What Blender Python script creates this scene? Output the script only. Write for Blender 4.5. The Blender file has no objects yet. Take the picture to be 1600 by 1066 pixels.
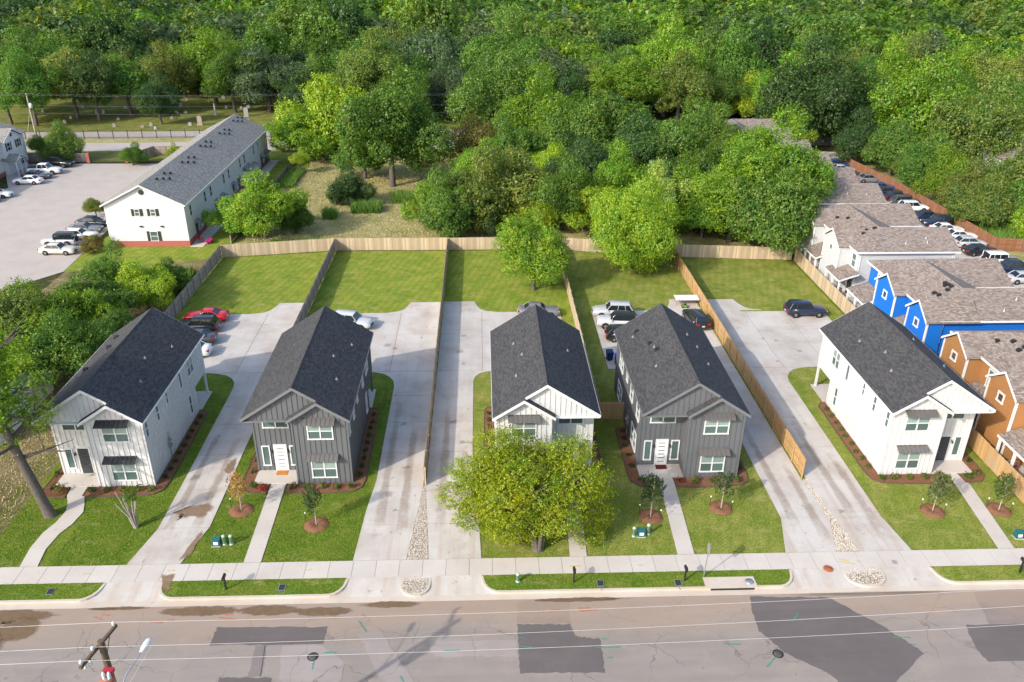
import bpy, bmesh, math, random
import numpy as np
from mathutils import Vector, Matrix
R = math.radians
random.seed(7)
SC = bpy.context.scene
COL = SC.collection
# ------------------------------------------------------------------ camera
cam = bpy.data.cameras.new('camera'); cam_o = bpy.data.objects.new('camera', cam); COL.objects.link(cam_o)
cam.sensor_width = 36.0; cam.lens = 36.0 * 1287.14 / 1600.0; cam.clip_start = 0.5; cam.clip_end = 3000
pitch, yaw, roll = R(26.3167), R(2.2319), R(0.4418)
fw = Vector((math.sin(yaw) * math.cos(pitch), math.cos(yaw) * math.cos(pitch), -math.sin(pitch)))
rt = Vector((math.cos(yaw), -math.sin(yaw), 0)); up = rt.cross(fw)
rt2 = rt * math.cos(roll) + up * math.sin(roll); up2 = up * math.cos(roll) - rt * math.sin(roll)
M = Matrix((rt2, up2, -fw)).transposed().to_4x4(); M.translation = Vector((0, 0, 39.6))
cam_o.matrix_world = M
SC.camera = cam_o
# ------------------------------------------------------------------ light
SUN_AZ, SUN_EL = 40.0, 31.0            # shadows fall towards +x+y
world = bpy.data.worlds.new('World'); SC.world = world; world.use_nodes = True
wn = world.node_tree; bg = wn.nodes['Background']
sky = wn.nodes.new('ShaderNodeTexSky'); sky.sky_type = 'NISHITA'; sky.sun_disc = False
sky.sun_elevation = R(SUN_EL); sky.sun_rotation = R(270 - SUN_AZ)
sky.altitude = 150; sky.air_density = 1.0; sky.dust_density = 2.5; sky.ozone_density = 1.0
wn.links.new(sky.outputs[0], bg.inputs[0]); bg.inputs[1].default_value = 0.15
sun = bpy.data.lights.new('sun', 'SUN'); sun.energy = 2.0; sun.angle = R(0.6); sun.color = (1.0, 0.93, 0.82)
sun_o = bpy.data.objects.new('sun', sun); COL.objects.link(sun_o)
d = Vector((math.cos(R(SUN_AZ)) * math.cos(R(SUN_EL)), math.sin(R(SUN_AZ)) * math.cos(R(SUN_EL)), -math.sin(R(SUN_EL))))
sun_o.rotation_euler = d.to_track_quat('-Z', 'Y').to_euler(); sun_o.location = (-60, -60, 80)
SC.view_settings.view_transform = 'Standard'; SC.view_settings.look = 'None'
SC.view_settings.exposure = 1.14; SC.view_settings.gamma = 1.0
SC.render.engine = 'CYCLES'
SC.cycles.use_denoising = True
SC.cycles.max_bounces = 6; SC.cycles.diffuse_bounces = 3; SC.cycles.transparent_max_bounces = 4
SC.cycles.caustics_reflective = False; SC.cycles.caustics_refractive = False

# ------------------------------------------------------------------ helpers
def tag(o, label=None, cat=None, group=None, kind=None):
    if label: o['label'] = label
    if cat: o['category'] = cat
    if group: o['group'] = group
    if kind: o['kind'] = kind
    return o
def empty(name, loc=(0, 0, 0), rz=0.0, parent=None):
    o = bpy.data.objects.new(name, None); COL.objects.link(o); o.location = loc; o.rotation_euler = (0, 0, rz)
    o.empty_display_size = 0.2
    if parent: o.parent = parent
    return o
def copy_tree(o, parent=None):
    c = o.copy(); COL.objects.link(c); c.parent = parent
    for ch in o.children: copy_tree(ch, c)
    return c
def link(name, mesh, parent=None, loc=(0, 0, 0), rot=(0, 0, 0), scale=(1, 1, 1)):
    o = bpy.data.objects.new(name, mesh); COL.objects.link(o)
    o.location = loc; o.rotation_euler = rot; o.scale = scale
    if parent: o.parent = parent
    return o
class MB:
    def __init__(s): s.v = []; s.f = []; s.m = []; s.s = []
    def add(s, vs, fs, mi=0, smooth=False):
        k = len(s.v); s.v.extend([tuple(p) for p in vs])
        for f in fs: s.f.append(tuple(i + k for i in f)); s.m.append(mi); s.s.append(smooth)
        return s
    def box(s, x0, x1, y0, y1, z0, z1, mi=0):
        if x0 > x1: x0, x1 = x1, x0
        if y0 > y1: y0, y1 = y1, y0
        if z0 > z1: z0, z1 = z1, z0
        return s.add([(x0, y0, z0), (x1, y0, z0), (x1, y1, z0), (x0, y1, z0), (x0, y0, z1), (x1, y0, z1), (x1, y1, z1), (x0, y1, z1)],
              [(0, 3, 2, 1), (4, 5, 6, 7), (0, 1, 5, 4), (1, 2, 6, 5), (2, 3, 7, 6), (3, 0, 4, 7)], mi)
    def hexa(s, b, t, mi=0):     # bottom 4 pts, top 4 pts
        return s.add(list(b) + list(t), [(0, 3, 2, 1), (4, 5, 6, 7), (0, 1, 5, 4), (1, 2, 6, 5), (2, 3, 7, 6), (3, 0, 4, 7)], mi)
    def poly(s, pts, mi=0): return s.add(pts, [tuple(range(len(pts)))], mi)
    def prism(s, pts, z0, z1, mi=0, bottom=True):
        n = len(pts); a = sum(pts[i][0] * pts[(i + 1) % n][1] - pts[(i + 1) % n][0] * pts[i][1] for i in range(n))
        if a < 0: pts = pts[::-1]
        vs = [(p[0], p[1], z0) for p in pts] + [(p[0], p[1], z1) for p in pts]
        fs = [tuple(range(n, 2 * n))] + [(i, (i + 1) % n, n + (i + 1) % n, n + i) for i in range(n)]
        if bottom: fs.append(tuple(range(n - 1, -1, -1)))
        return s.add(vs, fs, mi)
    def prof(s, pts, axis, a0, a1, mi=0):   # profile polygon extruded along x or y; pts=(u,z)
        n = len(pts)
        mp = (lambda p, a: (p[0], a, p[1])) if axis == 'y' else (lambda p, a: (a, p[0], p[1]))
        vs = [mp(p, a0) for p in pts] + [mp(p, a1) for p in pts]
        return s.add(vs, [tuple(range(n)), tuple(range(2 * n - 1, n - 1, -1))] + [(i, n + i, n + (i + 1) % n, (i + 1) % n) for i in range(n)], mi)
    def slab(s, pts, t, mi=0, mi2=None):   # sloped polygon with thickness t downwards
        n = len(pts); vs = list(pts) + [(p[0], p[1], p[2] - t) for p in pts]
        s.add(vs, [tuple(range(n))], mi)
        k = len(s.v) - 2 * n
        for f in [tuple(range(2 * n - 1, n - 1, -1))] + [(i, n + i, n + (i + 1) % n, (i + 1) % n) for i in range(n)]:
            s.f.append(tuple(i + k for i in f)); s.m.append(mi if mi2 is None else mi2); s.s.append(False)
        return s
    def tube(s, path, rad, n=8, mi=0, cap=True, smooth=True):
        path = [Vector(p) for p in path]
        if not isinstance(rad, (list, tuple)): rad = [rad] * len(path)
        rings = []; ref = Vector((0.3, 0.2, 1)).normalized()
        for i, p in enumerate(path):
            t = (path[min(i + 1, len(path) - 1)] - path[max(i - 1, 0)]).normalized()
            a = t.cross(ref)
            if a.length < 0.1: a = t.cross(Vector((1, 0, 0)))
            a.normalize(); b = t.cross(a)
            rings.append([p + (a * math.cos(2 * math.pi * k / n) + b * math.sin(2 * math.pi * k / n)) * rad[i] for k in range(n)])
        vs = [q for r_ in rings for q in r_]; fs = []
        for i in range(len(path) - 1):
            for k in range(n): fs.append((i * n + k, i * n + (k + 1) % n, (i + 1) * n + (k + 1) % n, (i + 1) * n + k))
        s.add(vs, fs, mi, smooth)
        if cap:
            s.add(rings[0], [tuple(range(n))], mi); s.add(rings[-1], [tuple(range(n - 1, -1, -1))], mi)
        return s
    def lathe(s, prof, c=(0, 0, 0), n=16, mi=0, smooth=True):   # prof (r,z)
        vs = []; fs = []
        for r_, z in prof:
            for k in range(n):
                a = 2 * math.pi * k / n; vs.append((c[0] + r_ * math.cos(a), c[1] + r_ * math.sin(a), c[2] + z))
        for i in range(len(prof) - 1):
            for k in range(n): fs.append((i * n + k, i * n + (k + 1) % n, (i + 1) * n + (k + 1) % n, (i + 1) * n + k))
        fs.append(tuple(range(n - 1, -1, -1))); m = (len(prof) - 1) * n; fs.append(tuple(range(m, m + n)))
        return s.add(vs, fs, mi, smooth)
    def mesh(s, name, mats, uv=True):
        me = bpy.data.meshes.new(name); me.from_pydata(s.v, [], s.f)
        for m in (mats if isinstance(mats, (list, tuple)) else [mats]): me.materials.append(m)
        me.polygons.foreach_set('material_index', s.m); me.polygons.foreach_set('use_smooth', s.s)
        if uv:
            L = me.uv_layers.new(name='UVMap').data
            for p in me.polygons:
                n = p.normal
                if abs(n.z) > 0.97: t = Vector((1, 0, 0)); b = Vector((0, 1, 0))
                else:
                    t = Vector((-n.y, n.x, 0)).normalized(); b = n.cross(t)
                for li in p.loop_indices:
                    co = me.vertices[me.loops[li].vertex_index].co; L[li].uv = (co.dot(t), co.dot(b))
        me.update(); return me
    def build(s, name, mats, parent=None, loc=(0, 0, 0), rot=(0, 0, 0), uv=True):
        return link(name, s.mesh(name, mats, uv), parent, loc, rot)

# ------------------------------------------------------------------ materials
class Mat:
    def __init__(s, name, rough=0.8, spec=0.3, metal=0.0):
        s.m = bpy.data.materials.new(name); s.m.use_nodes = True; s.t = s.m.node_tree
        s.b = s.t.nodes['Principled BSDF']; s.out = s.t.nodes['Material Output']
        s.b.inputs['Roughness'].default_value = rough; s.b.inputs['Specular IOR Level'].default_value = spec; s.b.inputs['Metallic'].default_value = metal
    def n(s, t, **k):
        x = s.t.nodes.new(t)
        for a, v in k.items(): setattr(x, a, v)
        return x
    def l(s, a, b):
        if isinstance(a, (int, float)): b.default_value = a
        elif isinstance(a, tuple): b.default_value = (*a, 1) if len(a) == 3 and b.type == 'RGBA' else a
        else: s.t.links.new(a, b)
    def pos(s): return s.n('ShaderNodeNewGeometry').outputs['Position']
    def uv(s): return s.n('ShaderNodeTexCoord').outputs['UV']
    def obj(s): return s.n('ShaderNodeTexCoord').outputs['Object']
    def map(s, v, sc=(1, 1, 1), rot=(0, 0, 0)):
        x = s.n('ShaderNodeMapping'); s.l(v, x.inputs[0]); x.inputs['Scale'].default_value = sc; x.inputs['Rotation'].default_value = rot; return x.outputs[0]
    def noise(s, v, scale, det=4, rough=0.55, dist=0.0):
        x = s.n('ShaderNodeTexNoise'); s.l(v, x.inputs['Vector']); x.inputs['Scale'].default_value = scale
        x.inputs['Detail'].default_value = det; x.inputs['Roughness'].default_value = rough; x.inputs['Distortion'].default_value = dist
        return x.outputs['Fac']
    def vor(s, v, scale, feature='F1', out='Distance'):
        x = s.n('ShaderNodeTexVoronoi', feature=feature); s.l(v, x.inputs['Vector']); x.inputs['Scale'].default_value = scale; return x.outputs[out]
    def ramp(s, f, stops):
        x = s.n('ShaderNodeValToRGB'); s.l(f, x.inputs[0]); e = x.color_ramp.elements
        while len(e) < len(stops): e.new(0.5)
        for i, (p, c) in enumerate(stops):
            e[i].position = p; e[i].color = (c, c, c, 1) if isinstance(c, (int, float)) else (*c, 1)
        return x.outputs[0]
    def mix(s, f, a, b, mode='MIX'):
        x = s.n('ShaderNodeMix', data_type='RGBA', blend_type=mode); s.l(f, x.inputs[0]); s.l(a, x.inputs[6]); s.l(b, x.inputs[7]); return x.outputs[2]
    def math(s, op, a, b=0.0, clamp=False):
        x = s.n('ShaderNodeMath', operation=op, use_clamp=clamp); s.l(a, x.inputs[0]); s.l(b, x.inputs[1]); return x.outputs[0]
    def sep(s, v): 
        x = s.n('ShaderNodeSeparateXYZ'); s.l(v, x.inputs[0]); return x.outputs
    def island(s): return s.n('ShaderNodeNewGeometry').outputs['Random Per Island']
    def orand(s): return s.n('ShaderNodeObjectInfo').outputs['Random']
    def ocol(s): return s.n('ShaderNodeObjectInfo').outputs['Color']
    def col(s, c): s.l(c, s.b.inputs['Base Color']); return s
    def bump(s, h, st=0.3, dist=0.02):
        x = s.n('ShaderNodeBump'); s.l(h, x.inputs['Height']); x.inputs['Strength'].default_value = st; x.inputs['Distance'].default_value = dist
        s.l(x.outputs[0], s.b.inputs['Normal']); return s
def sc3(c, k): return tuple(min(1, x * k) for x in c)
def plain(name, c, rough=0.6, spec=0.3, metal=0.0, var=0.12, scale=3.0):
    m = Mat(name, rough, spec, metal); f = m.noise(m.obj(), scale, 5)
    m.col(m.mix(f, sc3(c, 1 - var), sc3(c, 1 + var))); return m.m
def paint(name, c, rough=0.6, dirt=0.25):       # painted wall: faint streaks and dirt
    m = Mat(name, rough, 0.3); p = m.pos()
    a = m.noise(m.map(p, (1.2, 1.2, 0.15)), 2.0, 5); b = m.noise(p, 0.6, 4)
    c1 = m.mix(m.ramp(a, [(0.35, 0.0), (0.8, 1.0)]), c, sc3(c, 1 - dirt * 0.5)); c2 = m.mix(m.ramp(b, [(0.45, 0.0), (0.85, 1.0)]), c1, sc3(c, 1 - dirt))
    m.col(c2); return m.m
def shingle(name, lo, hi, warm, rows=0.145, wid=0.32):
    m = Mat(name, 0.92, 0.2); u = m.uv()
    br = m.n('ShaderNodeTexBrick'); m.l(u, br.inputs['Vector']); br.offset = 0.37; br.inputs['Scale'].default_value = 1.0
    br.inputs['Brick Width'].default_value = wid; br.inputs['Row Height'].default_value = rows; br.inputs['Mortar Size'].default_value = 0.008
    br.inputs['Color1'].default_value = (0, 0, 0, 1); br.inputs['Color2'].default_value = (1, 1, 1, 1); br.inputs['Mortar'].default_value = (0.0, 0.0, 0.0, 1)
    n1 = m.noise(m.map(u, (1.3, 4.0, 1)), 2.2, 5, 0.7); n2 = m.noise(u, 0.35, 3)
    f = m.math('ADD', m.math('MULTIPLY', br.outputs['Color'], 0.62), m.math('MULTIPLY', n1, 0.42))
    c = m.mix(m.ramp(f, [(0.2, 0.0), (0.85, 1.0)]), lo, hi)
    c = m.mix(m.ramp(n2, [(0.4, 0.0), (0.8, 0.35)]), c, warm)
    c = m.mix(m.math('MULTIPLY', br.outputs['Fac'], 0.6), c, sc3(lo, 0.4))
    m.col(c); m.bump(m.math('ADD', m.math('MULTIPLY', br.outputs['Fac'], -1.0), m.math('MULTIPLY', n1, 0.6)), 0.5, 0.02); return m.m
def lawn_mat(name, dark, mid, yel, amount, seed=0.0, stripe=0.0):
    m = Mat(name, 0.95, 0.1); p = m.map(m.pos(), (1, 1, 1)); 
    a = m.noise(p, 0.22, 4, 0.6); b = m.noise(p, 1.3, 5, 0.65); f = m.noise(p, 7.0, 6, 0.8); g = m.noise(m.map(p, (1, 1, 1), (0, 0, 1.1)), 0.5, 5, 0.6)
    c = m.mix(m.ramp(a, [(0.33, 0.0), (0.68, 1.0)]), dark, mid)
    c = m.mix(m.ramp(b, [(0.35, 0.0), (0.75, 0.8)]), c, m.mix(0.5, mid, yel))
    y = m.math('MULTIPLY', m.ramp(g, [(0.5 - 0.12 * amount, 0.0), (0.72 - 0.1 * amount, 1.0)]), min(1.0, 0.45 + 0.4 * amount))
    c = m.mix(y, c, yel)
    if stripe:
        w = m.n('ShaderNodeTexWave', wave_type='BANDS', bands_direction='X'); m.l(m.map(p, (1, 1, 1), (0, 0, 0.25)), w.inputs['Vector']); w.inputs['Scale'].default_value = 0.35
        w.inputs['Distortion'].default_value = 1.6; w.inputs['Detail'].default_value = 2; c = m.mix(m.math('MULTIPLY', w.outputs['Fac'], stripe), c, sc3(mid, 0.62))
    c = m.mix(m.ramp(f, [(0.34, 0.85), (0.60, 0.0)]), c, sc3(dark, 0.38)); c = m.mix(m.ramp(f, [(0.54, 0.0), (0.74, 0.55)]), c, sc3(yel, 1.1))
    tn = m.noise(m.map(p, (0.7, 1.4, 1), (0, 0, 0.6)), 0.62, 6, 0.72); c = m.mix(m.math('MULTIPLY', m.ramp(tn, [(0.56, 0.0), (0.68, 1.0)]), 0.35 + 0.3 * amount), c, (0.40, 0.335, 0.15))
    m.col(c); m.bump(f, 0.9, 0.06); return m.m
def concrete(name, c, dirt=(0.30, 0.24, 0.19), amt=0.5, streak=True):
    m = Mat(name, 0.85, 0.25); p = m.pos()
    a = m.noise(p, 0.35, 5, 0.6); b = m.noise(p, 6.0, 5, 0.7); r_ = m.orand()
    base = m.mix(r_, sc3(c, 0.93), sc3(c, 1.06)); base = m.mix(b, sc3(c, 0.86), base)
    x = m.mix(m.math('MULTIPLY', m.ramp(a, [(0.42, 0.0), (0.78, 1.0)]), amt), base, dirt)
    if streak:
        s_ = m.noise(m.map(p, (1.3, 0.05, 1)), 1.0, 4, 0.6); yy = m.ramp(m.math('MULTIPLY', m.math('SUBTRACT', m.sep(p)[1], 40.0), 0.025), [(0.0, 1.0), (0.75, 0.45), (1.0, 0.35)]); x = m.mix(m.math('MULTIPLY', m.math('MULTIPLY', m.ramp(s_, [(0.46, 0.0), (0.70, 1.0)]), yy), amt), x, sc3(dirt, 1.35))
        oi = m.noise(m.map(p, (1, 0.7, 1)), 1.7, 2, 0.5); x = m.mix(m.ramp(oi, [(0.70, 0.0), (0.735, 0.45)]), x, sc3(dirt, 0.55))
    v = m.noise(p, 2.3, 3); x = m.mix(m.ramp(v, [(0.66, 0.0), (0.74, 0.25)]), x, sc3(dirt, 0.7))
    m.col(x); m.bump(b, 0.15, 0.01); return m.m
def asphalt(name, c, grain=0.25, crack=True, dirt=True):
    m = Mat(name, 0.9, 0.25); p = m.pos(); a = m.noise(p, 0.18, 5, 0.6); b = m.noise(p, 24.0, 3, 0.7); e = m.noise(m.map(p, (0.25, 1.6, 1)), 0.8, 5, 0.6)
    x = m.mix(m.ramp(a, [(0.3, 0.0), (0.7, 1.0)]), sc3(c, 0.9), sc3(c, 1.1)); x = m.mix(m.ramp(e, [(0.4, 0.0), (0.75, 0.6)]), x, sc3(c, 0.8))
    x = m.mix(m.math('MULTIPLY', b, grain), x, sc3(c, 0.5)); h_ = m.noise(m.map(p, (0.05, 0.9, 1)), 1.0, 4, 0.6); x = m.mix(m.ramp(h_, [(0.5, 0.0), (0.72, 0.5)]), x, (c[0] * 0.78, c[1] * 0.74, c[2] * 0.68)); k_ = m.noise(p, 0.55, 6, 0.7); x = m.mix(m.ramp(k_, [(0.52, 0.0), (0.72, 0.45)]), x, (c[0] * 1.18, c[1] * 1.12, c[2] * 1.02))
    if crack:
        q = m.n('ShaderNodeVectorMath', operation='ADD'); w = m.n('ShaderNodeTexNoise'); m.l(p, w.inputs['Vector']); w.inputs['Scale'].default_value = 0.9; w.inputs['Detail'].default_value = 5
        sc_ = m.n('ShaderNodeVectorMath', operation='SCALE'); m.l(w.outputs['Color'], sc_.inputs[0]); sc_.inputs['Scale'].default_value = 1.4
        m.l(p, q.inputs[0]); m.l(sc_.outputs[0], q.inputs[1])
        d1 = m.vor(q.outputs[0], 0.27, 'DISTANCE_TO_EDGE'); k = m.ramp(d1, [(0.0, 1.0), (0.011, 0.0)]); g = m.ramp(m.noise(p, 0.25, 3), [(0.42, 0.0), (0.56, 1.0)])
        x = m.mix(m.math('MULTIPLY', m.math('MULTIPLY', k, g), 0.75), x, sc3(c, 0.35))
        sp = m.noise(p, 1.1, 2); x = m.mix(m.ramp(sp, [(0.7, 0.0), (0.76, 0.5)]), x, sc3(c, 0.5))
    if dirt:    # reddish silt washed along the gutter
        y = m.sep(p)[1]; t = m.math('ADD', m.math('MULTIPLY', m.math('SUBTRACT', y, 37.2), 0.30), m.math('MULTIPLY', m.math('SUBTRACT', m.noise(m.map(p, (0.4, 1, 1)), 0.5, 5, 0.65), 0.5), 2.2))
        x = m.mix(m.math('MULTIPLY', m.ramp(t, [(0.2, 0.0), (0.95, 1.0)]), 0.6), x, (0.34, 0.245, 0.175))
    m.col(x); m.bump(b, 0.25, 0.01); return m.m
def wood(name, c, var=0.3):
    m = Mat(name, 0.85, 0.15); i = m.island(); p = m.pos(); g = m.noise(m.map(p, (9, 9, 0.7)), 2.0, 4, 0.6); st = m.noise(m.map(p, (0.7, 0.7, 0.5)), 0.7, 4)
    x = m.mix(i, sc3(c, 1 - var), sc3(c, 1 + var * 0.7)); x = m.mix(m.ramp(g, [(0.4, 0.0), (0.8, 0.5)]), x, sc3(c, 0.6))
    x = m.mix(m.ramp(st, [(0.5, 0.0), (0.8, 0.5)]), x, (c[0] * 0.75, c[0] * 0.68, c[0] * 0.6)); m.col(x); return m.m
def leafmat(name, attr=False):
    m = Mat(name, 0.6, 0.2); m.t.nodes.remove(m.b)
    i = m.island()
    if attr: base = m.n('ShaderNodeAttribute', attribute_name='tint').outputs['Color']
    else: base = m.ocol()
    pn = m.noise(m.pos(), 0.55 if not attr else 0.16, 3, 0.6); base = m.mix(m.ramp(pn, [(0.36, 0.0), (0.66, 1.0)]), m.mix(1.0, base, (0.72, 0.86, 1.0), 'MULTIPLY'), m.mix(1.0, base, (1.28, 1.12, 0.9), 'MULTIPLY'))
    v = m.n('ShaderNodeHueSaturation'); m.l(base, v.inputs['Color'])
    m.l(m.math('ADD', m.math('MULTIPLY', i, 0.30 if attr else 0.75), 0.80 if attr else 0.66), v.inputs['Value'])
    w = m.n('ShaderNodeTexWhiteNoise', noise_dimensions='1D'); m.l(m.math('MULTIPLY', i, 91.7), w.inputs['W'])
    m.l(m.math('ADD', m.math('MULTIPLY', w.outputs[0], 0.05), 0.472), v.inputs['Hue'])
    d_ = m.n('ShaderNodeBsdfDiffuse'); t_ = m.n('ShaderNodeBsdfTranslucent'); g_ = m.n('ShaderNodeBsdfGlossy'); g_.inputs['Roughness'].default_value = 0.45
    m.l(v.outputs[0], d_.inputs[0]); m.l(m.mix(1.0, v.outputs[0], (1.35, 1.25, 0.55), 'MULTIPLY'), t_.inputs[0]); g_.inputs[0].default_value = (0.5, 0.5, 0.45, 1)
    a = m.n('ShaderNodeMixShader'); a.inputs[0].default_value = 0.40; m.l(d_.outputs[0], a.inputs[1]); m.l(t_.outputs[0], a.inputs[2])
    b = m.n('ShaderNodeMixShader'); b.inputs[0].default_value = 0.05; m.l(a.outputs[0], b.inputs[1]); m.l(g_.outputs[0], b.inputs[2]); m.l(b.outputs[0], m.out.inputs[0]); return m.m
def bark(name, c):
    m = Mat(name, 0.95, 0.1); p = m.obj(); a = m.noise(m.map(p, (6, 6, 1.2)), 2.5, 6, 0.7); b = m.noise(p, 0.8, 3)
    x = m.mix(m.ramp(a, [(0.3, 0.0), (0.7, 1.0)]), sc3(c, 0.5), sc3(c, 1.25)); m.col(m.mix(m.math('MULTIPLY', b, 0.4), x, sc3(c, 0.7))); m.bump(a, 0.7, 0.05); return m.m
def carpaint():
    m = Mat('car_paint', 0.28, 0.5); m.l(m.ocol(), m.b.inputs['Base Color']); m.b.inputs['Coat Weight'].default_value = 0.6; m.b.inputs['Coat Roughness'].default_value = 0.08; return m.m
def glassm(name, c, rough=0.06):
    m = Mat(name, rough, 0.6); r_ = m.orand(); p = m.noise(m.pos(), 0.7, 3); m.col(m.mix(p, m.mix(r_, sc3(c, 0.6), sc3(c, 1.35)), sc3(c, 0.75))); return m.m

W = dict(
 white=paint('white_siding', (0.60, 0.60, 0.595), 0.55, 0.12), charcoal=paint('charcoal_siding', (0.125, 0.132, 0.142), 0.6, 0.12),
 trim=plain('white_trim', (0.66, 0.66, 0.655), 0.45, var=0.04), gtrim=plain('grey_trim', (0.16, 0.165, 0.172), 0.5, var=0.06),
 shingle=shingle('charcoal_shingles', (0.040, 0.040, 0.043), (0.082, 0.081, 0.083), (0.066, 0.064, 0.063)),
 brownsh=shingle('brown_shingles', (0.15, 0.12, 0.10), (0.33, 0.28, 0.25), (0.27, 0.21, 0.17)),
 greysh=shingle('grey_shingles', (0.17, 0.162, 0.147), (0.37, 0.35, 0.315), (0.28, 0.26, 0.23)),
 glass=glassm('window_glass', (0.095, 0.15, 0.145)), glass2=glassm('blind_backed_glass', (0.26, 0.34, 0.325)), cglass=glassm('car_glass', (0.018, 0.024, 0.028), 0.04), dglass=glassm('dark_glass', (0.03, 0.035, 0.04)),
 metal=plain('awning_metal', (0.20, 0.19, 0.18), 0.4, 0.5, 0.5), dmetal=plain('dark_awning_metal', (0.055, 0.055, 0.06), 0.4, 0.5, 0.4),
 doorw=plain('white_door', (0.78, 0.78, 0.78), 0.4, var=0.03), doord=plain('dark_door', (0.05, 0.055, 0.062), 0.4, var=0.08),
 conc=concrete('concrete', (0.53, 0.50, 0.46), (0.28, 0.205, 0.15), 0.60), walk=concrete('sidewalk_concrete', (0.54, 0.495, 0.445), (0.33, 0.25, 0.19), 0.30, False),
 curb=concrete('curb_concrete', (0.56, 0.49, 0.415), (0.36, 0.25, 0.16), 0.45, False), joint=plain('joint', (0.20, 0.165, 0.135), 0.95), lot=concrete('lot_concrete', (0.43, 0.385, 0.345), (0.30, 0.25, 0.21), 0.45),
 asph=asphalt('asphalt', (0.275, 0.240, 0.213)), patch=asphalt('dark_patch', (0.135, 0.117, 0.113), 0.2, False, False), patch2=asphalt('mid_patch', (0.20, 0.172, 0.163), 0.2, True, True), light=asphalt('light_patch', (0.31, 0.268, 0.25), 0.2, True, False),
 lawnA=lawn_mat('lawn_rich', (0.070, 0.150, 0.010), (0.125, 0.215, 0.018), (0.30, 0.29, 0.055), 0.2), lawnB=lawn_mat('lawn_yellowing', (0.115, 0.190, 0.018), (0.205, 0.270, 0.034), (0.42, 0.37, 0.11), 0.65, stripe=0.25),
 lawnC=lawn_mat('lawn_back', (0.115, 0.205, 0.018), (0.215, 0.310, 0.032), (0.44, 0.40, 0.08), 0.6, stripe=0.35), dry=lawn_mat('dry_grass', (0.15, 0.19, 0.04), (0.36, 0.33, 0.12), (0.54, 0.46, 0.24), 0.9),
 wood_floor=lawn_mat('woodland_floor', (0.03, 0.045, 0.012), (0.06, 0.07, 0.02), (0.12, 0.10, 0.04), 0.3), yard=lawn_mat('bare_yard', (0.11, 0.10, 0.035), (0.20, 0.165, 0.08), (0.33, 0.25, 0.14), 0.9),
 cem=lawn_mat('cemetery_grass', (0.10, 0.135, 0.02), (0.17, 0.20, 0.04), (0.33, 0.29, 0.10), 0.5),
 mulch=plain('mulch', (0.20, 0.098, 0.056), 0.95, 0.1, var=0.5, scale=9.0), edging=plain('bed_edging', (0.10, 0.07, 0.05), 0.8), stone=None,
 cedar=wood('new_cedar', (0.50, 0.39, 0.265)), cedar2=wood('golden_cedar', (0.47, 0.30, 0.135), 0.2), grey=wood('weathered_cedar', (0.36, 0.30, 0.25)), brown=wood('stained_brown_wood', (0.27, 0.125, 0.065), 0.22),
 pipe=plain('vent_grey', (0.20, 0.20, 0.20), 0.6), steel=plain('galvanised', (0.42, 0.43, 0.44), 0.4, 0.5, 0.7), black=plain('black_metal', (0.02, 0.02, 0.022), 0.5), castiron=plain('cast_iron', (0.085, 0.08, 0.078), 0.55), iron=plain('black_iron', (0.035, 0.033, 0.03), 0.6),
 rubber=plain('tyre_rubber', (0.018, 0.018, 0.018), 0.85), rim=plain('alloy_rim', (0.42, 0.42, 0.43), 0.3, 0.5, 0.8), red=plain('red_lens', (0.35, 0.01, 0.01), 0.2), lamp=plain('lamp_lens', (0.7, 0.7, 0.68), 0.15, 0.6),
 paint=carpaint(), bluebin=plain('blue_bin', (0.01, 0.06, 0.42), 0.45), navybin=plain('navy_bin', (0.012, 0.028, 0.09), 0.5),
 bluesd=paint('blue_lap_siding', (0.012, 0.15, 0.55), 0.5, 0.1), orangesd=paint('tan_orange_lap_siding', (0.36, 0.18, 0.07), 0.55, 0.1), greysd=paint('grey_lap_siding', (0.50, 0.52, 0.53), 0.55, 0.1), brownsd=paint('brown_lap_siding', (0.22, 0.115, 0.07), 0.55, 0.1),
 brick=plain('red_brick', (0.36, 0.10, 0.085), 0.85, var=0.25, scale=6), stonew=plain('headstone_granite', (0.30, 0.30, 0.29), 0.6, var=0.3, scale=0.4), pinkst=plain('pink_granite', (0.26, 0.21, 0.19), 0.6, var=0.2),
 leaf=leafmat('foliage'), leafa=leafmat('far_foliage', True), bark=bark('bark', (0.145, 0.122, 0.105)), paleb=bark('pale_bark', (0.42, 0.37, 0.31)), pole=bark('pole_wood', (0.16, 0.115, 0.08)),
 bluep=plain('blue_spray', (0.10, 0.22, 0.50), 0.9),
 teal=plain('teal_cabinet', (0.015, 0.10, 0.11), 0.5), pedg=plain('pedestal_green', (0.36, 0.54, 0.43), 0.5), wire=plain('bare_wire', (0.55, 0.54, 0.52), 0.45, 0.5, 0.2), porc=plain('porcelain', (0.62, 0.62, 0.6), 0.25),
 lampgrey=plain('luminaire_grey', (0.55, 0.6, 0.62), 0.35), rust=plain('rusty_steel', (0.33, 0.10, 0.05), 0.7, var=0.4), redp=plain('red_cover', (0.42, 0.03, 0.05), 0.5), mat1=plain('coir_mat', (0.42, 0.17, 0.03), 0.95), mat2=plain('dark_red_mat', (0.10, 0.015, 0.015), 0.95),
 bluegrey=plain('blue_grey_metal_roof', (0.25, 0.32, 0.42), 0.4, 0.5, 0.2), shutter=plain('black_shutter', (0.03, 0.033, 0.03), 0.6), tealdoor=plain('dark_teal_door', (0.02, 0.06, 0.075), 0.5), redchair=plain('red_plastic', (0.35, 0.03, 0.04), 0.5), pink=plain('pink_plastic', (0.45, 0.02, 0.16), 0.5))
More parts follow.
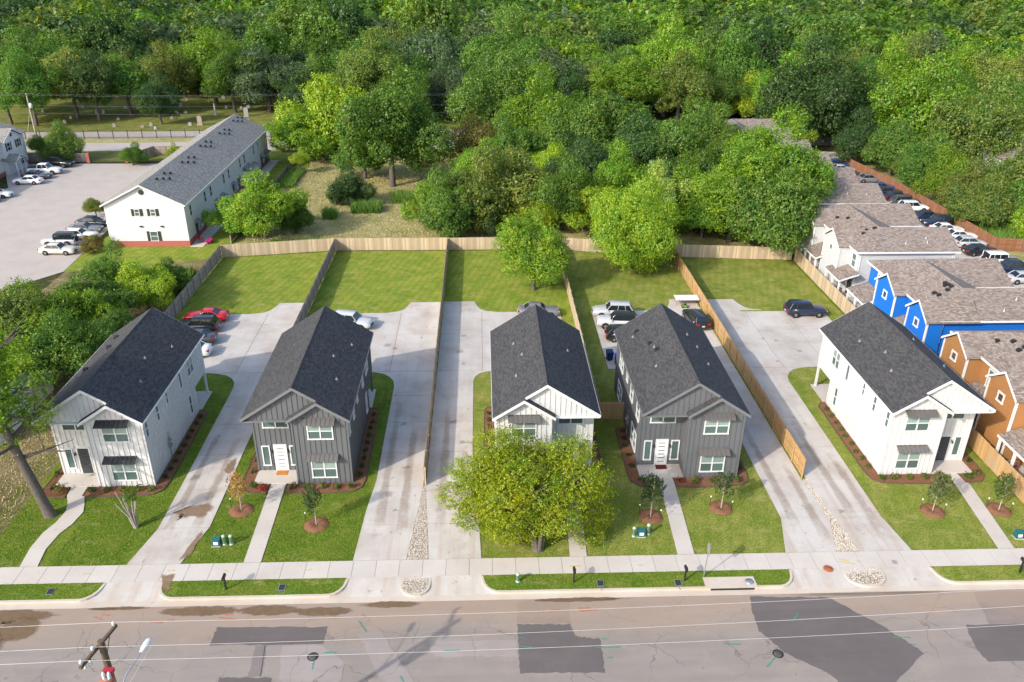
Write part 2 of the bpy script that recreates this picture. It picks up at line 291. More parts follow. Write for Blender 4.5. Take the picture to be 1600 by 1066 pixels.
def feathered(name, c, rough=0.7, hard=0.25, scale=1.6, dens=1.0, var=0.35):     # stain or sprayed paint that thins out towards its ragged edge
    m = Mat(name, rough, 0.25); p = m.pos(); f = m.n('ShaderNodeAttribute', attribute_name='fade').outputs['Fac']; n = m.noise(p, scale, 6, 0.7)
    m.col(m.mix(m.noise(p, scale * 2, 4), sc3(c, 1 - var), sc3(c, 1 + var))); a = m.math('ADD', f, m.math('MULTIPLY', m.math('SUBTRACT', n, 0.5), 1.3))
    m.l(m.math('MULTIPLY', m.ramp(a, [(0.28, 0.0), (0.28 + hard, 1.0)]), dens), m.b.inputs['Alpha']); return m.m
def stonemat():
    m = Mat('river_stone', 0.8, 0.25); i = m.island(); m.col(m.ramp(i, [(0.0, (0.27, 0.225, 0.18)), (0.35, (0.46, 0.40, 0.325)), (0.7, (0.58, 0.52, 0.44)), (1.0, (0.68, 0.64, 0.57))])); return m.m
W['stone'] = stonemat()
W['stain'] = feathered('wet_silt', (0.18, 0.118, 0.066), 0.6, 0.45, 1.3, 0.8); W['wet'] = feathered('silt_on_concrete', (0.25, 0.165, 0.10), 0.6, 0.5, 1.4, 0.8); W['oil'] = feathered('oil_spot', (0.13, 0.11, 0.09), 0.5, 0.7, 2.5, 0.26)
W['track'] = feathered('tyre_track', (0.34, 0.26, 0.195), 0.8, 1.1, 0.7, 0.36); W['bluep'] = feathered('blue_spray', (0.10, 0.22, 0.50), 0.9, 0.5, 9.0, 0.9, 0.1); W['green'] = feathered('green_spray', (0.05, 0.28, 0.19), 0.9, 0.5, 9.0, 0.9, 0.15); W['orange'] = feathered('orange_spray', (0.50, 0.20, 0.12), 0.9, 0.6, 7.0, 0.75, 0.15); W['yellow'] = feathered('yellow_spray', (0.60, 0.50, 0.12), 0.9, 0.6, 7.0, 0.85, 0.15)
def bladesmat(name, a, b, c):
    m = Mat(name, 0.8, 0.15); i = m.island(); n = m.noise(m.pos(), 0.8, 4); x = m.ramp(i, [(0.0, a), (0.55, b), (1.0, c)]); m.col(m.mix(m.ramp(n, [(0.4, 0.0), (0.7, 0.5)]), x, c)); return m.m
W['blades'] = bladesmat('grass_blades', (0.08, 0.16, 0.010), (0.135, 0.23, 0.020), (0.26, 0.29, 0.05)); W['straw'] = bladesmat('straw_blades', (0.24, 0.23, 0.07), (0.42, 0.35, 0.16), (0.56, 0.47, 0.26)); W['weed'] = bladesmat('weed_blades', (0.06, 0.13, 0.015), (0.11, 0.22, 0.03), (0.17, 0.28, 0.06))
# ------------------------------------------------------------------ ground, road, pavements
def struct(name, mb, mat, uv=False, parent=None):
    o = mb.build(name, mat, parent, uv=uv)
    if parent is None: tag(o, kind='structure')
    return o
def inpoly(x, y, P):
    c = False; n = len(P); j = n - 1
    for i in range(n):
        if (P[i][1] > y) != (P[j][1] > y) and x < (P[j][0] - P[i][0]) * (y - P[i][1]) / (P[j][1] - P[i][1]) + P[i][0]: c = not c
        j = i
    return c
struct('ground', MB().prism([(-1200, 45.3), (1200, 45.3), (1200, 1800), (-1200, 1800)], -0.5, -0.06), W['wood_floor'])
struct('near_verge', MB().prism([(-500, -400), (500, -400), (500, 21), (-500, 21)], -0.5, -0.10), W['yard'])
road = struct('road', MB().prism([(-500, 21), (500, 21), (500, 41.56), (-500, 41.56)], -0.5, -0.14), W['asph'])
road['label'] = 'patched grey asphalt street crossing the bottom of the view'
def jag(pts, amp, seed, n=5):
    rg = random.Random(seed); out = []
    for i, p in enumerate(pts):
        q = pts[(i + 1) % len(pts)]
        for k in range(n):
            t = k / n; out.append((p[0] + (q[0] - p[0]) * t + rg.uniform(-amp, amp), p[1] + (q[1] - p[1]) * t + rg.uniform(-amp, amp)))
    return out
PATCH = [('patch', [(-17.1, 39.6), (-10.1, 39.4), (-10.1, 38.0), (-17.2, 38.1)]), ('patch2', [(-14.3, 38.0), (-13.6, 38.0), (-13.4, 35.6), (-14.2, 35.6)]), ('patch', [(-15.9, 35.6), (-12.7, 35.5), (-12.6, 31.2), (-15.8, 31.3)]),
 ('patch', [(2.0, 39.3), (5.4, 39.2), (5.6, 38.2), (7.2, 37.9), (7.1, 35.3), (2.0, 35.4)]), ('patch2', [(2.1, 41.3), (5.5, 41.2), (5.4, 39.25), (2.0, 39.35)]),
 ('patch', [(17.7, 41.3), (22.9, 41.1), (25.4, 38.6), (27.1, 36.2), (21.6, 32.0), (20.7, 34.7), (18.4, 36.5), (17.4, 38.3), (17.5, 40.3)]), ('patch', [(30.9, 38.4), (40.4, 38.3), (40.5, 35.3), (30.7, 35.4), (30.5, 36.5)]), ('patch2', [(33.0, 41.3), (42.4, 41.3), (42.4, 38.44), (32.5, 38.44)]),
 ('light', [(-8.1, 38.7), (-6.8, 39.2), (-2.6, 32.0), (-4.4, 31.6)]), ('light', [(-3.6, 38.0), (1.95, 38.0), (1.95, 36.7), (-3.2, 36.8)]), ('light', [(-12.7, 37.95), (-10.3, 37.95), (-8.6, 36.6), (-8.6, 34.2), (-12.1, 34.1)])]
for i, (k, P) in enumerate(PATCH):
    struct('asphalt_patch', MB().prism(jag(P, 0.06, i, 14), -0.15, -0.135 + 0.0006 * i), W[k], parent=road)
def feather(P, z, mat, name, parent=None, inner=0.55, wob=0.1, seed=1):     # flat stain, opaque in the middle, fading at the rim
    P = jag(P, wob, seed, 6); cx, cy = sum(p[0] for p in P) / len(P), sum(p[1] for p in P) / len(P); n = len(P)
    vs = [(p[0], p[1], z) for p in P] + [(cx + (p[0] - cx) * inner, cy + (p[1] - cy) * inner, z) for p in P] + [(cx, cy, z)]
    fs = [(i, (i + 1) % n, n + (i + 1) % n, n + i) for i in range(n)] + [(n + i, n + (i + 1) % n, 2 * n) for i in range(n)]
    me = MB().add(vs, fs).mesh(name, mat, uv=False); at = me.color_attributes.new('fade', 'FLOAT_COLOR', 'POINT')
    for i in range(len(vs)): v = 0.0 if i < n else 1.0; at.data[i].color = (v, v, v, 1)
    o = link(name, me, parent)
    if parent is None: tag(o, kind='structure')
    return o
def oval(cx, cy, rx, ry, n=10): return [(cx + rx * math.cos(6.2832 * k / n), cy + ry * math.sin(6.2832 * k / n)) for k in range(n)]
for i, e in enumerate([(-31.0, 40.9, 4.2, 0.7), (-31.6, 38.4, 2.2, 2.6), (-29.6, 39.8, 1.6, 1.3), (-18.6, 41.0, 3.3, 0.55), (-14.2, 40.95, 2.6, 0.6), (-10.6, 40.75, 2.4, 0.5), (-6.2, 41.25, 2.4, 0.38), (6.2, 41.35, 3.6, 0.26), (-24.0, 41.4, 2.4, 0.2), (26.0, 41.35, 6.5, 0.26)]):
    feather(oval(*e), -0.122 + 0.001 * i, W['stain' if i < 9 else 'oil'], 'silt_stain', road, 0.5, 0.05, 30 + i)
def stroke(mat, x0, y0, x1, y1, w=0.11, z=-0.118, parent=road):
    dx, dy = x1 - x0, y1 - y0; L = math.hypot(dx, dy); nx, ny = -dy / L * w / 2, dx / L * w / 2
    rg = random.Random(x0 * 7 + y0); A = []; B = []
    for k in range(9):
        t = k / 8; j = rg.uniform(0.6, 1.25); A.append((x0 + dx * t + nx * j, y0 + dy * t + ny * j)); B.append((x0 + dx * t - nx * j, y0 + dy * t - ny * j))
    C_ = [((a[0] + b[0]) / 2, (a[1] + b[1]) / 2) for a, b in zip(A, B)]; vs = [(q[0], q[1], z) for q in A + C_ + B]; n = 9
    me = MB().add(vs, [(r_ * n + k, r_ * n + k + 1, (r_ + 1) * n + k + 1, (r_ + 1) * n + k) for r_ in range(2) for k in range(8)]).mesh('paint_mark', mat, uv=False); at = me.color_attributes.new('fade', 'FLOAT_COLOR', 'POINT')
    for i in range(27): v = (1.1 if n <= i < 2 * n else 0.3) * (0.4 if i % n in (0, 8) else 1); at.data[i].color = (v, v, v, 1)
    o = link('paint_mark', me, parent)
    if parent is None: tag(o, kind='structure')
    return o
for a in [(-8.2, 39.87, -7.55, 38.88), (-10.47, 36.7, -10.46, 36.0), (-10.0, 37.29, -9.2, 37.32), (-2.67, 37.23, -1.57, 37.25), (-5.15, 35.39, -4.88, 34.92), (2.12, 37.45, 2.95, 37.32), (6.69, 37.21, 8.37, 37.21), (14.82, 37.28, 15.93, 37.2), (19.65, 38.85, 20.52, 39.78), (16.96, 35.37, 17.8, 36.2), (25.58, 37.5, 26.84, 37.46), (2.1, 38.2, 2.5, 38.1), (7.3, 37.9, 7.6, 37.9), (7.4, 36.4, 7.8, 36.4), (26.6, 36.9, 26.9, 36.85)]:
    stroke(W['green'], *a)
for a in [(-25.4, 40.73, -24.65, 40.45), (-24.9, 40.9, -24.3, 40.8), (-21.6, 40.2, -20.66, 40.06), (-20.5, 40.3, -20.0, 40.3), (-17.31, 40.41, -16.03, 40.21), (-16.9, 40.6, -16.4, 40.7), (-8.07, 40.42, -7.74, 40.14), (6.11, 40.3, 7.38, 40.38), (6.0, 40.55, 6.9, 40.6), (4.2, 40.4, 4.9, 40.5)]:
    stroke(W['orange'], *a, w=0.16)
def spath(path, w, z0, z1):     # constant-section strip along a path (x,y)
    mb = MB(); P = [Vector((p[0], p[1], 0)) for p in path]; L = []
    for i, p in enumerate(P):
        t = (P[min(i + 1, len(P) - 1)] - P[max(i - 1, 0)]).normalized(); n = Vector((-t.y, t.x, 0)) * w / 2; L.append((p + n, p - n))
    for i in range(len(P) - 1):
        a, b = L[i]; c, d_ = L[i + 1]
        mb.hexa([(a.x, a.y, z0), (c.x, c.y, z0), (d_.x, d_.y, z0), (b.x, b.y, z0)], [(a.x, a.y, z1), (c.x, c.y, z1), (d_.x, d_.y, z1), (b.x, b.y, z1)])
    return mb
def arc(cx, cy, r, a0, a1, n=7): return [(cx + r * math.cos(R(a0 + (a1 - a0) * k / n)), cy + r * math.sin(R(a0 + (a1 - a0) * k / n))) for k in range(n + 1)]
curb = struct('curb_and_gutter', MB().prism([(-300, 41.5), (300, 41.5), (300, 41.99), (-300, 41.99)], -0.4, -0.128), W['curb'])
STRIPS = [(-90, -26.9, 0, 1), (-20.75, -10.6, 1, 1), (0.95, 20.0, 1, 1), (32.3, 90, 1, 0)]
for i, (x0, x1, a, b) in enumerate(STRIPS):
    path = ([(x0 - 1.2, 43.6)] + [(x0 - 1.15 + 1.15 * (1 - math.cos(t)), 42.07 + 1.4 * (1 - math.sin(t))) for t in [0.1, 0.4, 0.75, 1.1, 1.4]] if a else []) + [(x0 + 0.15, 42.07), (x1 - 0.15, 42.07)] + \
        ([(x1 + 1.15 - 1.15 * (1 - math.cos(t)), 42.07 + 1.4 * (1 - math.sin(t))) for t in [1.4, 1.1, 0.75, 0.4, 0.1]] + [(x1 + 1.2, 43.6)] if b else [])
    struct('curb_stone', spath(path, 0.17, -0.3, 0.055), W['curb'], parent=curb)
    P = [(p[0], p[1] + 0.05) for p in path] + ([] if b else [(x1, 43.68)]) + ([] if a else [(x0, 43.68)])
    P = [(p[0], min(p[1], 43.68)) for p in path]; P = P + [(P[-1][0], 43.68), (P[0][0], 43.68)]
    tag(struct('verge_lawn', MB().prism(P, -0.1, 0.035), W['lawnA' if i < 3 else 'lawnB']), kind='structure')
# sidewalk of single flags
def slabs_x(parent, xs, y0, y1, z0, z1, mat, g=0.012):
    for a, b in zip(xs[:-1], xs[1:]): struct('slab', MB().prism([(a + g, y0 + g), (b - g, y0 + g), (b - g, y1 - g), (a + g, y1 - g)], z0, z1), mat, parent=parent)
walk = struct('sidewalk', MB().prism([(-90, 43.69), (90, 43.69), (90, 45.38), (-90, 45.38)], -0.2, 0.025), W['joint'])
xs = [-40 + 1.62 * k for k in range(50)]; slabs_x(walk, xs, 43.69, 45.38, 0.0, 0.045, W['walk'])
for a in [(-27.59, 44.54, -27.09, 44.59), (-21.93, 44.7, -21.38, 44.75), (-18.07, 44.66, -17.68, 44.52), (-12.42, 44.5, -11.99, 44.55), (5.88, 44.37, 6.69, 44.42), (10.6, 44.37, 11.05, 44.36), (24.84, 44.37, 25.96, 44.08), (25.0, 44.55, 25.7, 44.4), (26.2, 44.5, 26.4, 44.2)]:
    stroke(W['yellow'], *a, w=0.13, z=0.0495, parent=walk)
# aprons down to the gutter
for P in [[(-25.7, 43.69), (-21.95, 43.69), (-20.8, 42.0), (-26.85, 42.0)], [(-9.4, 43.69), (-0.25, 43.69), (0.9, 42.0), (-10.55, 42.0)], [(21.2, 43.69), (31.1, 43.69), (32.25, 42.0), (20.05, 42.0)]]:
    ap = struct('driveway_apron', MB().hexa([(p[0], p[1], -0.5) for p in P[::-1]], [(p[0], p[1], 0.04 if p[1] > 43 else -0.115) for p in P[::-1]]), W['conc'])
for cx in (-4.75, 26.2):
    w = 0.95 if cx < 0 else 1.3
    P = [(cx - w, 43.62), (cx + w, 43.62)] + [(cx + w * math.cos(t), 42.9 - 0.95 * math.sin(t)) for t in [0.0, 0.4, 0.8, 1.2, 1.57, 1.95, 2.35, 2.75, 3.14]]
    struct('island_kerb', spath(P[1:] + [P[0]], 0.16, -0.3, 0.03), W['curb'], parent=curb)
# manholes
def manhole(x, y, z, label, r=0.27):
    t = empty('manhole_cover', (x, y, z)); MB().lathe([(r * 1.25, -0.02), (r * 1.25, 0.012), (r, 0.012), (r, -0.02)], n=24).build('frame_ring', W['rust'] if z > 0 else W['black'], t, uv=False)
    mb = MB().lathe([(r * 0.96, -0.02), (r * 0.96, 0.010), (0.001, 0.010)], n=24)
    for k in range(-3, 4): mb.box(-r * 0.7, r * 0.7, k * r * 0.22 - 0.015, k * r * 0.22 + 0.015, 0.0, 0.02)
    mb.build('lid', W['rust'] if z > 0 else W['castiron'], t, uv=False); return tag(t, label, 'manhole', 'manhole covers')
manhole(-10.6, 37.0, -0.128, 'black round manhole cover in the road beside green paint marks, left of centre'); manhole(18.0, 36.4, -0.128, 'black round manhole cover at the corner of the big dark asphalt patch'); manhole(23.9, 43.65, 0.052, 'rusty round manhole cover at the edge of the sidewalk by yellow paint')
# lots: lawn sheets
LX = [-35.3, -20.3, -4.8, 10.4, 25.85, 42.0]
for i in range(5):
    x0, x1 = LX[i], LX[i + 1]
    P = [(x0, 45.39), (x1, 45.39), (x1, 73.3), (x0, 73.3)]
    tag(struct('front_lawn', MB().prism(P, -0.2, 0.0), W['lawnA' if i < 2 else 'lawnB']), kind='structure')
    yb = 108.6 if 0 < i < 4 else (105.4 if i == 4 else 106.2)
    P = [(x0, 73.31), (x1, 73.31), (x1, 108.6 if i == 0 else yb), (x0, yb)]
    tag(struct('back_lawn', MB().prism(P, -0.2, -0.002), W['lawnC' if i < 3 else 'lawnB']), kind='structure')
tag(struct('side_yard', MB().prism([(-90, 45.39), (-35.3, 45.39), (-35.3, 106), (-54, 102.4), (-54, 78), (-90, 78)], -0.2, -0.02), W['yard']), kind='structure')
# driveways
def interp(P, y):
    for (y0, x0), (y1, x1) in zip(P[:-1], P[1:]):
        if y0 <= y <= y1: return x0 + (x1 - x0) * (y - y0) / (y1 - y0)
    return P[0][1] if y < P[0][0] else P[-1][1]
def driveway(name, Lp, Rp, ys, park, fillet, label):
    base = MB(); yy = sorted({p[0] for p in Lp} | {p[0] for p in Rp})
    base.prism([(interp(Lp, y), y) for y in yy] + [(interp(Rp, y), y) for y in yy[::-1]], -0.1, 0.022)
    x0, x1, y1, nx0, nx1, ny = park; base.box(x0, x1, 73.32, y1, -0.1, 0.022); base.box(nx0, nx1, y1 + 0.001, ny, -0.1, 0.022)
    o = struct(name, base, W['joint']); o['label'] = label; g = 0.022
    for a, b in zip(ys[:-1], ys[1:]):
        inn = [y for y in yy if a < y < b]; Y = [a + g] + inn + [b - g]
        struct('slab', MB().prism([(interp(Lp, y) + 0.0, y) for y in Y] + [(interp(Rp, y) - 0.0, y) for y in Y[::-1]], 0.0, 0.045), W['conc'], parent=o)
    nx = max(2, round((x1 - x0) / 4.6)); ny_ = [73.32, 78.1, 82.9, y1]
    for i in range(nx):
        for j in range(3):
            a, b = x0 + (x1 - x0) * i / nx, x0 + (x1 - x0) * (i + 1) / nx
            struct('slab', MB().prism([(a + g, ny_[j] + g), (b - g, ny_[j] + g), (b - g, ny_[j + 1] - g), (a + g, ny_[j + 1] - g)], 0.0, 0.045), W['conc'], parent=o)
    struct('slab', MB().prism([(nx0 + g, y1 + g), (nx1 - g, y1 + g), (nx1 - g, ny), (nx0 + g, ny)], 0.0, 0.045), W['conc'], parent=o)
    struct('slab', MB().prism(fillet, 0.0, 0.045), W['conc'], parent=o)
    return o
def fil(x, s): return [(x + s * 0.01, 87.62), (x - s * 2.6, 87.62), (x - s * 1.3, 87.95), (x - s * 0.62, 88.6), (x - s * 0.25, 89.6), (x + s * 0.01, 90.7)]
ysj = [45.39, 49.3, 54.0, 58.8, 63.6, 68.4, 73.3]
driveway('driveway', [(45.39, -24.96), (49.25, -24.13), (57, -24.1), (70.3, -24.2), (71.4, -24.4), (72.2, -24.85), (72.8, -25.5), (73.15, -26.4), (73.3, -27.4)], [(45.39, -21.27), (49.4, -20.38), (73.3, -20.42)], ysj, (-33.4, -20.45, 87.6, -24.1, -20.45, 90.7), fil(-24.1, 1), 'concrete drive beside the leftmost white house with brown silt on it')
driveway('driveway', [(45.39, -9.3), (51, -9.05), (54.8, -8.7), (70.3, -8.7), (71.4, -8.9), (72.2, -9.35), (72.8, -10.0), (73.15, -10.9), (73.3, -11.8)], [(45.39, -5.57), (54, -4.9), (73.3, -4.9)], ysj, (-18.5, -4.92, 87.6, -8.6, -4.92, 90.6), fil(-8.6, 1), 'concrete drive right of the dark grey house on the left')
driveway('driveway', [(45.39, -3.98), (54, -4.68), (73.3, -4.68)], [(45.39, -0.28), (49.1, -0.44), (59, -1), (71.2, -1), (72.0, -0.85), (72.6, -0.45), (73.0, 0.1), (73.3, 1.1)], ysj, (-4.68, 9.0, 87.6, -4.68, -1.0, 90.75), fil(-1.0, -1), 'concrete drive left of the middle white house')
driveway('driveway', [(45.39, 21.49), (49.26, 22.42), (73.3, 22.4)], [(45.39, 25.17), (49, 26.08), (54.2, 25.72), (73.3, 25.68)], ysj, (12.65, 25.68, 87.65, 22.5, 25.68, 90.9), fil(22.5, 1), 'concrete drive right of the second dark grey house')
driveway('driveway', [(45.39, 26.92), (49.15, 26.5), (54.2, 26.1), (73.3, 26.05)], [(45.39, 30.67), (49.3, 30.13), (70.4, 30.25), (71.4, 30.45), (72.2, 30.9), (72.8, 31.5), (73.15, 32.3), (73.3, 33.2)], ysj, (26.05, 40.0, 87.2, 26.05, 30.3, 90.8), fil(30.3, -1), 'pale concrete drive left of the rightmost white house')
for P in [[(-24.0, 51.0), (-23.1, 52.0), (-21.2, 52.4), (-20.45, 51.6), (-20.8, 50.4), (-22.7, 50.3)], [(-21.4, 56.4), (-21.2, 58.2), (-20.6, 58.9), (-20.42, 56.3), (-20.8, 55.6)], [(-21.6, 45.5), (-20.9, 45.5), (-20.5, 49.0), (-20.9, 49.3)], [(-22.3, 44.5), (-21.2, 44.6), (-21.0, 42.4), (-21.9, 42.9)]]:
    feather(P, 0.052, W['wet'], 'silt_patch', None, 0.5, 0.08, int(P[0][1]))
rgo = random.Random(4)
for k in range(30):
    x, y = rgo.choice([(-31.5, 80), (-22.2, 60), (-12, 82), (-6.7, 60), (-2.8, 62), (0, 80), (18, 82), (24, 62), (28, 58), (33, 80)]); x += rgo.uniform(-1.3, 1.3) * (2 if y > 75 else 1); y += rgo.uniform(-6, 6) if y > 75 else rgo.uniform(-14, 10); q = rgo.uniform(0.2, 0.6)
    feather([(x - q, y - q), (x + q, y - q * 0.7), (x + q * 0.9, y + q), (x - q * 0.8, y + q * 0.9)], 0.0505 + 0.0001 * k, W['oil'], 'oil_spot', None, 0.4, 0.1, k)
for k, (x, y0, y1) in enumerate([(-23.3, 45.6, 66), (-21.4, 45.6, 64), (-7.9, 45.6, 70), (-6.2, 45.6, 66), (-3.3, 45.6, 70), (-1.7, 45.6, 62), (23.3, 45.6, 64), (25.0, 45.6, 58), (28.0, 45.6, 66), (29.4, 45.6, 60)]):
    feather([(x - 0.55, y0), (x + 0.55, y0), (x + 0.5, (y0 + y1) / 2), (x + 0.35, y1), (x - 0.35, y1), (x - 0.5, (y0 + y1) / 2)], 0.0475 + 0.0002 * k, W['track'], 'tyre_track', None, 0.3, 0.06, 60 + k)
# front walks, porches are with the houses
def walkway(pts_l, pts_r, label):
    o = struct('front_walk', MB().prism(pts_l + pts_r[::-1], -0.05, 0.03), W['joint']); o['label'] = label; n = len(pts_l)
    for i in range(n - 1):
        a, b, c, d_ = pts_l[i], pts_l[i + 1], pts_r[i + 1], pts_r[i]; e = 0.006
        L_ = lambda p, q, t: (p[0] + (q[0] - p[0]) * t, p[1] + (q[1] - p[1]) * t)
        struct('slab', MB().prism([L_(a, b, e), L_(a, b, 1 - e), L_(d_, c, 1 - e), L_(d_, c, e)], 0.0, 0.052), W['walk'], parent=o)
walkway([(-32.25, 45.4), (-32.47, 47.4), (-32.35, 49.0), (-31.95, 50.2), (-31.8, 51.5), (-32.1, 52.5), (-32.6, 53.5), (-32.7, 54.6)], [(-31.04, 45.4), (-31.3, 47.2), (-31.1, 48.9), (-30.65, 50.0), (-30.45, 51.4), (-30.75, 52.3), (-31.2, 53.4), (-31.4, 54.6)], 'curving concrete path to the leftmost white house')
def lin(a, b, n): return [(a[0] + (b[0] - a[0]) * k / n, a[1] + (b[1] - a[1]) * k / n) for k in range(n + 1)]
walkway(lin((-16.9, 45.4), (-17.05, 54.6), 6), lin((-15.7, 45.4), (-15.86, 54.6), 6), 'straight concrete path to the left dark grey house')
walkway(lin((6.0, 45.4), (6.35, 54.6), 6), lin((7.2, 45.4), (7.55, 54.6), 6), 'concrete path under the yellow-green tree')
walkway(lin((13.7, 45.4), (14.1, 54.6), 6), lin((14.9, 45.4), (15.3, 54.6), 6), 'straight concrete path to the right dark grey house')
walkway(lin((37.04, 45.4), (38.1, 54.6), 6), lin((38.22, 45.4), (39.3, 54.6), 6), 'slanting concrete path to the rightmost white house')
# gravel
OCT = [(1, 0, 0), (0, 1, 0), (-1, 0, 0), (0, -1, 0), (0, 0, 1), (0, 0, -1)]
OCF = [(0, 1, 4), (1, 2, 4), (2, 3, 4), (3, 0, 4), (1, 0, 5), (2, 1, 5), (3, 2, 5), (0, 3, 5)]
def gravel(P, n, seed, label, z=0.02):
    rg = random.Random(seed); mb = MB(); xs_ = [p[0] for p in P]; ys_ = [p[1] for p in P]; k = 0
    while k < n:
        x, y = rg.uniform(min(xs_), max(xs_)), rg.uniform(min(ys_), max(ys_))
        if not inpoly(x, y, P): continue
        k += 1; s = rg.uniform(0.02, 0.05); a = rg.uniform(0, 6.28); ca, sa = math.cos(a), math.sin(a); e = rg.uniform(0.6, 1.0); zz = z + rg.uniform(0, 0.04) + (0 if y > 43.69 else -0.05)
        mb.add([(x + (v[0] * ca * s - v[1] * sa * s * e) * rg.uniform(0.8, 1.2), y + (v[0] * sa * s + v[1] * ca * s * e) * rg.uniform(0.8, 1.2), zz + v[2] * s * 0.6) for v in OCT], OCF)
    struct('gravel_bed', MB().prism(P, -0.2, z + (0 if P[0][1] > 43.7 else -0.045)), W['joint'])
    tag(mb.build('gravel', W['stone'], uv=False), label, 'gravel', kind='stuff')
gravel([(-5.55, 45.42), (-4.0, 45.42), (-4.68, 54), (-4.9, 54)], 4200, 1, 'pale river stones filling the wedge between two drives')
gravel([(25.2, 45.42), (26.9, 45.42), (26.52, 49.1), (26.15, 54.1), (25.75, 54.1), (26.1, 49)], 3800, 2, 'pale river stones in the wedge before the golden fence')
for cx, w, s in ((-4.75, 0.87, 3), (26.2, 1.22, 4)):
    gravel([(cx - w, 43.6), (cx + w, 43.6)] + [(cx + w * math.cos(t), 42.9 - 0.87 * math.sin(t)) for t in [0.0, 0.4, 0.8, 1.2, 1.57, 1.95, 2.35, 2.75, 3.14]], 1300, s, 'river stones in the rounded curb island ' + ('left of centre' if cx < 0 else 'right of centre'), 0.045)
# left lot, back road, cemetery
tag(struct('parking_lot', MB().prism([(-150, 70), (-78, 70), (-54.2, 101.5), (-54.8, 110), (-55.3, 120), (-52.5, 125), (-52.5, 157.4), (-86, 157.4), (-86, 150), (-81, 141), (-84, 128), (-150, 120)], -0.2, 0.0), W['lot']), kind='structure')
def by(x): return 0.03 * (x + 75)
def band(y0, y1, z, mat, name, x0=-260, x1=260): return tag(struct(name, MB().prism([(x0, y0 + by(x0)), (x1, y0 + by(x1)), (x1, y1 + by(x1)), (x0, y1 + by(x0))], -0.3, z), mat), kind='structure')
band(167.6, 174.8, 0.0, W['lot'], 'back_road'); band(174.9, 178.9, -0.01, W['dry'], 'road_verge'); band(179.0, 185.8, -0.005, W['lot'], 'cemetery_drive'); band(185.9, 250, -0.01, W['cem'], 'cemetery_lawn', -260, 40)
tag(struct('cemetery_drive_spur', MB().prism([(-44, 187), (-36, 187), (-30, 215), (-34, 215)], -0.2, 0.0), W['lot']), kind='structure')
band(159, 167.5, -0.012, W['cem'], 'road_edge_grass', -260, -40)
tag(struct('apartment_lawn', MB().prism([(-54.2, 101.5), (-35.3, 106), (-35.3, 166), (-52.5, 166), (-52.5, 125), (-54.8, 110)], -0.2, -0.01), W['lawnC']), kind='structure')
tag(struct('vacant_lot', MB().prism([(-35.2, 106.4), (-20.3, 108.9), (42, 108.9), (42, 172), (-35.2, 168)], -0.2, -0.015), W['dry']), kind='structure')
tag(struct('townhouse_lot', MB().prism([(42.2, 40), (72.5, 45.5), (72.5, 166), (42.2, 166)], -0.2, -0.012), W['walk']), kind='structure')
tag(struct('townhouse_lawn', MB().prism([(42.1, 45.5), (44.2, 45.5), (44.2, 112), (42.1, 112)], -0.2, 0.0), W['lawnA']), kind='structure')
tag(struct('far_right_yard', MB().prism([(72.6, 45.5), (300, 45.5), (300, 165), (72.6, 165)], -0.2, -0.02), W['dry']), kind='structure')

# ------------------------------------------------------------------ fences
def panel_mesh(mat, seed, h=1.83, L=2.4):
    rg = random.Random(seed); mb = MB(); n = 17; w = L / n
    for i in range(n):
        a = i * w + 0.004; hh = h + rg.uniform(-0.02, 0.015); y = rg.uniform(-0.004, 0.004)
        mb.box(a, a + w - 0.008, y, y + 0.02, 0.03 + rg.uniform(0, 0.02), hh)
    for z in (0.3, 0.95, 1.6):
        if z < h: mb.box(0, L, -0.06, -0.012, z, z + 0.09)
    return mb.mesh('panel', mat, uv=False)
POSTM = {}
PANM = {}
def fence(pts, key, label, h=1.83, flip=False, group='wooden privacy fences'):
    if (key, h) not in PANM:
        PANM[key, h] = [panel_mesh(W[key], 11 * k + int(h * 100), h) for k in range(4)]; POSTM[key, h] = MB().box(-0.045, 0.045, -0.045, 0.045, 0, h - 0.04).mesh('post', W[key], uv=False)
    root = empty('fence', (pts[0][0], pts[0][1], 0)); tag(root, label, 'fence', group)
    for (x0, y0), (x1, y1) in zip(pts[:-1], pts[1:]):
        L = math.hypot(x1 - x0, y1 - y0); n = max(1, round(L / 2.4)); a = math.atan2(y1 - y0, x1 - x0); rg = random.Random(x0 + y0)
        for i in range(n + 1):
            px, py = x0 + (x1 - x0) * i / n, y0 + (y1 - y0) * i / n; s = -0.09 * (-1 if flip else 1)
            link('post', POSTM[key, h], root, (px - pts[0][0] - math.sin(a) * s, py - pts[0][1] + math.cos(a) * s, 0), (0, 0, a))
            if i < n:
                if flip: link('panel', rg.choice(PANM[key, h]), root, (px + (x1 - x0) / n - pts[0][0], py + (y1 - y0) / n - pts[0][1], rg.uniform(-0.02, 0.02)), (0, 0, a + math.pi), (L / n / 2.4, 1, 1))
                else: link('panel', rg.choice(PANM[key, h]), root, (px - pts[0][0], py - pts[0][1], rg.uniform(-0.02, 0.02)), (0, 0, a), (L / n / 2.4, 1, 1))
    return root
fence([(-35.2, 66), (-35.2, 106.2)], 'grey', 'weathered grey wooden fence along the outer edge of the leftmost yard', flip=False)
fence([(-35.2, 106.3), (-20.3, 108.75)], 'cedar', 'pale wooden fence slanting across the back of the leftmost yard', flip=True)
fence([(-20.3, 72.5), (-20.3, 108.6)], 'grey', 'weathered fence dividing the two leftmost back yards')
fence([(-20.2, 108.75), (-4.85, 108.75)], 'cedar', 'tan wooden fence closing the second back yard before the dry field', flip=True)
fence([(-4.8, 54.1), (-4.8, 108.6)], 'cedar', 'long wooden fence between the two drives left of centre')
fence([(-4.7, 108.75), (10.35, 108.75)], 'cedar', 'tan wooden fence closing the middle back yard', flip=True)
fence([(10.4, 63.8), (10.4, 108.6)], 'cedar', 'light wooden fence right of the middle white house')
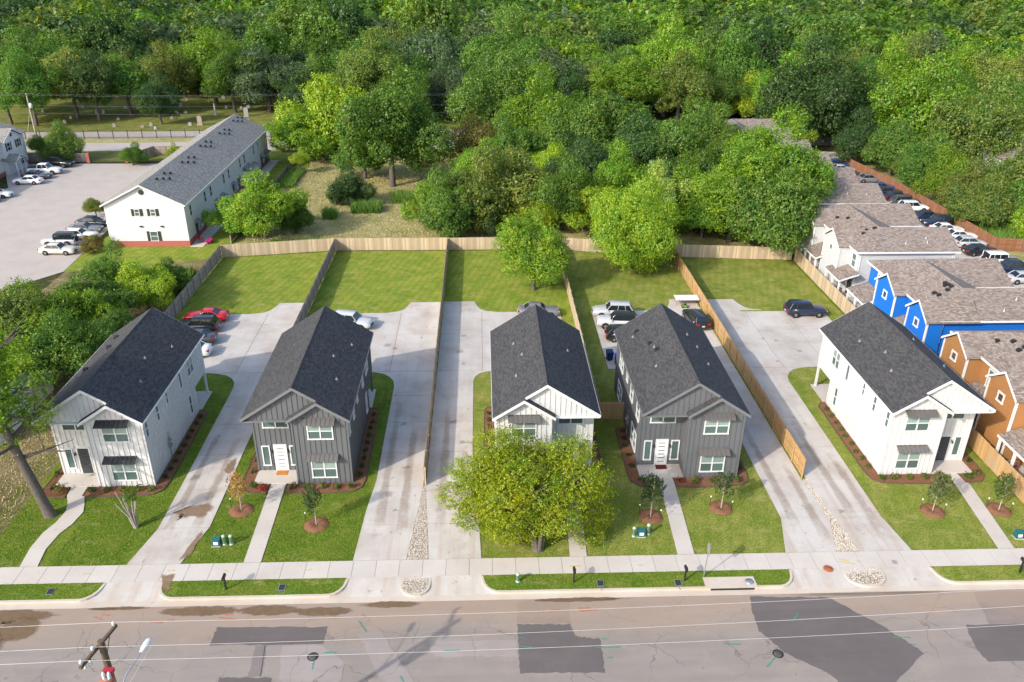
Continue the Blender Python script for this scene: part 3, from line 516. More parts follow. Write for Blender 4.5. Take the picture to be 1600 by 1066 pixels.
fence([(10.5, 108.7), (25.8, 105.6)], 'cedar', 'tan wooden fence behind the fourth yard under the round tree', flip=True)
fence([(25.88, 54.3), (25.88, 105.4)], 'cedar2', 'long golden wooden fence between the two drives on the right', flip=True)
fence([(26.0, 105.5), (42.0, 104.0)], 'cedar', 'wooden fence closing the rightmost back yard before dark trees', flip=True)
fence([(42.0, 48.5), (42.0, 64.0)], 'cedar2', 'golden wooden fence beside the rightmost white house front')
fence([(42.3, 64.2), (42.3, 103.8)], 'cedar', 'tan wooden fence between the rightmost yard and the townhouses')
fence([(72.2, 107.4), (71.6, 135), (69.5, 156)], 'brown', 'long reddish brown fence behind the row of parked cars', h=1.85)
fence([(72.3, 107.3), (86, 105.5)], 'brown', 'reddish brown fence turning off behind the white boxy off-roader', h=1.85)
fence([(10.5, 63.75), (12.6, 63.75)], 'cedar2', 'short wooden gate fence between the middle white and right dark grey houses')
fence([(-36.5, 166.6), (-30, 166.8)], 'grey', 'short grey fence behind the far end of the long white building', h=1.7); fence([(-35.6, 112), (-35.6, 166)], 'grey', 'dark low fence beside the long white building', h=1.2)
fence([(-88, 159.2), (-75, 158.6)], 'grey', 'dark wooden fence behind the far end of the left parking lot', h=1.7); fence([(-66.5, 158.8), (-64.5, 164.5), (-53, 165.2)], 'grey', 'dark brown enclosure fence at the far corner of the parking lot', h=1.7)
# cemetery iron fence
def iron(x0, x1, label):
    mb = MB(); L = 3.0
    for k in range(20): mb.box(k * 0.15 - 0.012, k * 0.15 + 0.012, -0.012, 0.012, 0.05, 1.7)
    for z in (0.2, 1.45): mb.box(0, L, -0.015, 0.015, z, z + 0.04)
    pm = mb.mesh('panel', W['iron'], uv=False); po = MB().box(-0.06, 0.06, -0.06, 0.06, 0, 1.85).mesh('post', W['iron'], uv=False)
    r_ = empty('iron_fence', (x0, 178.9 + by(x0), 0), math.atan(0.03)); n = int((x1 - x0) / L)
    for i in range(n): link('panel', pm, r_, (i * L, 0, 0)); link('post', po, r_, (i * L, 0, 0))
    tag(r_, label, 'fence')
iron(-120, -14, 'black iron railings along the far side of the cemetery road'); iron(-13.5, 6, 'short stretch of iron railings seen in the gap between tall trees'); iron(44, 100, 'iron railings behind the far townhouse roofs at upper right')
# ------------------------------------------------------------------ windows, doors, houses
UNIT = {}
def unitbox(key):
    if key not in UNIT: UNIT[key] = MB().box(-0.5, 0.5, -0.5, 0.5, -0.5, 0.5).mesh('batten', W[key], uv=False)
    return UNIT[key]
def facebox(mb, face, plane, sg, a0, a1, o0, o1, z0, z1, mi=0):
    if face == 'y': mb.box(a0, a1, plane + sg * o0, plane + sg * o1, z0, z1, mi)
    else: mb.box(plane + sg * o0, plane + sg * o1, a0, a1, z0, z1, mi)
def window(parent, face, plane, sg, a0, a1, z0, z1, trim='trim', twin=1, hung=True, tw=0.09, glass='glass', name='window'):
    if a0 > a1: a0, a1 = a1, a0
    mb = MB(); fb = lambda *k: facebox(mb, face, plane, sg, *k)
    fb(a0 - tw, a0, 0, 0.075, z0, z1); fb(a1, a1 + tw, 0, 0.075, z0, z1); fb(a0 - tw, a1 + tw, 0, 0.08, z1, z1 + tw); fb(a0 - tw - 0.03, a1 + tw + 0.03, 0, 0.1, z0 - tw, z0)
    w = (a1 - a0) / twin; cells = []
    for i in range(twin):
        l, r_ = a0 + i * w, a0 + (i + 1) * w
        if i: fb(l - 0.05, l + 0.05, 0, 0.07, z0, z1)
        l += 0.05 if i else 0; r_ -= 0.05 if i < twin - 1 else 0
        if hung:
            zm = z0 + (z1 - z0) * 0.5; fb(l, r_, 0, 0.06, zm - 0.035, zm + 0.035); cells += [(l, r_, z0, zm - 0.035), (l, r_, zm + 0.035, z1)]
        else: cells.append((l, r_, z0, z1))
    o = mb.build(name, W[trim], parent, uv=False)
    for i, (l, r_, b, t) in enumerate(cells):
        pm = MB(); facebox(pm, face, plane, sg, l, r_, 0.004, 0.022 + 0.012 * (i % 2), b, t); pm.build('pane', W['glass2' if hung and i % 2 and twin > 1 and glass == 'glass' else glass], o, uv=False)
    return o
def awning(parent, x0, x1, y, z, drop=0.3, out=0.62, mat='metal'):
    mb = MB(); n = 7
    mb.hexa([(x0, y - out, z - drop - 0.03), (x1, y - out, z - drop - 0.03), (x1, y, z - 0.03), (x0, y, z - 0.03)], [(x0, y - out, z - drop), (x1, y - out, z - drop), (x1, y, z), (x0, y, z)])
    for k in range(n + 1):
        a = x0 + (x1 - x0) * k / n; mb.hexa([(a - 0.015, y - out, z - drop), (a + 0.015, y - out, z - drop), (a + 0.015, y, z), (a - 0.015, y, z)], [(a - 0.015, y - out, z - drop + 0.035), (a + 0.015, y - out, z - drop + 0.035), (a + 0.015, y, z + 0.035), (a - 0.015, y, z + 0.035)])
    mb.box(x0, x1, y - 0.05, y, z + 0.002, z + 0.07)
    o = mb.build('awning', W[mat], parent, uv=False)
    for a in (x0 + 0.12, x1 - 0.12, (x0 + x1) / 2):
        MB().tube([(a, y, z - drop - 0.28), (a, y - out + 0.06, z - drop - 0.02)], 0.022, 6).build('bracket', W[mat], o, uv=False)
    return o
def lantern(parent, x, y, z):
    o = MB().box(x - 0.06, x + 0.06, y - 0.02, y, z - 0.12, z + 0.12).tube([(x, y - 0.02, z + 0.1), (x, y - 0.12, z + 0.14), (x, y - 0.12, z + 0.06)], 0.015, 6).build('wall_lantern', W['black'], parent, uv=False)
    MB().lathe([(0.05, -0.16), (0.075, 0.05), (0.03, 0.09)], (x, y - 0.13, z - 0.02), 8).build('lantern_glass', W['dglass'], o, uv=False)
ZR, ZE, HW = 8.87, 6.12, 4.21
SL = (ZR - ZE) / HW
def roofz(x): return ZR - SL * abs(x)
def house(hx, s, dark, label, white_door, vents, meter=None, side_windows=True):
    wall, trim, aw = ('charcoal', 'gtrim', 'metal') if dark else ('white', 'trim', 'metal' if s < 0 else 'dmetal')
    root = empty('house', (hx, 56.4, 0)); tag(root, label, 'house', 'new two storey houses along the street'); T = 0.17
    X = lambda x: s * x
    def P(pts): return [(X(p[0]), p[1]) for p in pts] if s > 0 else [(X(p[0]), p[1]) for p in pts][::-1]
    rz = lambda x: roofz(x) - T - 0.02
    pent = [(-3.9, 0), (3.9, 0), (3.9, rz(3.9)), (0, rz(0)), (-3.9, rz(3.9))]
    MB().prof(P(pent), 'y', 0, 9.8).build('wall', W[wall], root)
    MB().prof(P([(-3.9, 2.45), (3.9, 2.45), (3.9, rz(3.9)), (0, rz(0)), (-3.9, rz(3.9))]), 'y', 9.801, 12.99).build('wall', W[wall], root)
    MB().box(X(-3.9), X(0.9), 9.802, 12.988, 0, 2.448).build('wall', W[wall], root)
    MB().prof(P([(-0.37, 0), (3.9, 0), (3.9, rz(3.9)), (1.77, rz(1.77)), (-0.37, rz(1.77) - SL * 2.14)]), 'y', -1.77, -0.001).build('wall', W[wall], root)
    MB().prof(P([(-3.9, 5.88), (3.6, 5.88), (3.6, rz(3.9)), (0.25, rz(0.25)), (0, rz(0)), (-3.9, rz(3.9))]), 'y', -1.55, -0.002).build('gable_wall', W[wall], root)
    # roof planes
    rf = MB().slab([(X(-HW), -1.86, ZE), (X(0), -1.86, ZR), (X(0), 13.34, ZR), (X(-HW), 13.34, ZE)][::s], T, 0)
    rf.slab([(X(0), -1.86, ZR), (X(1.77), -1.86, roofz(1.77)), (X(1.77), -2.21, roofz(1.77)), (X(HW), -2.21, ZE), (X(HW), 13.34, ZE), (X(0), 13.34, ZR)][::s], T, 0)
    rf.slab([(X(1.77), -2.21, roofz(1.77)), (X(1.77), -1.45, roofz(1.77)), (X(-0.68), -1.45, roofz(1.77) - SL * 2.45), (X(-0.68), -2.21, roofz(1.77) - SL * 2.45)][::s], T, 0)
    roof = rf.build('roof', W['shingle'], root)
    cap = MB()
    for k in range(30):
        y0 = -1.86 + k * 15.2 / 30; cap.add([(X(-0.16), y0, ZR - 0.16 * SL + 0.012), (0, y0, ZR + 0.03), (X(0.16), y0, ZR - 0.16 * SL + 0.012), (X(-0.16), y0 + 0.5, ZR - 0.16 * SL + 0.004), (0, y0 + 0.5, ZR + 0.018), (X(0.16), y0 + 0.5, ZR - 0.16 * SL + 0.004)], [(0, 1, 4, 3), (1, 2, 5, 4)])
    cap.build('ridge_cap', W['shingle'], roof)
    # fascia boards
    def board(p0, p1, h, out, name='fascia'):
        a, b = Vector(p0), Vector(p1); o_ = Vector(out)
        vs = [a + Vector((0, 0, -0.012)), b + Vector((0, 0, -0.012)), b + Vector((0, 0, -h)), a + Vector((0, 0, -h))]
        MB().add([tuple(v) for v in vs] + [tuple(v + o_) for v in vs], [(0, 1, 2, 3), (7, 6, 5, 4), (0, 4, 5, 1), (1, 5, 6, 2), (2, 6, 7, 3), (3, 7, 4, 0)]).build(name, W[trim], root, uv=False)
    f = (0, -0.035, 0)
    board((X(-HW), -1.863, ZE), (0, -1.863, ZR), 0.26, f); board((0, -1.863, ZR), (X(1.70), -1.863, roofz(1.70)), 0.26, f)
    board((X(1.77), -2.213, roofz(1.77)), (X(HW), -2.213, ZE), 0.26, f); board((X(1.77), -2.213, roofz(1.77)), (X(-0.68), -2.213, roofz(1.77) - SL * 2.45), 0.26, f)
    board((X(-HW), 13.343, ZE), (0, 13.343, ZR), 0.26, (0, 0.035, 0)); board((0, 13.343, ZR), (X(HW), 13.343, ZE), 0.26, (0, 0.035, 0))
    board((X(HW + 0.003), -2.21, ZE), (X(HW + 0.003), 13.34, ZE), 0.2, (X(0.03), 0, 0)); board((X(-HW - 0.003), -1.86, ZE), (X(-HW - 0.003), 13.34, ZE), 0.2, (X(-0.03), 0, 0))
    MB().box(X(-4.15), X(-0.4), -1.80, -0.002, 5.79, 5.875).build('soffit', W[trim], root, uv=False)
    MB().box(X(3.904), X(4.18), -1.77, 12.99, 5.84, 5.88).build('soffit', W[trim], root, uv=False); MB().box(X(-3.904), X(-4.18), 0.0, 12.99, 5.84, 5.88).build('soffit', W[trim], root, uv=False)
    # corner boards
    for cx, cy, z1 in ((-3.9, 0.0, 5.85), (3.9, -1.77, rz(3.9)), (-0.37, -1.77, 5.85)):
        MB().box(X(cx) - 0.07, X(cx) + 0.07, cy - 0.05, cy + 0.10, 0, z1).build('corner_board', W[wall], root, uv=False)
    # windows (front)
    wt = 'trim'; rects = {'e': [], 'b': [], 'p': [], 'n': []}
    def fw_(key, plane, a0, a1, z0, z1, **k):
        o = window(root, 'y', plane, -1, X(a0), X(a1), z0, z1, wt, **k); rects[key].append((a0, a1, z0, z1)); return o
    fw_('e', 0, -3.05, -1.15, 4.27, 5.2, twin=2, hung=False); fw_('b', -1.77, 0.86, 2.68, 4.27, 5.62, twin=2); fw_('b', -1.77, 0.88, 2.70, 0.66, 2.2, twin=2)
    fw_('e', 0, -3.38, -2.9, 0.68, 2.42, hung=False); fw_('e', 0, -1.15, -0.62, 0.68, 2.42, hung=False) if dark else None
    # door
    dm = MB().box(X(-2.42), X(-1.56), -0.05, 0.02, 0.12, 2.5); do = dm.build('door', W['doorw' if white_door else 'doord'], root, uv=False); rects['e'].append((-2.5, -1.48, 0, 2.6))
    MB().box(X(-2.52), X(-2.42), -0.07, 0, 0.1, 2.6).box(X(-1.56), X(-1.46), -0.07, 0, 0.1, 2.6).box(X(-2.52), X(-1.46), -0.075, 0, 2.5, 2.61).build('door_frame', W[trim if not dark else 'trim'], do, uv=False)
    for k in range(6):
        z = 0.42 + k * 0.36
        if white_door: MB().box(X(-2.26), X(-1.72), -0.062, -0.048, z, z + 0.06).build('glass_slot', W['dglass'], do, uv=False)
        else: MB().box(X(-2.38), X(-1.60), -0.066, -0.048, z - 0.1, z + 0.2).build('door_panel', W['doord'], do, uv=False)
    MB().tube([(X(-1.64), -0.06, 1.0), (X(-1.64), -0.13, 1.02), (X(-1.74), -0.13, 1.02)], 0.018, 6).build('handle', W['steel'], do, uv=False)
    lantern(root, X(-2.66), -0.001, 2.02); lantern(root, X(-1.33), -0.001, 2.02)
    awning(root, min(X(0.52), X(3.0)), max(X(0.52), X(3.0)), -1.775, 6.12, mat=aw); awning(root, min(X(0.5), X(3.0)), max(X(0.5), X(3.0)), -1.775, 2.82, mat=aw)
    # side windows, bump side and plain side
    for a0, a1, z0, z1, tw_, hu in ((-1.4, -0.95, 4.3, 5.65, 1, True), (1.0, 1.45, 4.3, 5.65, 1, True), (3.25, 3.6, 4.55, 5.65, 1, True), (6.5, 7.0, 4.15, 5.7, 1, False), (8.65, 10.05, 4.15, 5.7, 2, True), (7.8, 8.3, 0.8, 2.55, 1, True)):
        window(root, 'x', X(3.9), s, a0, a1, z0, z1, wt, tw_, hu); rects['p'].append((a0, a1, z0, z1))
    for a0, a1, z0, z1, tw_, hu in ((0.7, 1.7, 3.9, 5.3, 1, True), (3.8, 4.8, 3.9, 5.3, 1, True), (6.4, 6.95, 4.4, 5.2, 1, False), (8.9, 10.6, 3.9, 5.3, 2, True), (1.2, 3.2, 0.65, 2.25, 2, True), (8.7, 10.7, 0.65, 2.25, 2, True)):
        window(root, 'x', X(-3.9), -s, a0, a1, z0, z1, wt, tw_, hu); rects['n'].append((a0, a1, z0, z1))
    # battens
    ub = unitbox(wall); bw, bt = 0.06, 0.042
    def run(face, key, plane, sg, a, z0, z1):
        segs = [(z0, z1)]
        for r0, r1, b, t in rects.get(key, []):
            if r0 - 0.14 < a < r1 + 0.14:
                ns = []
                for p, q in segs:
                    if t + 0.1 <= p or b - 0.1 >= q: ns.append((p, q)); continue
                    if b - 0.1 > p: ns.append((p, b - 0.1))
                    if t + 0.1 < q: ns.append((t + 0.1, q))
                segs = ns
        for p, q in segs:
            if q - p < 0.12: continue
            if face == 'y': link('batten', ub, root, (X(a), plane - bt / 2, (p + q) / 2), (0, 0, 0), (bw, bt, q - p))
            else: link('batten', ub, root, (plane + sg * bt / 2, a, (p + q) / 2), (0, 0, 0), (bt, bw, q - p))
    k = -0.37 + 0.41
    while k < 3.75:
        run('y', 'b', -1.77, -1, k, 0.02, rz(1.77) - SL * (1.77 - k) - 0.06 if k < 1.77 else rz(k) - 0.06); k += 0.41
    k = -3.9 + 0.41
    while k < -0.5: run('y', 'e', 0, -1, k, 0.12, 5.78); k += 0.41
    k = -3.9 + 0.41
    while k < 1.75:
        run('y', 'g', -1.55, -1, k, 5.9 if k < -0.5 else rz(1.77) - SL * (1.77 - k) + 0.25, rz(k) - 0.06); k += 0.41
    k = -1.77 + 0.41
    while k < 12.8: run('x', 'p', X(3.9), s, k, 0.02 if k < 9.7 else 2.47, 5.83); k += 0.41
    k = 0.41
    while k < 12.8: run('x', 'n', X(-3.9), -s, k, 0.02, 5.83); k += 0.41
    for k in (-1.4, -1.0, -0.5): run('x', 'q', X(-0.37), -s, k, 0.12, 5.78)
    # porches and post
    MB().box(X(-3.95), X(-0.39), -1.82, -0.002, -0.05, 0.11).build('porch_slab', W['walk'], root, uv=False)
    MB().box(X(0.92), X(4.1), 9.82, 13.2, -0.05, 0.10).build('back_porch_slab', W['walk'], root, uv=False)
    MB().box(X(3.68), X(3.87), 12.78, 12.97, 0.1, 2.44).build('post', W[wall], root, uv=False)
    # roof vents
    for vx, vy, kind in vents:
        z = roofz(vx)
        if kind == 'p': MB().lathe([(0.13, -0.1), (0.13, 0.05), (0.045, 0.08), (0.045, 0.2)], (X(vx), vy, z), 10).build('vent_pipe', W['pipe'], roof, uv=False)
        else: MB().hexa([(X(vx) - 0.2, vy - 0.2, z - 0.15), (X(vx) + 0.2, vy - 0.2, z - 0.15), (X(vx) + 0.2, vy + 0.2, z - 0.15), (X(vx) - 0.2, vy + 0.2, z - 0.15)], [(X(vx) - 0.14, vy - 0.14, z + 0.2), (X(vx) + 0.14, vy - 0.14, z + 0.2), (X(vx) + 0.14, vy + 0.14, z + 0.2), (X(vx) - 0.14, vy + 0.14, z + 0.2)]).build('roof_vent', W['black'], roof, uv=False)
    if meter:
        pl, y = meter; sg = 1 if pl > 0 else -1
        mb = MB(); facebox(mb, 'x', pl, sg, y, y + 0.45, 0.03, 0.22, 1.1, 1.85); mb.lathe([(0.13, 0), (0.13, 0.12)], (pl + sg * 0.2, y + 0.22, 1.55), 12); mb.tube([(pl + sg * 0.1, y + 0.22, 1.1), (pl + sg * 0.1, y + 0.22, 0.05)], 0.04, 8); mb.tube([(pl + sg * 0.1, y + 0.36, 1.85), (pl + sg * 0.1, y + 0.36, 2.5)], 0.03, 8)
        mb.build('electric_meter', W['steel'], root, uv=False)
    return root
VP = [(2.6, 2.4, 'p'), (1.9, 5.6, 'p'), (2.9, 9.0, 'p')]
h1 = house(-30.1, 1, False, 'white board-and-batten house farthest left, charcoal roof, dark front door', False, VP + [(-2.6, 4.5, 'b'), (-1.8, 7.5, 'b'), (-2.2, 10, 'b')], (3.9, 1.9))
h2 = house(-14.48, 1, True, 'dark grey board-and-batten house with white door and tan doormat', True, VP)
h3 = house(4.87, -1, False, 'white house in the middle, half hidden by a yellow-green tree', False, [(2.2, 2.2, 'p'), (1.6, 5.2, 'p'), (2.2, 8.0, 'p'), (-2.4, 6.8, 'p')])
h4 = house(16.57, 1, True, 'dark grey board-and-batten house with white door and dark red doormat, blue bins behind', True, [(2.2, 3.8, 'p'), (1.9, 6.6, 'p'), (1.4, 8.4, 'p'), (-2.2, 3.6, 'p'), (-1.8, 6.6, 'p'), (-2.0, 7.6, 'b'), (-1.7, 6.0, 'b'), (-3.0, 10.2, 'p'), (-2.6, 10.8, 'b')], (-3.9, 4.6))
h5 = house(36.22, -1, False, 'white board-and-batten house farthest right, next to orange townhouses', False, [(2.4, 2.6, 'p'), (1.8, 5.2, 'p'), (2.6, 8.4, 'p'), (-2.2, 3.0, 'p'), (-1.4, 7.0, 'p')])
def mat_(x, y, m, label): tag(MB().box(-0.45, 0.45, -0.3, 0.3, 0, 0.025).box(-0.4, 0.4, -0.25, 0.25, 0.025, 0.032).build('doormat', W[m], None, (x, y, 0.112)), label, 'doormat')
mat_(-16.45, 56.0, 'mat1', 'tan coir doormat at the left dark grey house'); mat_(14.6, 56.0, 'mat2', 'dark red doormat at the right dark grey house')
# ------------------------------------------------------------------ mulch beds
def bed(hx, s, parts, names):
    for P, nm in zip(parts, names):
        Q = [(hx + s * p[0], p[1]) for p in P]
        o = struct('mulch_bed', MB().prism(Q, -0.1, 0.06), W['mulch']); o['label'] = nm
        struct('bed_edging', spath(Q[:-2] if len(Q) > 4 else Q, 0.05, -0.05, 0.095), W['edging'], parent=o)
        mb = MB(); rg = random.Random(hx + len(P)); xs_ = [p[0] for p in Q]; ys_ = [p[1] for p in Q]; n = 0
        for _ in range(4000):
            x, y = rg.uniform(min(xs_), max(xs_)), rg.uniform(min(ys_), max(ys_))
            if inpoly(x, y, Q):
                n += 1; a = rg.uniform(0, 3.14); l, w = rg.uniform(0.03, 0.07), rg.uniform(0.012, 0.025); c, s_ = math.cos(a), math.sin(a); z = 0.062 + rg.uniform(0, 0.02)
                mb.add([(x - c * l, y - s_ * l, z), (x + s_ * w, y - c * w, z + 0.02), (x + c * l, y + s_ * l, z), (x - s_ * w, y + c * w, z + 0.012)], [(0, 1, 2), (0, 2, 3)])
                if n > 900: break
        c = mb.build('bark_chips', W['mulch'], o, uv=False); c['kind'] = 'stuff'
BA = [(-1.3, 54.55), (-1.25, 53.35), (0, 53.25), (2.5, 53.3), (4.2, 53.5), (4.75, 54.0), (4.9, 55), (4.9, 60), (4.8, 65.6), (4.5, 66.1), (3.94, 66.2), (3.94, 54.58), (3.8, 54.58)]
BB = [(-2.65, 54.55), (-2.7, 53.3), (-4.1, 53.45), (-4.75, 54.2), (-4.9, 55.5), (-4.9, 61.8), (-4.5, 62.4), (-3.94, 62.4), (-3.96, 54.57)]
for hx, s, nm in ((-30.1, 1, 'leftmost white house'), (-14.48, 1, 'left dark grey house'), (4.87, -1, 'middle white house'), (16.57, 1, 'right dark grey house'), (36.22, -1, 'rightmost white house')):
    bb = BB if hx > -30 else [(-2.75, 54.55), (-2.55, 53.2), (-4.1, 53.3), (-4.7, 54.2), (-4.6, 57.4), (-3.96, 58.4), (-3.96, 54.57)]
    bed(hx, s, [BA, bb], ['long mulch bed wrapping the driveway corner of the ' + nm, 'short mulch bed beside the porch of the ' + nm])
# ------------------------------------------------------------------ neighbouring buildings
def gable_x(mb, x0, x1, yc, hw, ze, zr, t=0.14, mi=0):      # ridge along x
    mb.slab([(x0, yc - hw, ze), (x1, yc - hw, ze), (x1, yc, zr), (x0, yc, zr)], t, mi); mb.slab([(x0, yc, zr), (x1, yc, zr), (x1, yc + hw, ze), (x0, yc + hw, ze)], t, mi)
def gable_y(mb, y0, y1, xc, hw, ze, zr, t=0.14, mi=0):      # ridge along y
    mb.slab([(xc - hw, y0, ze), (xc, y0, zr), (xc, y1, zr), (xc - hw, y1, ze)], t, mi); mb.slab([(xc, y0, zr), (xc + hw, y0, ze), (xc + hw, y1, ze), (xc, y1, zr)], t, mi)
def rake(parent, pts, h, out, mat='trim', name='fascia'):
    for a, b in zip(pts[:-1], pts[1:]):
        a, b, o_ = Vector(a), Vector(b), Vector(out); vs = [a, b, b - Vector((0, 0, h)), a - Vector((0, 0, h))]
        MB().add([tuple(v) for v in vs] + [tuple(v + o_) for v in vs], [(0, 1, 2, 3), (7, 6, 5, 4), (0, 4, 5, 1), (1, 5, 6, 2), (2, 6, 7, 3), (3, 7, 4, 0)]).build(name, W[mat], parent, uv=False)
def townhouse(y0, y1, wallk, label, gables, recess, porches, posts=True):
    x0, a, x1, e, zr = 44.5, 4.1, 57.0, 6.0, 7.75
    root = empty('townhouse', (x0, y0, 0)); tag(root, label, 'townhouse', 'row of townhouses along the right side'); wm = W[wallk]
    ox, oy = x0, y0; Q = lambda pts: [(p[0] - ox, p[1] - oy) + tuple(p[2:]) for p in pts]
    def bx(name, m, x_0, x_1, y_0, y_1, z0, z1): return MB().box(x_0 - ox, x_1 - ox, y_0 - oy, y_1 - oy, z0, z1).build(name, m, root)
    bx('wall', wm, x0 + 0.4, x0 + 2 * a - 0.4, y0 + 0.4, y1 - 0.4, 0, 5.9); bx('wall', wm, x0 + 2 * a - 0.399, x1 - 0.4, y0 + 0.402, y0 + 2 * a - 0.4, 0, 5.9); bx('wall', wm, x0 + 2 * a - 0.399, x1 - 0.4, y1 - 2 * a + 0.4, y1 - 0.402, 0, 5.9)
    rf = MB()
    for pts in ([(x0, y0, e), (x1, y0, e), (x1, y0 + a, zr), (x0 + a, y0 + a, zr)], [(x1, y0 + 2 * a, e), (x0 + 2 * a, y0 + 2 * a, e), (x0 + a, y0 + a, zr), (x1, y0 + a, zr)][::1],
                [(x0, y0, e), (x0 + a, y0 + a, zr), (x0 + a, y1 - a, zr), (x0, y1, e)], [(x0 + 2 * a, y0 + 2 * a, e), (x0 + 2 * a, y1 - 2 * a, e), (x0 + a, y1 - a, zr), (x0 + a, y0 + a, zr)],
                [(x0 + a, y1 - a, zr), (x1, y1 - a, zr), (x1, y1, e), (x0, y1, e)], [(x0 + 2 * a, y1 - 2 * a, e), (x1, y1 - 2 * a, e), (x1, y1 - a, zr), (x0 + a, y1 - a, zr)]):
        rf.slab(Q(pts), 0.13)
    for g0, g1 in gables:       # cross gables towards the yard
        yc, hw = (g0 + g1) / 2, (g1 - g0) / 2 + 0.25; zp = e + 1.45
        gable_x(rf, 43.15 - ox, x0 + a - ox - 0.1, yc - oy, hw, e - 0.1, zp, 0.12)
        MB().prof([(g0 - oy, 0), (g1 - oy, 0), (g1 - oy, e - 0.25), (yc - oy, zp - 0.22), (g0 - oy, e - 0.25)], 'x', 43.4 - ox, x0 + 0.5 - ox).build('gable_wall', wm, root)
        rake(root, Q([(43.147, yc - hw, e - 0.1), (43.147, yc, zp), (43.147, yc + hw, e - 0.1)]), 0.22, (-0.04, 0, 0))
        for yy in (g0, g1): MB().box(43.34 - ox, 43.5 - ox, yy - oy - 0.09, yy - oy + 0.09, 0, e - 0.2).build('corner_board', W['trim'], root, uv=False)
        window(root, 'x', 43.4 - ox, -1, yc - oy - 0.32, yc - oy + 0.32, 4.65, 5.3, 'trim', 1, False, 0.14, 'dglass')
        for k in range(14): pass
    for r0, r1 in recess:
        yc = (r0 + r1) / 2; window(root, 'x', x0 + 0.4 - ox, -1, yc - oy - 0.5, yc - oy + 0.5, 3.75, 5.3, 'trim', 1, True, 0.14)
    for p0, p1 in porches:
        rf.slab(Q([(42.5, p0, 2.75), (44.85, p0, 3.55), (44.85, p1, 3.55), (42.5, p1, 2.75)]), 0.14)
        rake(root, Q([(42.497, p0, 2.75), (42.497, p1, 2.75)]), 0.2, (-0.04, 0, 0)); rake(root, Q([(42.5, p0 - 0.003, 2.75), (44.85, p0 - 0.003, 3.55)]), 0.2, (0, -0.04, 0))
        for yy in (p0 + 0.2, (p0 + p1) / 2, p1 - 0.2): MB().box(42.6 - ox, 42.78 - ox, yy - oy - 0.09, yy - oy + 0.09, 0.0, 2.6).build('porch_post', W['trim'], root, uv=False)
        MB().box(42.45 - ox, 44.9 - ox, p0 - oy, p1 - oy, -0.1, 0.06).build('porch_floor', W['walk'], root, uv=False)
        yd = (p0 + p1) / 2 - oy; MB().box(44.86 - ox, 44.91 - ox, yd - 0.5, yd + 0.5, 0.05, 2.15).build('door', W['doord'], root, uv=False)
        window(root, 'x', 44.9 - ox, -1, yd + 0.9, yd + 1.8, 0.8, 2.1, 'trim', 1, True)
    roof = rf.build('roof', W['brownsh'], root)
    rake(root, Q([(x0, y0 - 0.003, e), (x1, y0 - 0.003, e)]), 0.2, (0, -0.05, 0)); rake(root, Q([(x0 - 0.003, y0, e), (x0 - 0.003, y1, e)]), 0.2, (-0.05, 0, 0))
    rake(root, Q([(x0 + 2 * a, y1 - 2 * a - 0.003, e), (x1, y1 - 2 * a - 0.003, e)]), 0.2, (0, -0.05, 0))
    for yy in (y0 + 0.4, ): MB().box(x0 + 0.33 - ox, x0 + 0.5 - ox, yy - oy - 0.035, yy - oy + 0.12, 0, 5.82).build('corner_board', W['trim'], root, uv=False)
    MB().box(x1 - 0.5 - ox, x1 - 0.36 - ox, 0.365, 0.52, 0, 5.82).build('corner_board', W['trim'], root, uv=False)
    for xx in (x0 + 0.62, x1 - 0.7): MB().box(xx - ox, xx - ox + 0.08, 0.30, 0.395, 0.1, 5.8).build('downspout', W['trim'], root, uv=False)
    rg = random.Random(y0)
    for k in range(7):
        vx, vy = rg.uniform(1.6, a - 0.5), rg.uniform(4, y1 - y0 - 4); z = e + (zr - e) * vx / a
        MB().hexa([(vx - 0.2, vy - 0.2, z - 0.12), (vx + 0.2, vy - 0.2, z - 0.12), (vx + 0.2, vy + 0.2, z - 0.12), (vx - 0.2, vy + 0.2, z - 0.12)], [(vx - 0.16, vy - 0.16, z + 0.2), (vx + 0.16, vy - 0.16, z + 0.22), (vx + 0.16, vy + 0.16, z + 0.22), (vx - 0.16, vy + 0.16, z + 0.2)]).build('roof_vent', W['black'], roof, uv=False)
    for k in range(3):
        vx, vy = rg.uniform(6, 11), rg.uniform(1.0, 3.2); z = e + (zr - e) * vy / a
        MB().lathe([(0.12, -0.1), (0.12, 0.05), (0.05, 0.1), (0.05, 0.35)], (vx, vy, z), 8).build('vent_pipe', W['steel'], roof, uv=False)
    # lap siding boards on the walls that face the viewer
    lap = MB().box(0, 1, -0.020, 0.0, 0, 0.010).mesh('lap', wm, uv=False)
    for k in range(1, 27):
        z = k * 0.215; link('lap_board_edge', lap, root, (x0 + 0.5 - ox, 0.40, z), (0, 0, 0), (x1 - 0.9 - x0, 1.6, 3))
    for g0, g1 in gables:
        for k in range(1, 27): link('lap_board_edge', lap, root, (43.4 - ox, g0 - oy + 0.1, k * 0.215), (0, 0, math.pi / 2), (g1 - g0 - 0.2, -1.6, 3))
    return root
townhouse(53.0, 69.2, 'orangesd', 'tan orange townhouse with white trim beside the rightmost white house', [(56.4, 60.4), (64.0, 68.0)], [(60.5, 63.9), (53.2, 56.3)], [(51.6, 56.2), (60.6, 63.8)])
townhouse(71.3, 88.0, 'bluesd', 'bright blue townhouse with white trim and brown shingle roof', [(71.4, 75.3), (78.3, 82.6)], [(75.4, 78.2), (82.7, 87.3)], [(75.2, 78.3), (83.0, 87.6)])
townhouse(90.7, 108.6, 'greysd', 'light grey townhouse with white trim behind the blue one', [(93.3, 97.9), (101.5, 105.8)], [(90.9, 93.2), (98.0, 101.4)], [(89.9, 94.4), (97.6, 101.6)])
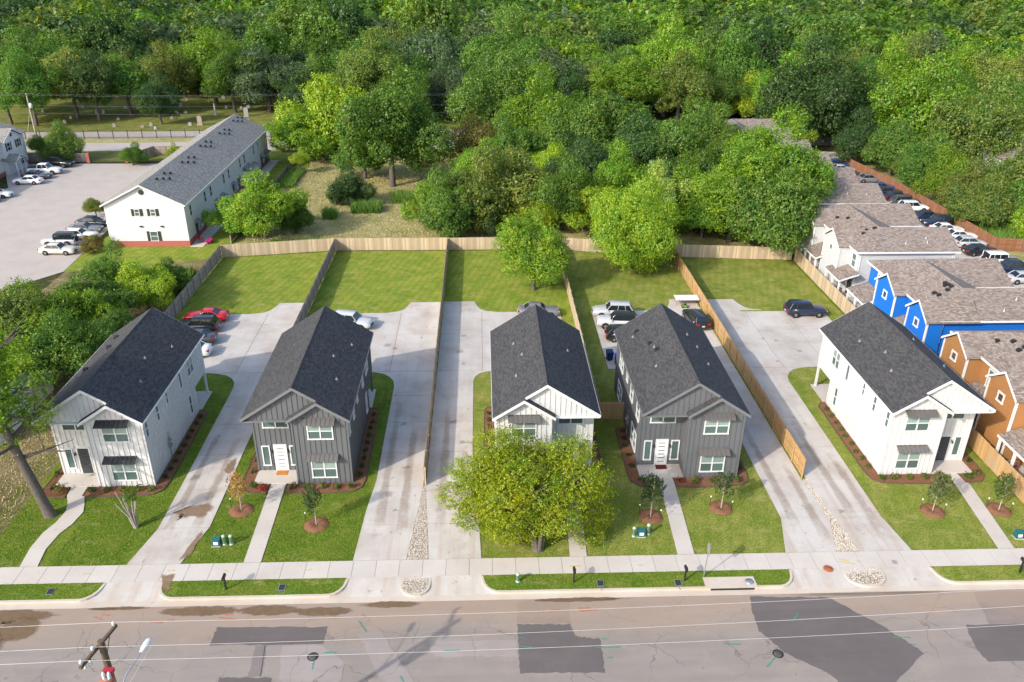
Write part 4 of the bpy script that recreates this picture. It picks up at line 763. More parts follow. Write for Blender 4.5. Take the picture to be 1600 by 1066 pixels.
townhouse(110.4, 127.5, 'brownsd', 'brown townhouse roof behind the grey one, partly under tree branches', [(113.0, 117.2)], [(118, 121)], [])
townhouse(129.6, 146.4, 'greysd', 'far grey townhouse roof beyond the bright tree', [(132.0, 136.2)], [(137, 140)], [])
townhouse(148.4, 164.6, 'greysd', 'farthest townhouse roof near the iron railings', [(151.0, 155.2)], [(156, 159)], [])
def rocking(x, y, rz, m, label):
    t = empty('porch_chair', (x, y, 0.06), rz); tag(t, label, 'chair')
    MB().box(-0.26, 0.26, -0.25, 0.25, 0.4, 0.45).build('seat', W[m], t, uv=False); b = MB()
    for k in range(5): b.box(-0.24 + k * 0.11, -0.19 + k * 0.11, 0.22, 0.25, 0.45, 1.1)
    b.box(-0.26, 0.26, 0.21, 0.26, 1.02, 1.12).build('backrest', W[m], t, uv=False)
    for sx in (-0.26, 0.26):
        MB().box(sx - 0.02, sx + 0.02, -0.28, 0.26, 0.62, 0.66).build('armrest', W[m], t, uv=False)
        for sy in (-0.24, 0.24): MB().box(sx - 0.02, sx + 0.02, sy - 0.02, sy + 0.02, 0.04, 0.62).build('leg', W[m], t, uv=False)
        MB().tube([(sx, -0.45, 0.1), (sx, -0.2, 0.02), (sx, 0.2, 0.02), (sx, 0.5, 0.1)], 0.02, 6).build('rocker', W[m], t, uv=False)
rocking(43.6, 54.9, -1.2, 'rust', 'brown wooden rocking chair on the orange townhouse porch'); rocking(43.5, 53.2, -1.2, 'steel', 'grey lounge chair beside the rocking chair on the orange porch')
rocking(43.4, 91.4, -1.2, 'black', 'black chair on the light grey townhouse porch')
# ---- long white apartment building
def apartment():
    x0, x1, y0, y1, e, zr = -51.7, -40.9, 111.0, 159.5, 6.0, 8.85; xc = (x0 + x1) / 2
    root = empty('apartment_building', (xc, y0, 0)); tag(root, 'long white two storey apartment building with grey gable roof and brick base', 'apartment building'); hw = (x1 - x0) / 2
    MB().prof([(-hw, 0.8), (hw, 0.8), (hw, e - 0.1), (0, zr - 0.25), (-hw, e - 0.1)], 'y', 0, y1 - y0).build('wall', W['white'], root)
    MB().box(-hw - 0.04, hw + 0.04, -0.04, y1 - y0 + 0.04, -0.05, 0.8).build('brick_base', W['brick'], root, uv=False)
    br = MB().box(0, 0.2, -0.012, 0, 0, 0.065).mesh('brick', W['brick'], uv=False)
    rf = MB(); gable_y(rf, -0.4, y1 - y0 + 0.4, 0, hw + 0.35, e, zr, 0.14); roof = rf.build('roof', W['greysh'], root)
    rake(root, [(-hw - 0.35, -0.403, e), (0, -0.403, zr), (hw + 0.35, -0.403, e)], 0.22, (0, -0.04, 0)); rake(root, [(hw + 0.353, -0.4, e), (hw + 0.353, y1 - y0 + 0.4, e)], 0.16, (0.05, 0, 0))
    def shut(face, pl, sg, a0, a1, z0, z1):
        o = window(root, face, pl, sg, a0, a1, z0, z1, 'trim', 1, True, 0.07, 'glass')
        for a, b in ((a0 - 0.5, a0 - 0.12), (a1 + 0.12, a1 + 0.5)):
            m = MB(); facebox(m, face, pl, sg, a, b, 0, 0.05, z0 - 0.05, z1 + 0.05); m.build('shutter', W['shutter'], root, uv=False)
    shut('y', 0, -1, -1.33, -0.78, 4.45, 5.35); shut('y', 0, -1, 0.82, 1.38, 4.45, 5.35); shut('y', 0, -1, 0.22, 1.15, 0.85, 2.15)
    MB().lathe([(0.36, 0), (0.36, 0.06), (0.3, 0.06)], (0, 0, 0), 20).build('round_vent', W['shutter'], root, (0, -0.01, 7.75), (math.pi / 2, 0, 0), uv=False)
    for a in (-0.85, 2.0): MB().box(a - 0.2, a + 0.2, -0.2, 0, 2.85, 3.0).build('flood_light', W['black'], root, uv=False)
    for y in (113.25, 120.0, 122.9, 129.9, 132.85, 139.8, 142.7, 149.1, 152.1, 158.4):
        window(root, 'x', hw, 1, y - y0 - 0.4, y - y0 + 0.4, 3.75, 5.2, 'trim', 1, True, 0.07, 'dglass')
    for y in (114.75, 118.2, 124.6, 127.8, 134.4, 137.85, 147.6, 153.8, 157.05):
        o = MB().hexa([(hw, y - y0 - 0.7, 2.6), (hw + 0.9, y - y0 - 0.7, 2.25), (hw + 0.9, y - y0 + 0.7, 2.25), (hw, y - y0 + 0.7, 2.6)], [(hw, y - y0 - 0.7, 2.75), (hw + 0.95, y - y0 - 0.7, 2.36), (hw + 0.95, y - y0 + 0.7, 2.36), (hw, y - y0 + 0.7, 2.75)]).build('door_canopy', W['greysh'], root)
        MB().box(hw, hw + 0.05, y - y0 - 0.45, y - y0 + 0.45, 0.05, 2.1).build('door', W['tealdoor'], root, uv=False)
        window(root, 'x', hw + 0.04, 1, y - y0 + 1.0, y - y0 + 1.6, 0.9, 2.0, 'trim', 1, True, 0.06, 'dglass')
    MB().box(hw, hw + 1.9, 141.3 - y0, 144.6 - y0, 0, 2.7).build('store_room', W['white'], root); MB().slab([(hw, 141.0 - y0, 3.3), (hw + 2.2, 141.0 - y0, 2.7), (hw + 2.2, 144.9 - y0, 2.7), (hw, 144.9 - y0, 3.3)], 0.12).build('store_roof', W['greysh'], root)
    MB().box(hw + 0.06, hw + 1.9, -0.3, y1 - y0, -0.05, 0.05).build('patio', W['walk'], root, uv=False)
    for y in (117, 131.5, 147):
        m = MB(); gable_x(m, -hw - 2.2, -hw + 1.5, y - y0, 2.2, 2.7, 3.9, 0.12); m.build('porch_roof', W['greysh'], root)
        for dy in (-1.8, 1.8): MB().box(-hw - 2.0, -hw - 1.85, y - y0 + dy - 0.08, y - y0 + dy + 0.08, 0, 2.6).build('porch_post', W['trim'], root, uv=False)
        MB().box(-hw - 1.9, -hw - 0.05, y - y0 - 1.6, y - y0 + 1.6, -0.02, 2.55).build('porch_wall', W['white'], root)
    for i in range(5):
        for k in range(5):
            vx, vy = 0.9 + 0.5 * (k % 3) + 0.3 * (i % 2), 4 + i * 10 + k * 1.0; z = zr - (zr - e) * vx / (hw + 0.35)
            MB().lathe([(0.16, -0.1), (0.16, 0.12), (0.24, 0.13), (0.1, 0.3)], (vx, vy, z), 8).build('roof_vent', W['black'], roof, uv=False)
apartment()
for x, y, m, lab in ((-39.9, 112.5, 'redchair', 'red chair nearest the gable end on the apartment patio'), (-39.7, 121.5, 'redchair', 'red chair farther along the apartment patio by the bushes')): rocking(x, y, 1.4, m, lab)
t = empty('toy_wheelbarrow', (-38.6, 112.2, 0.0)); tag(t, 'small pink plastic toy cart on the grass by the apartment', 'toy')
MB().hexa([(-0.25, -0.4, 0.15), (0.25, -0.4, 0.15), (0.25, 0.4, 0.15), (-0.25, 0.4, 0.15)], [(-0.4, -0.6, 0.55), (0.4, -0.6, 0.55), (0.4, 0.6, 0.55), (-0.4, 0.6, 0.55)]).build('tub', W['pink'], t, uv=False); MB().lathe([(0.15, -0.05), (0.15, 0.05)], n=12).build('wheel', W['rubber'], t, (0, -0.5, 0.15), (0, 1.57, 0), uv=False)
# ---- white building at the far left
def leftblock():
    root = empty('apartment_building', (-91.5, 128, 0)); tag(root, 'white two storey building with dark shutters and gabled porch at the left edge', 'apartment building')
    MB().prof([(-6, 0), (6, 0), (6, 5.9), (0, 8.3), (-6, 5.9)], 'y', 0, 30).build('wall', W['white'], root)
    rf = MB(); gable_y(rf, -0.4, 30.4, 0, 6.5, 5.95, 8.6); gable_x(rf, 0, 7.2, 24.5, 3.6, 5.95, 7.7); gable_x(rf, 5.9, 8.8, 22.4, 1.7, 2.75, 3.6); roof = rf.build('roof', W['greysh'], root)
    MB().prof([(21.2, 0), (27.8, 0), (27.8, 5.9), (24.5, 7.4), (21.2, 5.9)], 'x', 5.9, 6.8).build('gable_wall', W['white'], root); MB().prof([(20.9, 2.6), (23.9, 2.6), (22.4, 3.4)], 'x', 8.4, 8.5).build('porch_gable', W['white'], root)
    rake(root, [(7.203, 20.9, 5.95), (7.203, 24.5, 7.7), (7.203, 28.1, 5.95)], 0.2, (0.04, 0, 0)); rake(root, [(8.803, 20.7, 2.75), (8.803, 22.4, 3.6), (8.803, 24.1, 2.75)], 0.18, (0.04, 0, 0))
    for a in (20.95, 22.4, 23.85): MB().box(8.4, 8.56, a - 0.08, a + 0.08, 0, 2.6).build('porch_post', W['trim'], root, uv=False)
    MB().lathe([(0.3, 0), (0.3, 0.06)], n=16).build('round_vent', W['shutter'], root, (6.81, 24.5, 6.5), (0, math.pi / 2, 0), uv=False)
    for pl, y, z in ((6.8, 26.2, 4.1), (6.8, 22.9, 4.1), (6.8, 26.4, 0.9), (6.0, 18.5, 4.1), (6.0, 18.5, 0.9), (6.0, 13, 4.1), (6.0, 13, 0.9), (6.0, 8, 4.1), (6.0, 8, 0.9)):
        window(root, 'x', pl, 1, y - 0.45, y + 0.45, z, z + 1.3, 'trim', 1, True, 0.07, 'dglass')
        for a in (y - 0.95, y + 0.57): MB().box(pl, pl + 0.05, a, a + 0.38, z - 0.05, z + 1.35).build('shutter', W['shutter'], root, uv=False)
    MB().box(-6.04, 6.04, -0.04, 30.04, -0.05, 0.7).build('brick_base', W['brick'], root, uv=False)
leftblock()
# ---- other fragments
def cottage(name, x, y, w, l, e, zr, wallm, roofm, label, rz=0.0):
    root = empty(name, (x, y, 0), rz); tag(root, label, 'house'); MB().prof([(-w, 0), (w, 0), (w, e - 0.1), (0, zr - 0.2), (-w, e - 0.1)], 'y', 0, l).build('wall', W[wallm], root)
    rf = MB(); gable_y(rf, -0.4, l + 0.4, 0, w + 0.4, e, zr); rf.build('roof', W[roofm], root); rake(root, [(-w - 0.4, -0.403, e), (0, -0.403, zr), (w + 0.4, -0.403, e)], 0.22, (0, -0.04, 0))
    window(root, 'y', 0, -1, -0.6, 0.6, e - 1.7, e - 0.5, 'trim', 2, True); MB().box(w - 1.4, w - 0.5, -0.05, 0, 0.05, 2.1).build('door', W['doord'], root, uv=False)
cottage('house', -45.5, 60.5, 4.2, 10, 2.9, 4.3, 'greysd', 'bluegrey', 'low blue-grey roofed house behind the big tree at the left edge')
cottage('house', 96, 138, 5, 16, 5.0, 7.4, 'white', 'brownsh', 'white gabled house with brown roof at the upper right edge'); cottage('house', 105, 152, 6, 14, 4.8, 7.0, 'greysd', 'brownsh', 'farther brown roofed house at the right edge, partly behind trees')
root = empty('shed', (81.5, 131.5, 0)); tag(root, 'low shed with pale blue-grey metal roof among the right trees', 'shed'); MB().box(-2.8, 2.8, 0, 4, 0, 2.2).build('wall', W['greysd'], root, uv=False); MB().slab([(-3.1, -0.3, 2.25), (3.1, -0.3, 2.25), (3.1, 4.3, 2.8), (-3.1, 4.3, 2.8)], 0.1).build('roof', W['bluegrey'], root, uv=False)
# ---- gate and brick piers of the left lot
g = empty('parking_gate', (-74.3, 158.0, 0)); tag(g, 'wide dark metal gate closing the far end of the left parking lot', 'gate'); m = MB()
for k in range(45): m.box(k * 0.15, k * 0.15 + 0.025, -0.01, 0.01, 0.1, 1.5)
m.box(0, 6.7, -0.02, 0.02, 0.15, 0.22).box(0, 6.7, -0.02, 0.02, 1.4, 1.48).build('gate_frame', W['iron'], g, uv=False)
for x in (-0.35, 6.75): MB().box(x, x + 0.45, -0.22, 0.22, 0, 1.9).build('pier', W['brick'], g, uv=False)
# ------------------------------------------------------------------ vehicles
CAR = {}
def carspec(kind):
    # L, W, H, belt z, hood z, deck z, cowl x, roof front x, roof rear x, rear glass base x (x forward, origin at centre), wheel r
    return dict(sedan=(4.8, 1.84, 1.45, 0.93, 0.90, 0.98, 0.80, 0.15, -1.05, -1.75, 0.33), suv=(4.7, 1.90, 1.72, 1.06, 1.03, 1.08, 0.85, 0.30, -1.75, -2.15, 0.37), hatch=(4.3, 1.80, 1.52, 0.98, 0.95, 1.0, 0.85, 0.20, -1.45, -2.0, 0.33),
        coupe=(4.75, 1.86, 1.38, 0.90, 0.88, 0.96, 0.65, 0.0, -0.85, -1.75, 0.34), pickup=(5.8, 2.0, 1.9, 1.16, 1.14, 1.16, 1.05, 0.55, -0.75, -0.95, 0.41), jeep=(4.5, 1.85, 1.85, 1.10, 1.08, 1.10, 0.55, 0.40, -2.0, -2.08, 0.42), van=(4.6, 1.83, 1.62, 1.02, 1.0, 1.05, 0.95, 0.25, -1.75, -2.1, 0.34))[kind]
def carmeshes(kind):
    if kind in CAR: return CAR[kind]
    L, Wd, H, zb, zh, zd, xc, xf, xr, xg, wr = carspec(kind); h = L / 2; w = Wd / 2; boxy = kind == 'jeep'; lo = 0.24 if kind not in ('pickup', 'jeep', 'suv') else 0.34
    st = [(h, 0.78, zh * 0.60, lo + 0.1), (h - 0.06, 0.88, zh * 0.80, lo + 0.02), (h - 0.3, 0.96, zh * 0.92, lo), (h - 0.8, 1.0, zh * 0.97, lo), (xc + 0.1, 1.0, zh + 0.02, lo), (0, 1.0, zb, lo), (-0.9, 1.0, zb + 0.01, lo), (xg, 1.0, zd, lo), (-h + 0.35, 0.97, zd - 0.02, lo), (-h + 0.07, 0.92, zd - 0.08, lo + 0.04), (-h, 0.84, zd * 0.68, lo + 0.12)]
    if boxy: st = [(h, 0.8, zh * 0.85, lo + 0.1), (h - 0.05, 0.84, zh * 0.97, lo), (xc, 0.86, zh, lo), (xc - 0.1, 0.98, zb, lo), (-h + 0.1, 0.98, zd, lo), (-h, 0.96, zd - 0.03, lo)]
    b = MB(); rows = []
    for x, k, zt, zl in st:
        hw = w * k; zm = zl + (zt - zl) * 0.55
        ring = [(x, -hw * 0.9, zl), (x, -hw * 0.98, zl + 0.1), (x, -hw, zm), (x, -hw * 0.97, zt - 0.07), (x, -hw * 0.86, zt), (x, 0, zt + 0.035), (x, hw * 0.86, zt), (x, hw * 0.97, zt - 0.07), (x, hw, zm), (x, hw * 0.98, zl + 0.1), (x, hw * 0.9, zl)]; rows.append(ring)
    n = 11; vs = [p for r_ in rows for p in r_]; fs = []
    for i in range(len(rows) - 1):
        for k in range(n): fs.append((i * n + k, i * n + (k + 1) % n, (i + 1) * n + (k + 1) % n, (i + 1) * n + k))
    b.add(vs, fs, 0, True); b.add(rows[0], [tuple(range(n))]); b.add(rows[-1], [tuple(range(n - 1, -1, -1))])
    out = {}; out['body'] = b.mesh('body', W['paint'], uv=False)
    wb, wt = w * 0.93, w * (0.70 if not boxy else 0.88); zr_ = H - 0.05; q = 0.03
    bl = [(xc, wb * 0.94), (xg, wb * 0.94)]; tp = [(xf, wt), (xr, wt)]
    A, B, C, D = (xc, -wb * 0.92, zb - 0.03), (xc, wb * 0.92, zb - 0.03), (xg, wb * 0.92, zb - 0.03), (xg, -wb * 0.92, zb - 0.03); a, b_, c, d_ = (xf, -wt, zr_), (xf, wt, zr_), (xr, wt, zr_), (xr, -wt, zr_)
    out['windshield'] = MB().add([A, B, b_, a], [(0, 1, 2, 3)]).mesh('windshield', W['cglass'], uv=False); out['rear_window'] = MB().add([C, D, d_, c], [(0, 1, 2, 3)]).mesh('rear_window', W['cglass'], uv=False)
    out['sideL'] = MB().add([B, C, c, b_], [(0, 1, 2, 3)]).mesh('side_window', W['cglass'], uv=False); out['sideR'] = MB().add([D, A, a, d_], [(0, 1, 2, 3)]).mesh('side_window', W['cglass'], uv=False)
    r_ = MB(); xs = [xf + 0.1, xf - 0.15, (xf + xr) / 2, xr + 0.15, xr - 0.08]; rr = []
    for i, x in enumerate(xs):
        dz = -0.035 if i in (0, 4) else 0.0; rr.append([(x, -wt - 0.035, zr_ - 0.05 + dz * 0.5), (x, -wt + 0.05, zr_ + 0.035 + dz), (x, 0, zr_ + 0.065 + dz), (x, wt - 0.05, zr_ + 0.035 + dz), (x, wt + 0.035, zr_ - 0.05 + dz * 0.5)])
    r_.add([p for k in rr for p in k], [(i * 5 + k, i * 5 + k + 1, (i + 1) * 5 + k + 1, (i + 1) * 5 + k) for i in range(4) for k in range(4)], 0, True)
    for s in (-1, 1):
        P1 = Vector((xc, s * wb * 0.92, zb - 0.03)); Q1 = Vector((xf, s * wt, zr_)); P2 = Vector((xg, s * wb * 0.92, zb - 0.03)); Q2 = Vector((xr, s * wt, zr_)); o = Vector((0, s * 0.012, 0))
        r_.tube([P1 + o, Q1 + o], 0.032, 6); r_.tube([P2 + o, Q2 + o], 0.06, 6)
        for t in ((0.5,) if kind in ('sedan', 'coupe', 'hatch', 'pickup') else (0.42, 0.74)):
            r_.tube([P1.lerp(P2, t) + o, Q1.lerp(Q2, t) + o], 0.026, 6)
    out['roof'] = r_.mesh('roof', W['black'] if kind == 'jeep' and False else W['paint'], uv=False)
    ty = MB().lathe([(wr * 0.62, -0.10), (wr * 0.95, -0.11), (wr, -0.06), (wr, 0.06), (wr * 0.95, 0.11), (wr * 0.62, 0.10)], n=18); out['wheel'] = ty.mesh('wheel', W['rubber'], uv=False)
    rm = MB().lathe([(wr * 0.66, -0.10), (wr * 0.60, 0.085), (wr * 0.2, 0.105), (0.01, 0.105)], n=14)
    for k in range(5):
        an = k * 1.2566; ca, sa = math.cos(an), math.sin(an); rm.hexa([(ca * 0.05 - sa * 0.04, sa * 0.05 + ca * 0.04, 0.09), (ca * wr * 0.6 - sa * 0.04, sa * wr * 0.6 + ca * 0.04, 0.09), (ca * wr * 0.6 + sa * 0.04, sa * wr * 0.6 - ca * 0.04, 0.09), (ca * 0.05 + sa * 0.04, sa * 0.05 - ca * 0.04, 0.09)], [(ca * 0.05 - sa * 0.04, sa * 0.05 + ca * 0.04, 0.125), (ca * wr * 0.6 - sa * 0.04, sa * wr * 0.6 + ca * 0.04, 0.115), (ca * wr * 0.6 + sa * 0.04, sa * wr * 0.6 - ca * 0.04, 0.115), (ca * 0.05 + sa * 0.04, sa * 0.05 - ca * 0.04, 0.125)])
    out['rim'] = rm.mesh('rim', W['rim'], uv=False)
    hl = MB().hexa([(h - 0.22, -0.2, zh * 0.66), (h + 0.0, -0.16, zh * 0.66), (h + 0.0, 0.16, zh * 0.66), (h - 0.22, 0.2, zh * 0.66)], [(h - 0.3, -0.18, zh * 0.82), (h - 0.045, -0.15, zh * 0.80), (h - 0.045, 0.15, zh * 0.80), (h - 0.3, 0.18, zh * 0.82)]); out['headlight'] = hl.mesh('headlight', W['lamp'], uv=False)
    tl = MB().hexa([(-h - 0.012, -0.17, zd * 0.70), (-h + 0.25, -0.19, zd * 0.70), (-h + 0.25, 0.19, zd * 0.70), (-h - 0.012, 0.17, zd * 0.70)], [(-h + 0.02, -0.17, zd * 0.90), (-h + 0.25, -0.19, zd * 0.90), (-h + 0.25, 0.19, zd * 0.90), (-h + 0.02, 0.17, zd * 0.90)]); out['taillight'] = tl.mesh('taillight', W['red'], uv=False)
    ar = MB().lathe([(wr * 1.16, -0.02), (wr * 1.16, 0.02), (wr * 1.0, 0.02)], n=18); out['arch'] = ar.mesh('wheel_arch', W['rubber'], uv=False)
    mr = MB().box(-0.06, 0.06, -0.1, 0.1, -0.07, 0.07); out['mirror'] = mr.mesh('mirror', W['paint'], uv=False)
    gr = MB().box(h - 0.05, h + 0.012, -w * 0.42, w * 0.42, zh * 0.42, zh * 0.66); out['grille'] = gr.mesh('grille', W['black'], uv=False)
    pl = MB().box(-h - 0.025, -h + 0.02, -0.16, 0.16, zd * 0.55, zd * 0.55 + 0.14); out['plate'] = pl.mesh('number_plate', W['lamp'], uv=False)
    if kind == 'pickup':
        bd = MB().box(-h + 0.12, xg - 0.15, -w * 0.8, w * 0.8, zd - 0.45, zd + 0.045); out['bed'] = bd.mesh('bed', W['black'], uv=False)
    if kind == 'jeep':
        sp = MB().lathe([(0.36, -0.1), (0.36, 0.1), (0.2, 0.12)], n=16); out['spare'] = sp.mesh('spare_wheel', W['rubber'], uv=False)
    CAR[kind] = out; return out
def car(kind, col, x, y, deg, label, roofcol=None, z=0.045, group=None):
    M_ = carmeshes(kind); L, Wd, H, zb, zh, zd, xc, xf, xr, xg, wr = carspec(kind); c4 = (*col, 1)
    t = empty({'pickup': 'pickup_truck', 'suv': 'parked_suv', 'jeep': 'off_roader'}.get(kind, 'parked_car'), (x, y, z), R(deg)); tag(t, label, {'pickup': 'pickup truck', 'suv': 'suv'}.get(kind, 'car'), group or 'parked cars')
    def pt(name, key, loc=(0, 0, 0), rot=(0, 0, 0), par=t, sc=(1, 1, 1)):
        o = link(name, M_[key], par, loc, rot, sc); o.color = c4; return o
    pt('body', 'body'); rf = pt('roof', 'roof')
    if roofcol: rf.color = (*roofcol, 1)
    for n_, k in (('windshield', 'windshield'), ('rear_window', 'rear_window'), ('side_window', 'sideL'), ('side_window', 'sideR'), ('grille', 'grille'), ('number_plate', 'plate')): pt(n_, k)
    ax = L * 0.29
    for sx in (1, -1):
        for sy in (1, -1):
            pt('wheel_arch', 'arch', (sx * ax, sy * (Wd / 2 - 0.015), wr + 0.01), (-sy * math.pi / 2, 0, 0)); wh = pt('wheel', 'wheel', (sx * ax, sy * (Wd / 2 - 0.08), wr), (-sy * math.pi / 2, 0, 0)); pt('rim', 'rim', par=wh)
    for sy in (1, -1):
        pt('headlight', 'headlight', (0, sy * Wd * 0.33, 0)); pt('taillight', 'taillight', (0, sy * Wd * 0.36, 0)); pt('mirror', 'mirror', (xc - 0.15, sy * (Wd / 2 + 0.08), zb + 0.06))
    if kind == 'pickup': pt('bed', 'bed')
    if kind == 'jeep': pt('spare_wheel', 'spare', (-L / 2 - 0.1, 0, 0.95), (0, -math.pi / 2, 0))
    return t
RED, BLK, WHT, SIL, GRY, DGR, NVY, CHM, BLU = (0.50, 0.012, 0.02), (0.012, 0.012, 0.014), (0.78, 0.78, 0.77), (0.42, 0.43, 0.44), (0.16, 0.165, 0.175), (0.06, 0.06, 0.066), (0.014, 0.024, 0.055), (0.55, 0.52, 0.46), (0.02, 0.06, 0.20)
car('coupe', RED, -31.3, 86.0, 180, 'red sedan at the lawn edge behind the leftmost white house'); car('suv', BLK, -31.4, 83.2, 180, 'black suv parked next to the red sedan'); car('sedan', DGR, -31.0, 80.2, 180, 'dark grey sedan half hidden by the leftmost white house roof'); car('sedan', WHT, -30.7, 77.4, 180, 'white sedan with its tail poking out behind the leftmost roof')
car('suv', (0.5, 0.51, 0.52), -14.6, 84.0, -14, 'silver suv parked behind the left dark grey house'); car('sedan', GRY, 6.4, 86.7, 0, 'grey sedan parked behind the middle white house')
car('suv', SIL, 15.0, 86.2, 176, 'silver grey suv nearest the lawn left of the right dark grey roof'); car('suv', (0.5, 0.5, 0.5), 15.1, 83.4, 174, 'silver suv with dark roof, second from the lawn', BLK); car('hatch', BLK, 15.4, 80.2, 0, 'black hatchback with red tail lights by the blue bins'); car('van', BLK, 24.1, 84.0, 98, 'black hatchback facing away beside the golden fence')
car('suv', NVY, 37.4, 86.1, 0, 'dark navy suv parked behind the rightmost white house')
# left lot
car('sedan', CHM, -57.8, 108.4, -2, 'champagne sedan nearest the camera in the left lot', z=0.0); car('jeep', SIL, -59.0, 111.6, 182, 'silver boxy off-roader with black top beside the champagne sedan', BLK, z=0.0); car('sedan', WHT, -57.6, 114.5, 0, 'white sedan behind the silver off-roader', z=0.0); car('sedan', GRY, -58.0, 117.3, 0, 'grey sedan third from the planted island in the left lot', z=0.0); car('sedan', BLK, -58.0, 120.2, -4, 'black sedan beside the planted island in the left lot', z=0.0)
car('sedan', WHT, -78.8, 143.6, 180, 'white sedan on the far side of the left lot', z=0.0); car('sedan', DGR, -78.9, 147.0, 0, 'dark sedan between white sedan and white pickup', z=0.0); car('pickup', WHT, -79.0, 150.3, 0, 'white pickup truck with open bed in the left lot', z=0.0); car('pickup', BLK, -79.0, 155.3, -8, 'black pickup truck by the fence corner of the left lot', z=0.0)
car('sedan', WHT, -79.9, 135.4, 0, 'white sedan at the left picture edge', z=0.0); car('sedan', BLK, -80.6, 132.6, 0, 'black sedan cut off by the left picture edge', z=0.0); car('sedan', RED, -54.6, 128.5, 90, 'dark red car tail behind the apartment gable', z=0.0)
# right row
ROW = [('sedan', SIL, 95.6, 'silver sedan at the right picture edge, lowest in the row'), ('pickup', NVY, 98.8, 'dark blue pickup nosed out beside the white off-roader'), ('jeep', WHT, 101.8, 'white boxy off-roader with spare wheel'), ('sedan', BLK, 105.8, 'black sedan with red tail lights next to the white off-roader'), ('hatch', SIL, 109.0, 'silver hatchback second up from the black sedan'), ('sedan', WHT, 112.2, 'white sedan, lower of the two white ones side by side'), ('sedan', WHT, 115.2, 'white sedan, upper of the two white ones side by side'), ('suv', NVY, 118.3, 'navy suv with roof rails above the white sedans'), ('sedan', NVY, 121.4, 'dark blue sedan above the navy suv'), ('suv', WHT, 125.8, 'white compact suv half under a green branch'),
 ('suv', DGR, 128.9, 'dark suv with red tail lights above the white compact suv'), ('sedan', BLK, 131.9, 'black sedan second above the white compact suv'), ('sedan', NVY, 134.8, 'dark blue sedan third above the white compact suv'), ('sedan', BLU, 137.7, 'blue sedan fourth above the white compact suv'), ('sedan', GRY, 143.2, 'grey sedan parked alone higher in the row'), ('sedan', DGR, 147.0, 'dark grey sedan second from the far end of the row'), ('sedan', SIL, 150.0, 'silver sedan near the far end of the row'), ('suv', BLU, 153.0, 'bright blue suv at the far end of the row')]
for i, (k, c, y, lab) in enumerate(ROW):
    car(k, c, 69.2 + (i % 3) * 0.2 - (0 if y < 145 else 2.2), y, 180 if k == 'pickup' or i in (7,) else 0, lab, z=0.0, group='cars parked along the brown fence')
# ------------------------------------------------------------------ foliage
def raw_mesh(name, v, f, mat, k):      # v (n,3), f (m,k) arrays
    me = bpy.data.meshes.new(name); me.vertices.add(len(v)); me.vertices.foreach_set('co', v.astype(np.float32).ravel())
    me.loops.add(len(f) * k); me.loops.foreach_set('vertex_index', f.astype(np.int32).ravel()); me.polygons.add(len(f)); me.polygons.foreach_set('loop_start', np.arange(0, len(f) * k, k, dtype=np.int32)); me.polygons.foreach_set('loop_total', np.full(len(f), k, dtype=np.int32))
    me.materials.append(mat); me.update(calc_edges=True); return me
def unit(a): return a / np.maximum(np.linalg.norm(a, axis=1, keepdims=True), 1e-6)
def crown_pts(rg, rx, ry, rz, n, lobes, lr=(0.26, 0.44), low=-0.55, extra=(), sl=0.085, per=7):
    th = rg.uniform(0, 2 * np.pi, lobes); cz = rg.uniform(low, 0.95, lobes); cr = np.sqrt(1 - np.clip(cz, -1, 1) ** 2); rad = rg.uniform(0.40, 0.80, lobes)
    C = np.stack([np.cos(th) * cr * rad, np.sin(th) * cr * rad, cz * rad], 1); r = rg.uniform(*lr, lobes); C = np.vstack([C, [[0, 0, 0]]]); r = np.append(r, 0.5)
    for e in extra: C = np.vstack([C, [e[:3]]]); r = np.append(r, e[3]); lobes += 1
    m = int(n / per * 3.4); own = rg.choice(lobes + 1, m, p=r ** 2 / np.sum(r ** 2)); d = unit(rg.normal(size=(m, 3)))
    sh = 0.62 + 0.42 * rg.random(m) ** 0.6 + np.where(rg.random(m) < 0.16, rg.random(m) * 0.38, 0); ph = rg.uniform(0, 6.28, (lobes + 1, 3))[own]
    sh *= 1 + 0.24 * np.sin(d[:, 0] * 6 + ph[:, 0]) * np.sin(d[:, 1] * 5 + ph[:, 1]) * np.cos(d[:, 2] * 5 + ph[:, 2]); P = C[own] + d * (r[own] * sh)[:, None]
    dist = np.linalg.norm(P[:, None, :] - C[None], axis=2) / r[None]; dist[np.arange(m), own] = 9; keep = dist.min(1) > 0.62
    k = n // per; P, d = P[keep][:k], d[keep][:k]; k = len(P)
    g = unit(d * 0.75 + unit(P + 1e-5) * 0.35 + np.array([0, 0, 0.35]) + rg.normal(size=(k, 3)) * 0.35); L = sl * rg.uniform(0.6, 1.5, k)
    t = np.linspace(0, 1, per)[None, :, None]; Q = P[:, None, :] + g[:, None, :] * L[:, None, None] * t + rg.normal(size=(k, per, 3)) * (L[:, None, None] * 0.26)
    D = unit((np.repeat(d[:, None, :], per, 1) * 0.8 + g[:, None, :] * 0.3).reshape(-1, 3)); return Q.reshape(-1, 3) * np.array([rx, ry, rz]), D
def leaf_mesh(name, rg, P, d, leaf, mat, up=0.35, rnd=0.6, asp=0.62):
    n = len(P); nn = unit(d * 0.8 + np.array([0, 0, up]) + rg.normal(size=(n, 3)) * rnd); t = unit(np.cross(nn, rg.normal(size=(n, 3)))); b = np.cross(nn, t)
    L = (leaf * rg.uniform(0.6, 1.35, n))[:, None]; w = L * asp; fold = nn * L * 0.12
    v = np.stack([P - t * L * 0.5, P + b * w * 0.5 + fold, P + t * L * 0.5, P - b * w * 0.5 + fold], 1).reshape(-1, 3); f = np.arange(n * 4).reshape(n, 4)
    return raw_mesh(name, v, f, mat, 4)
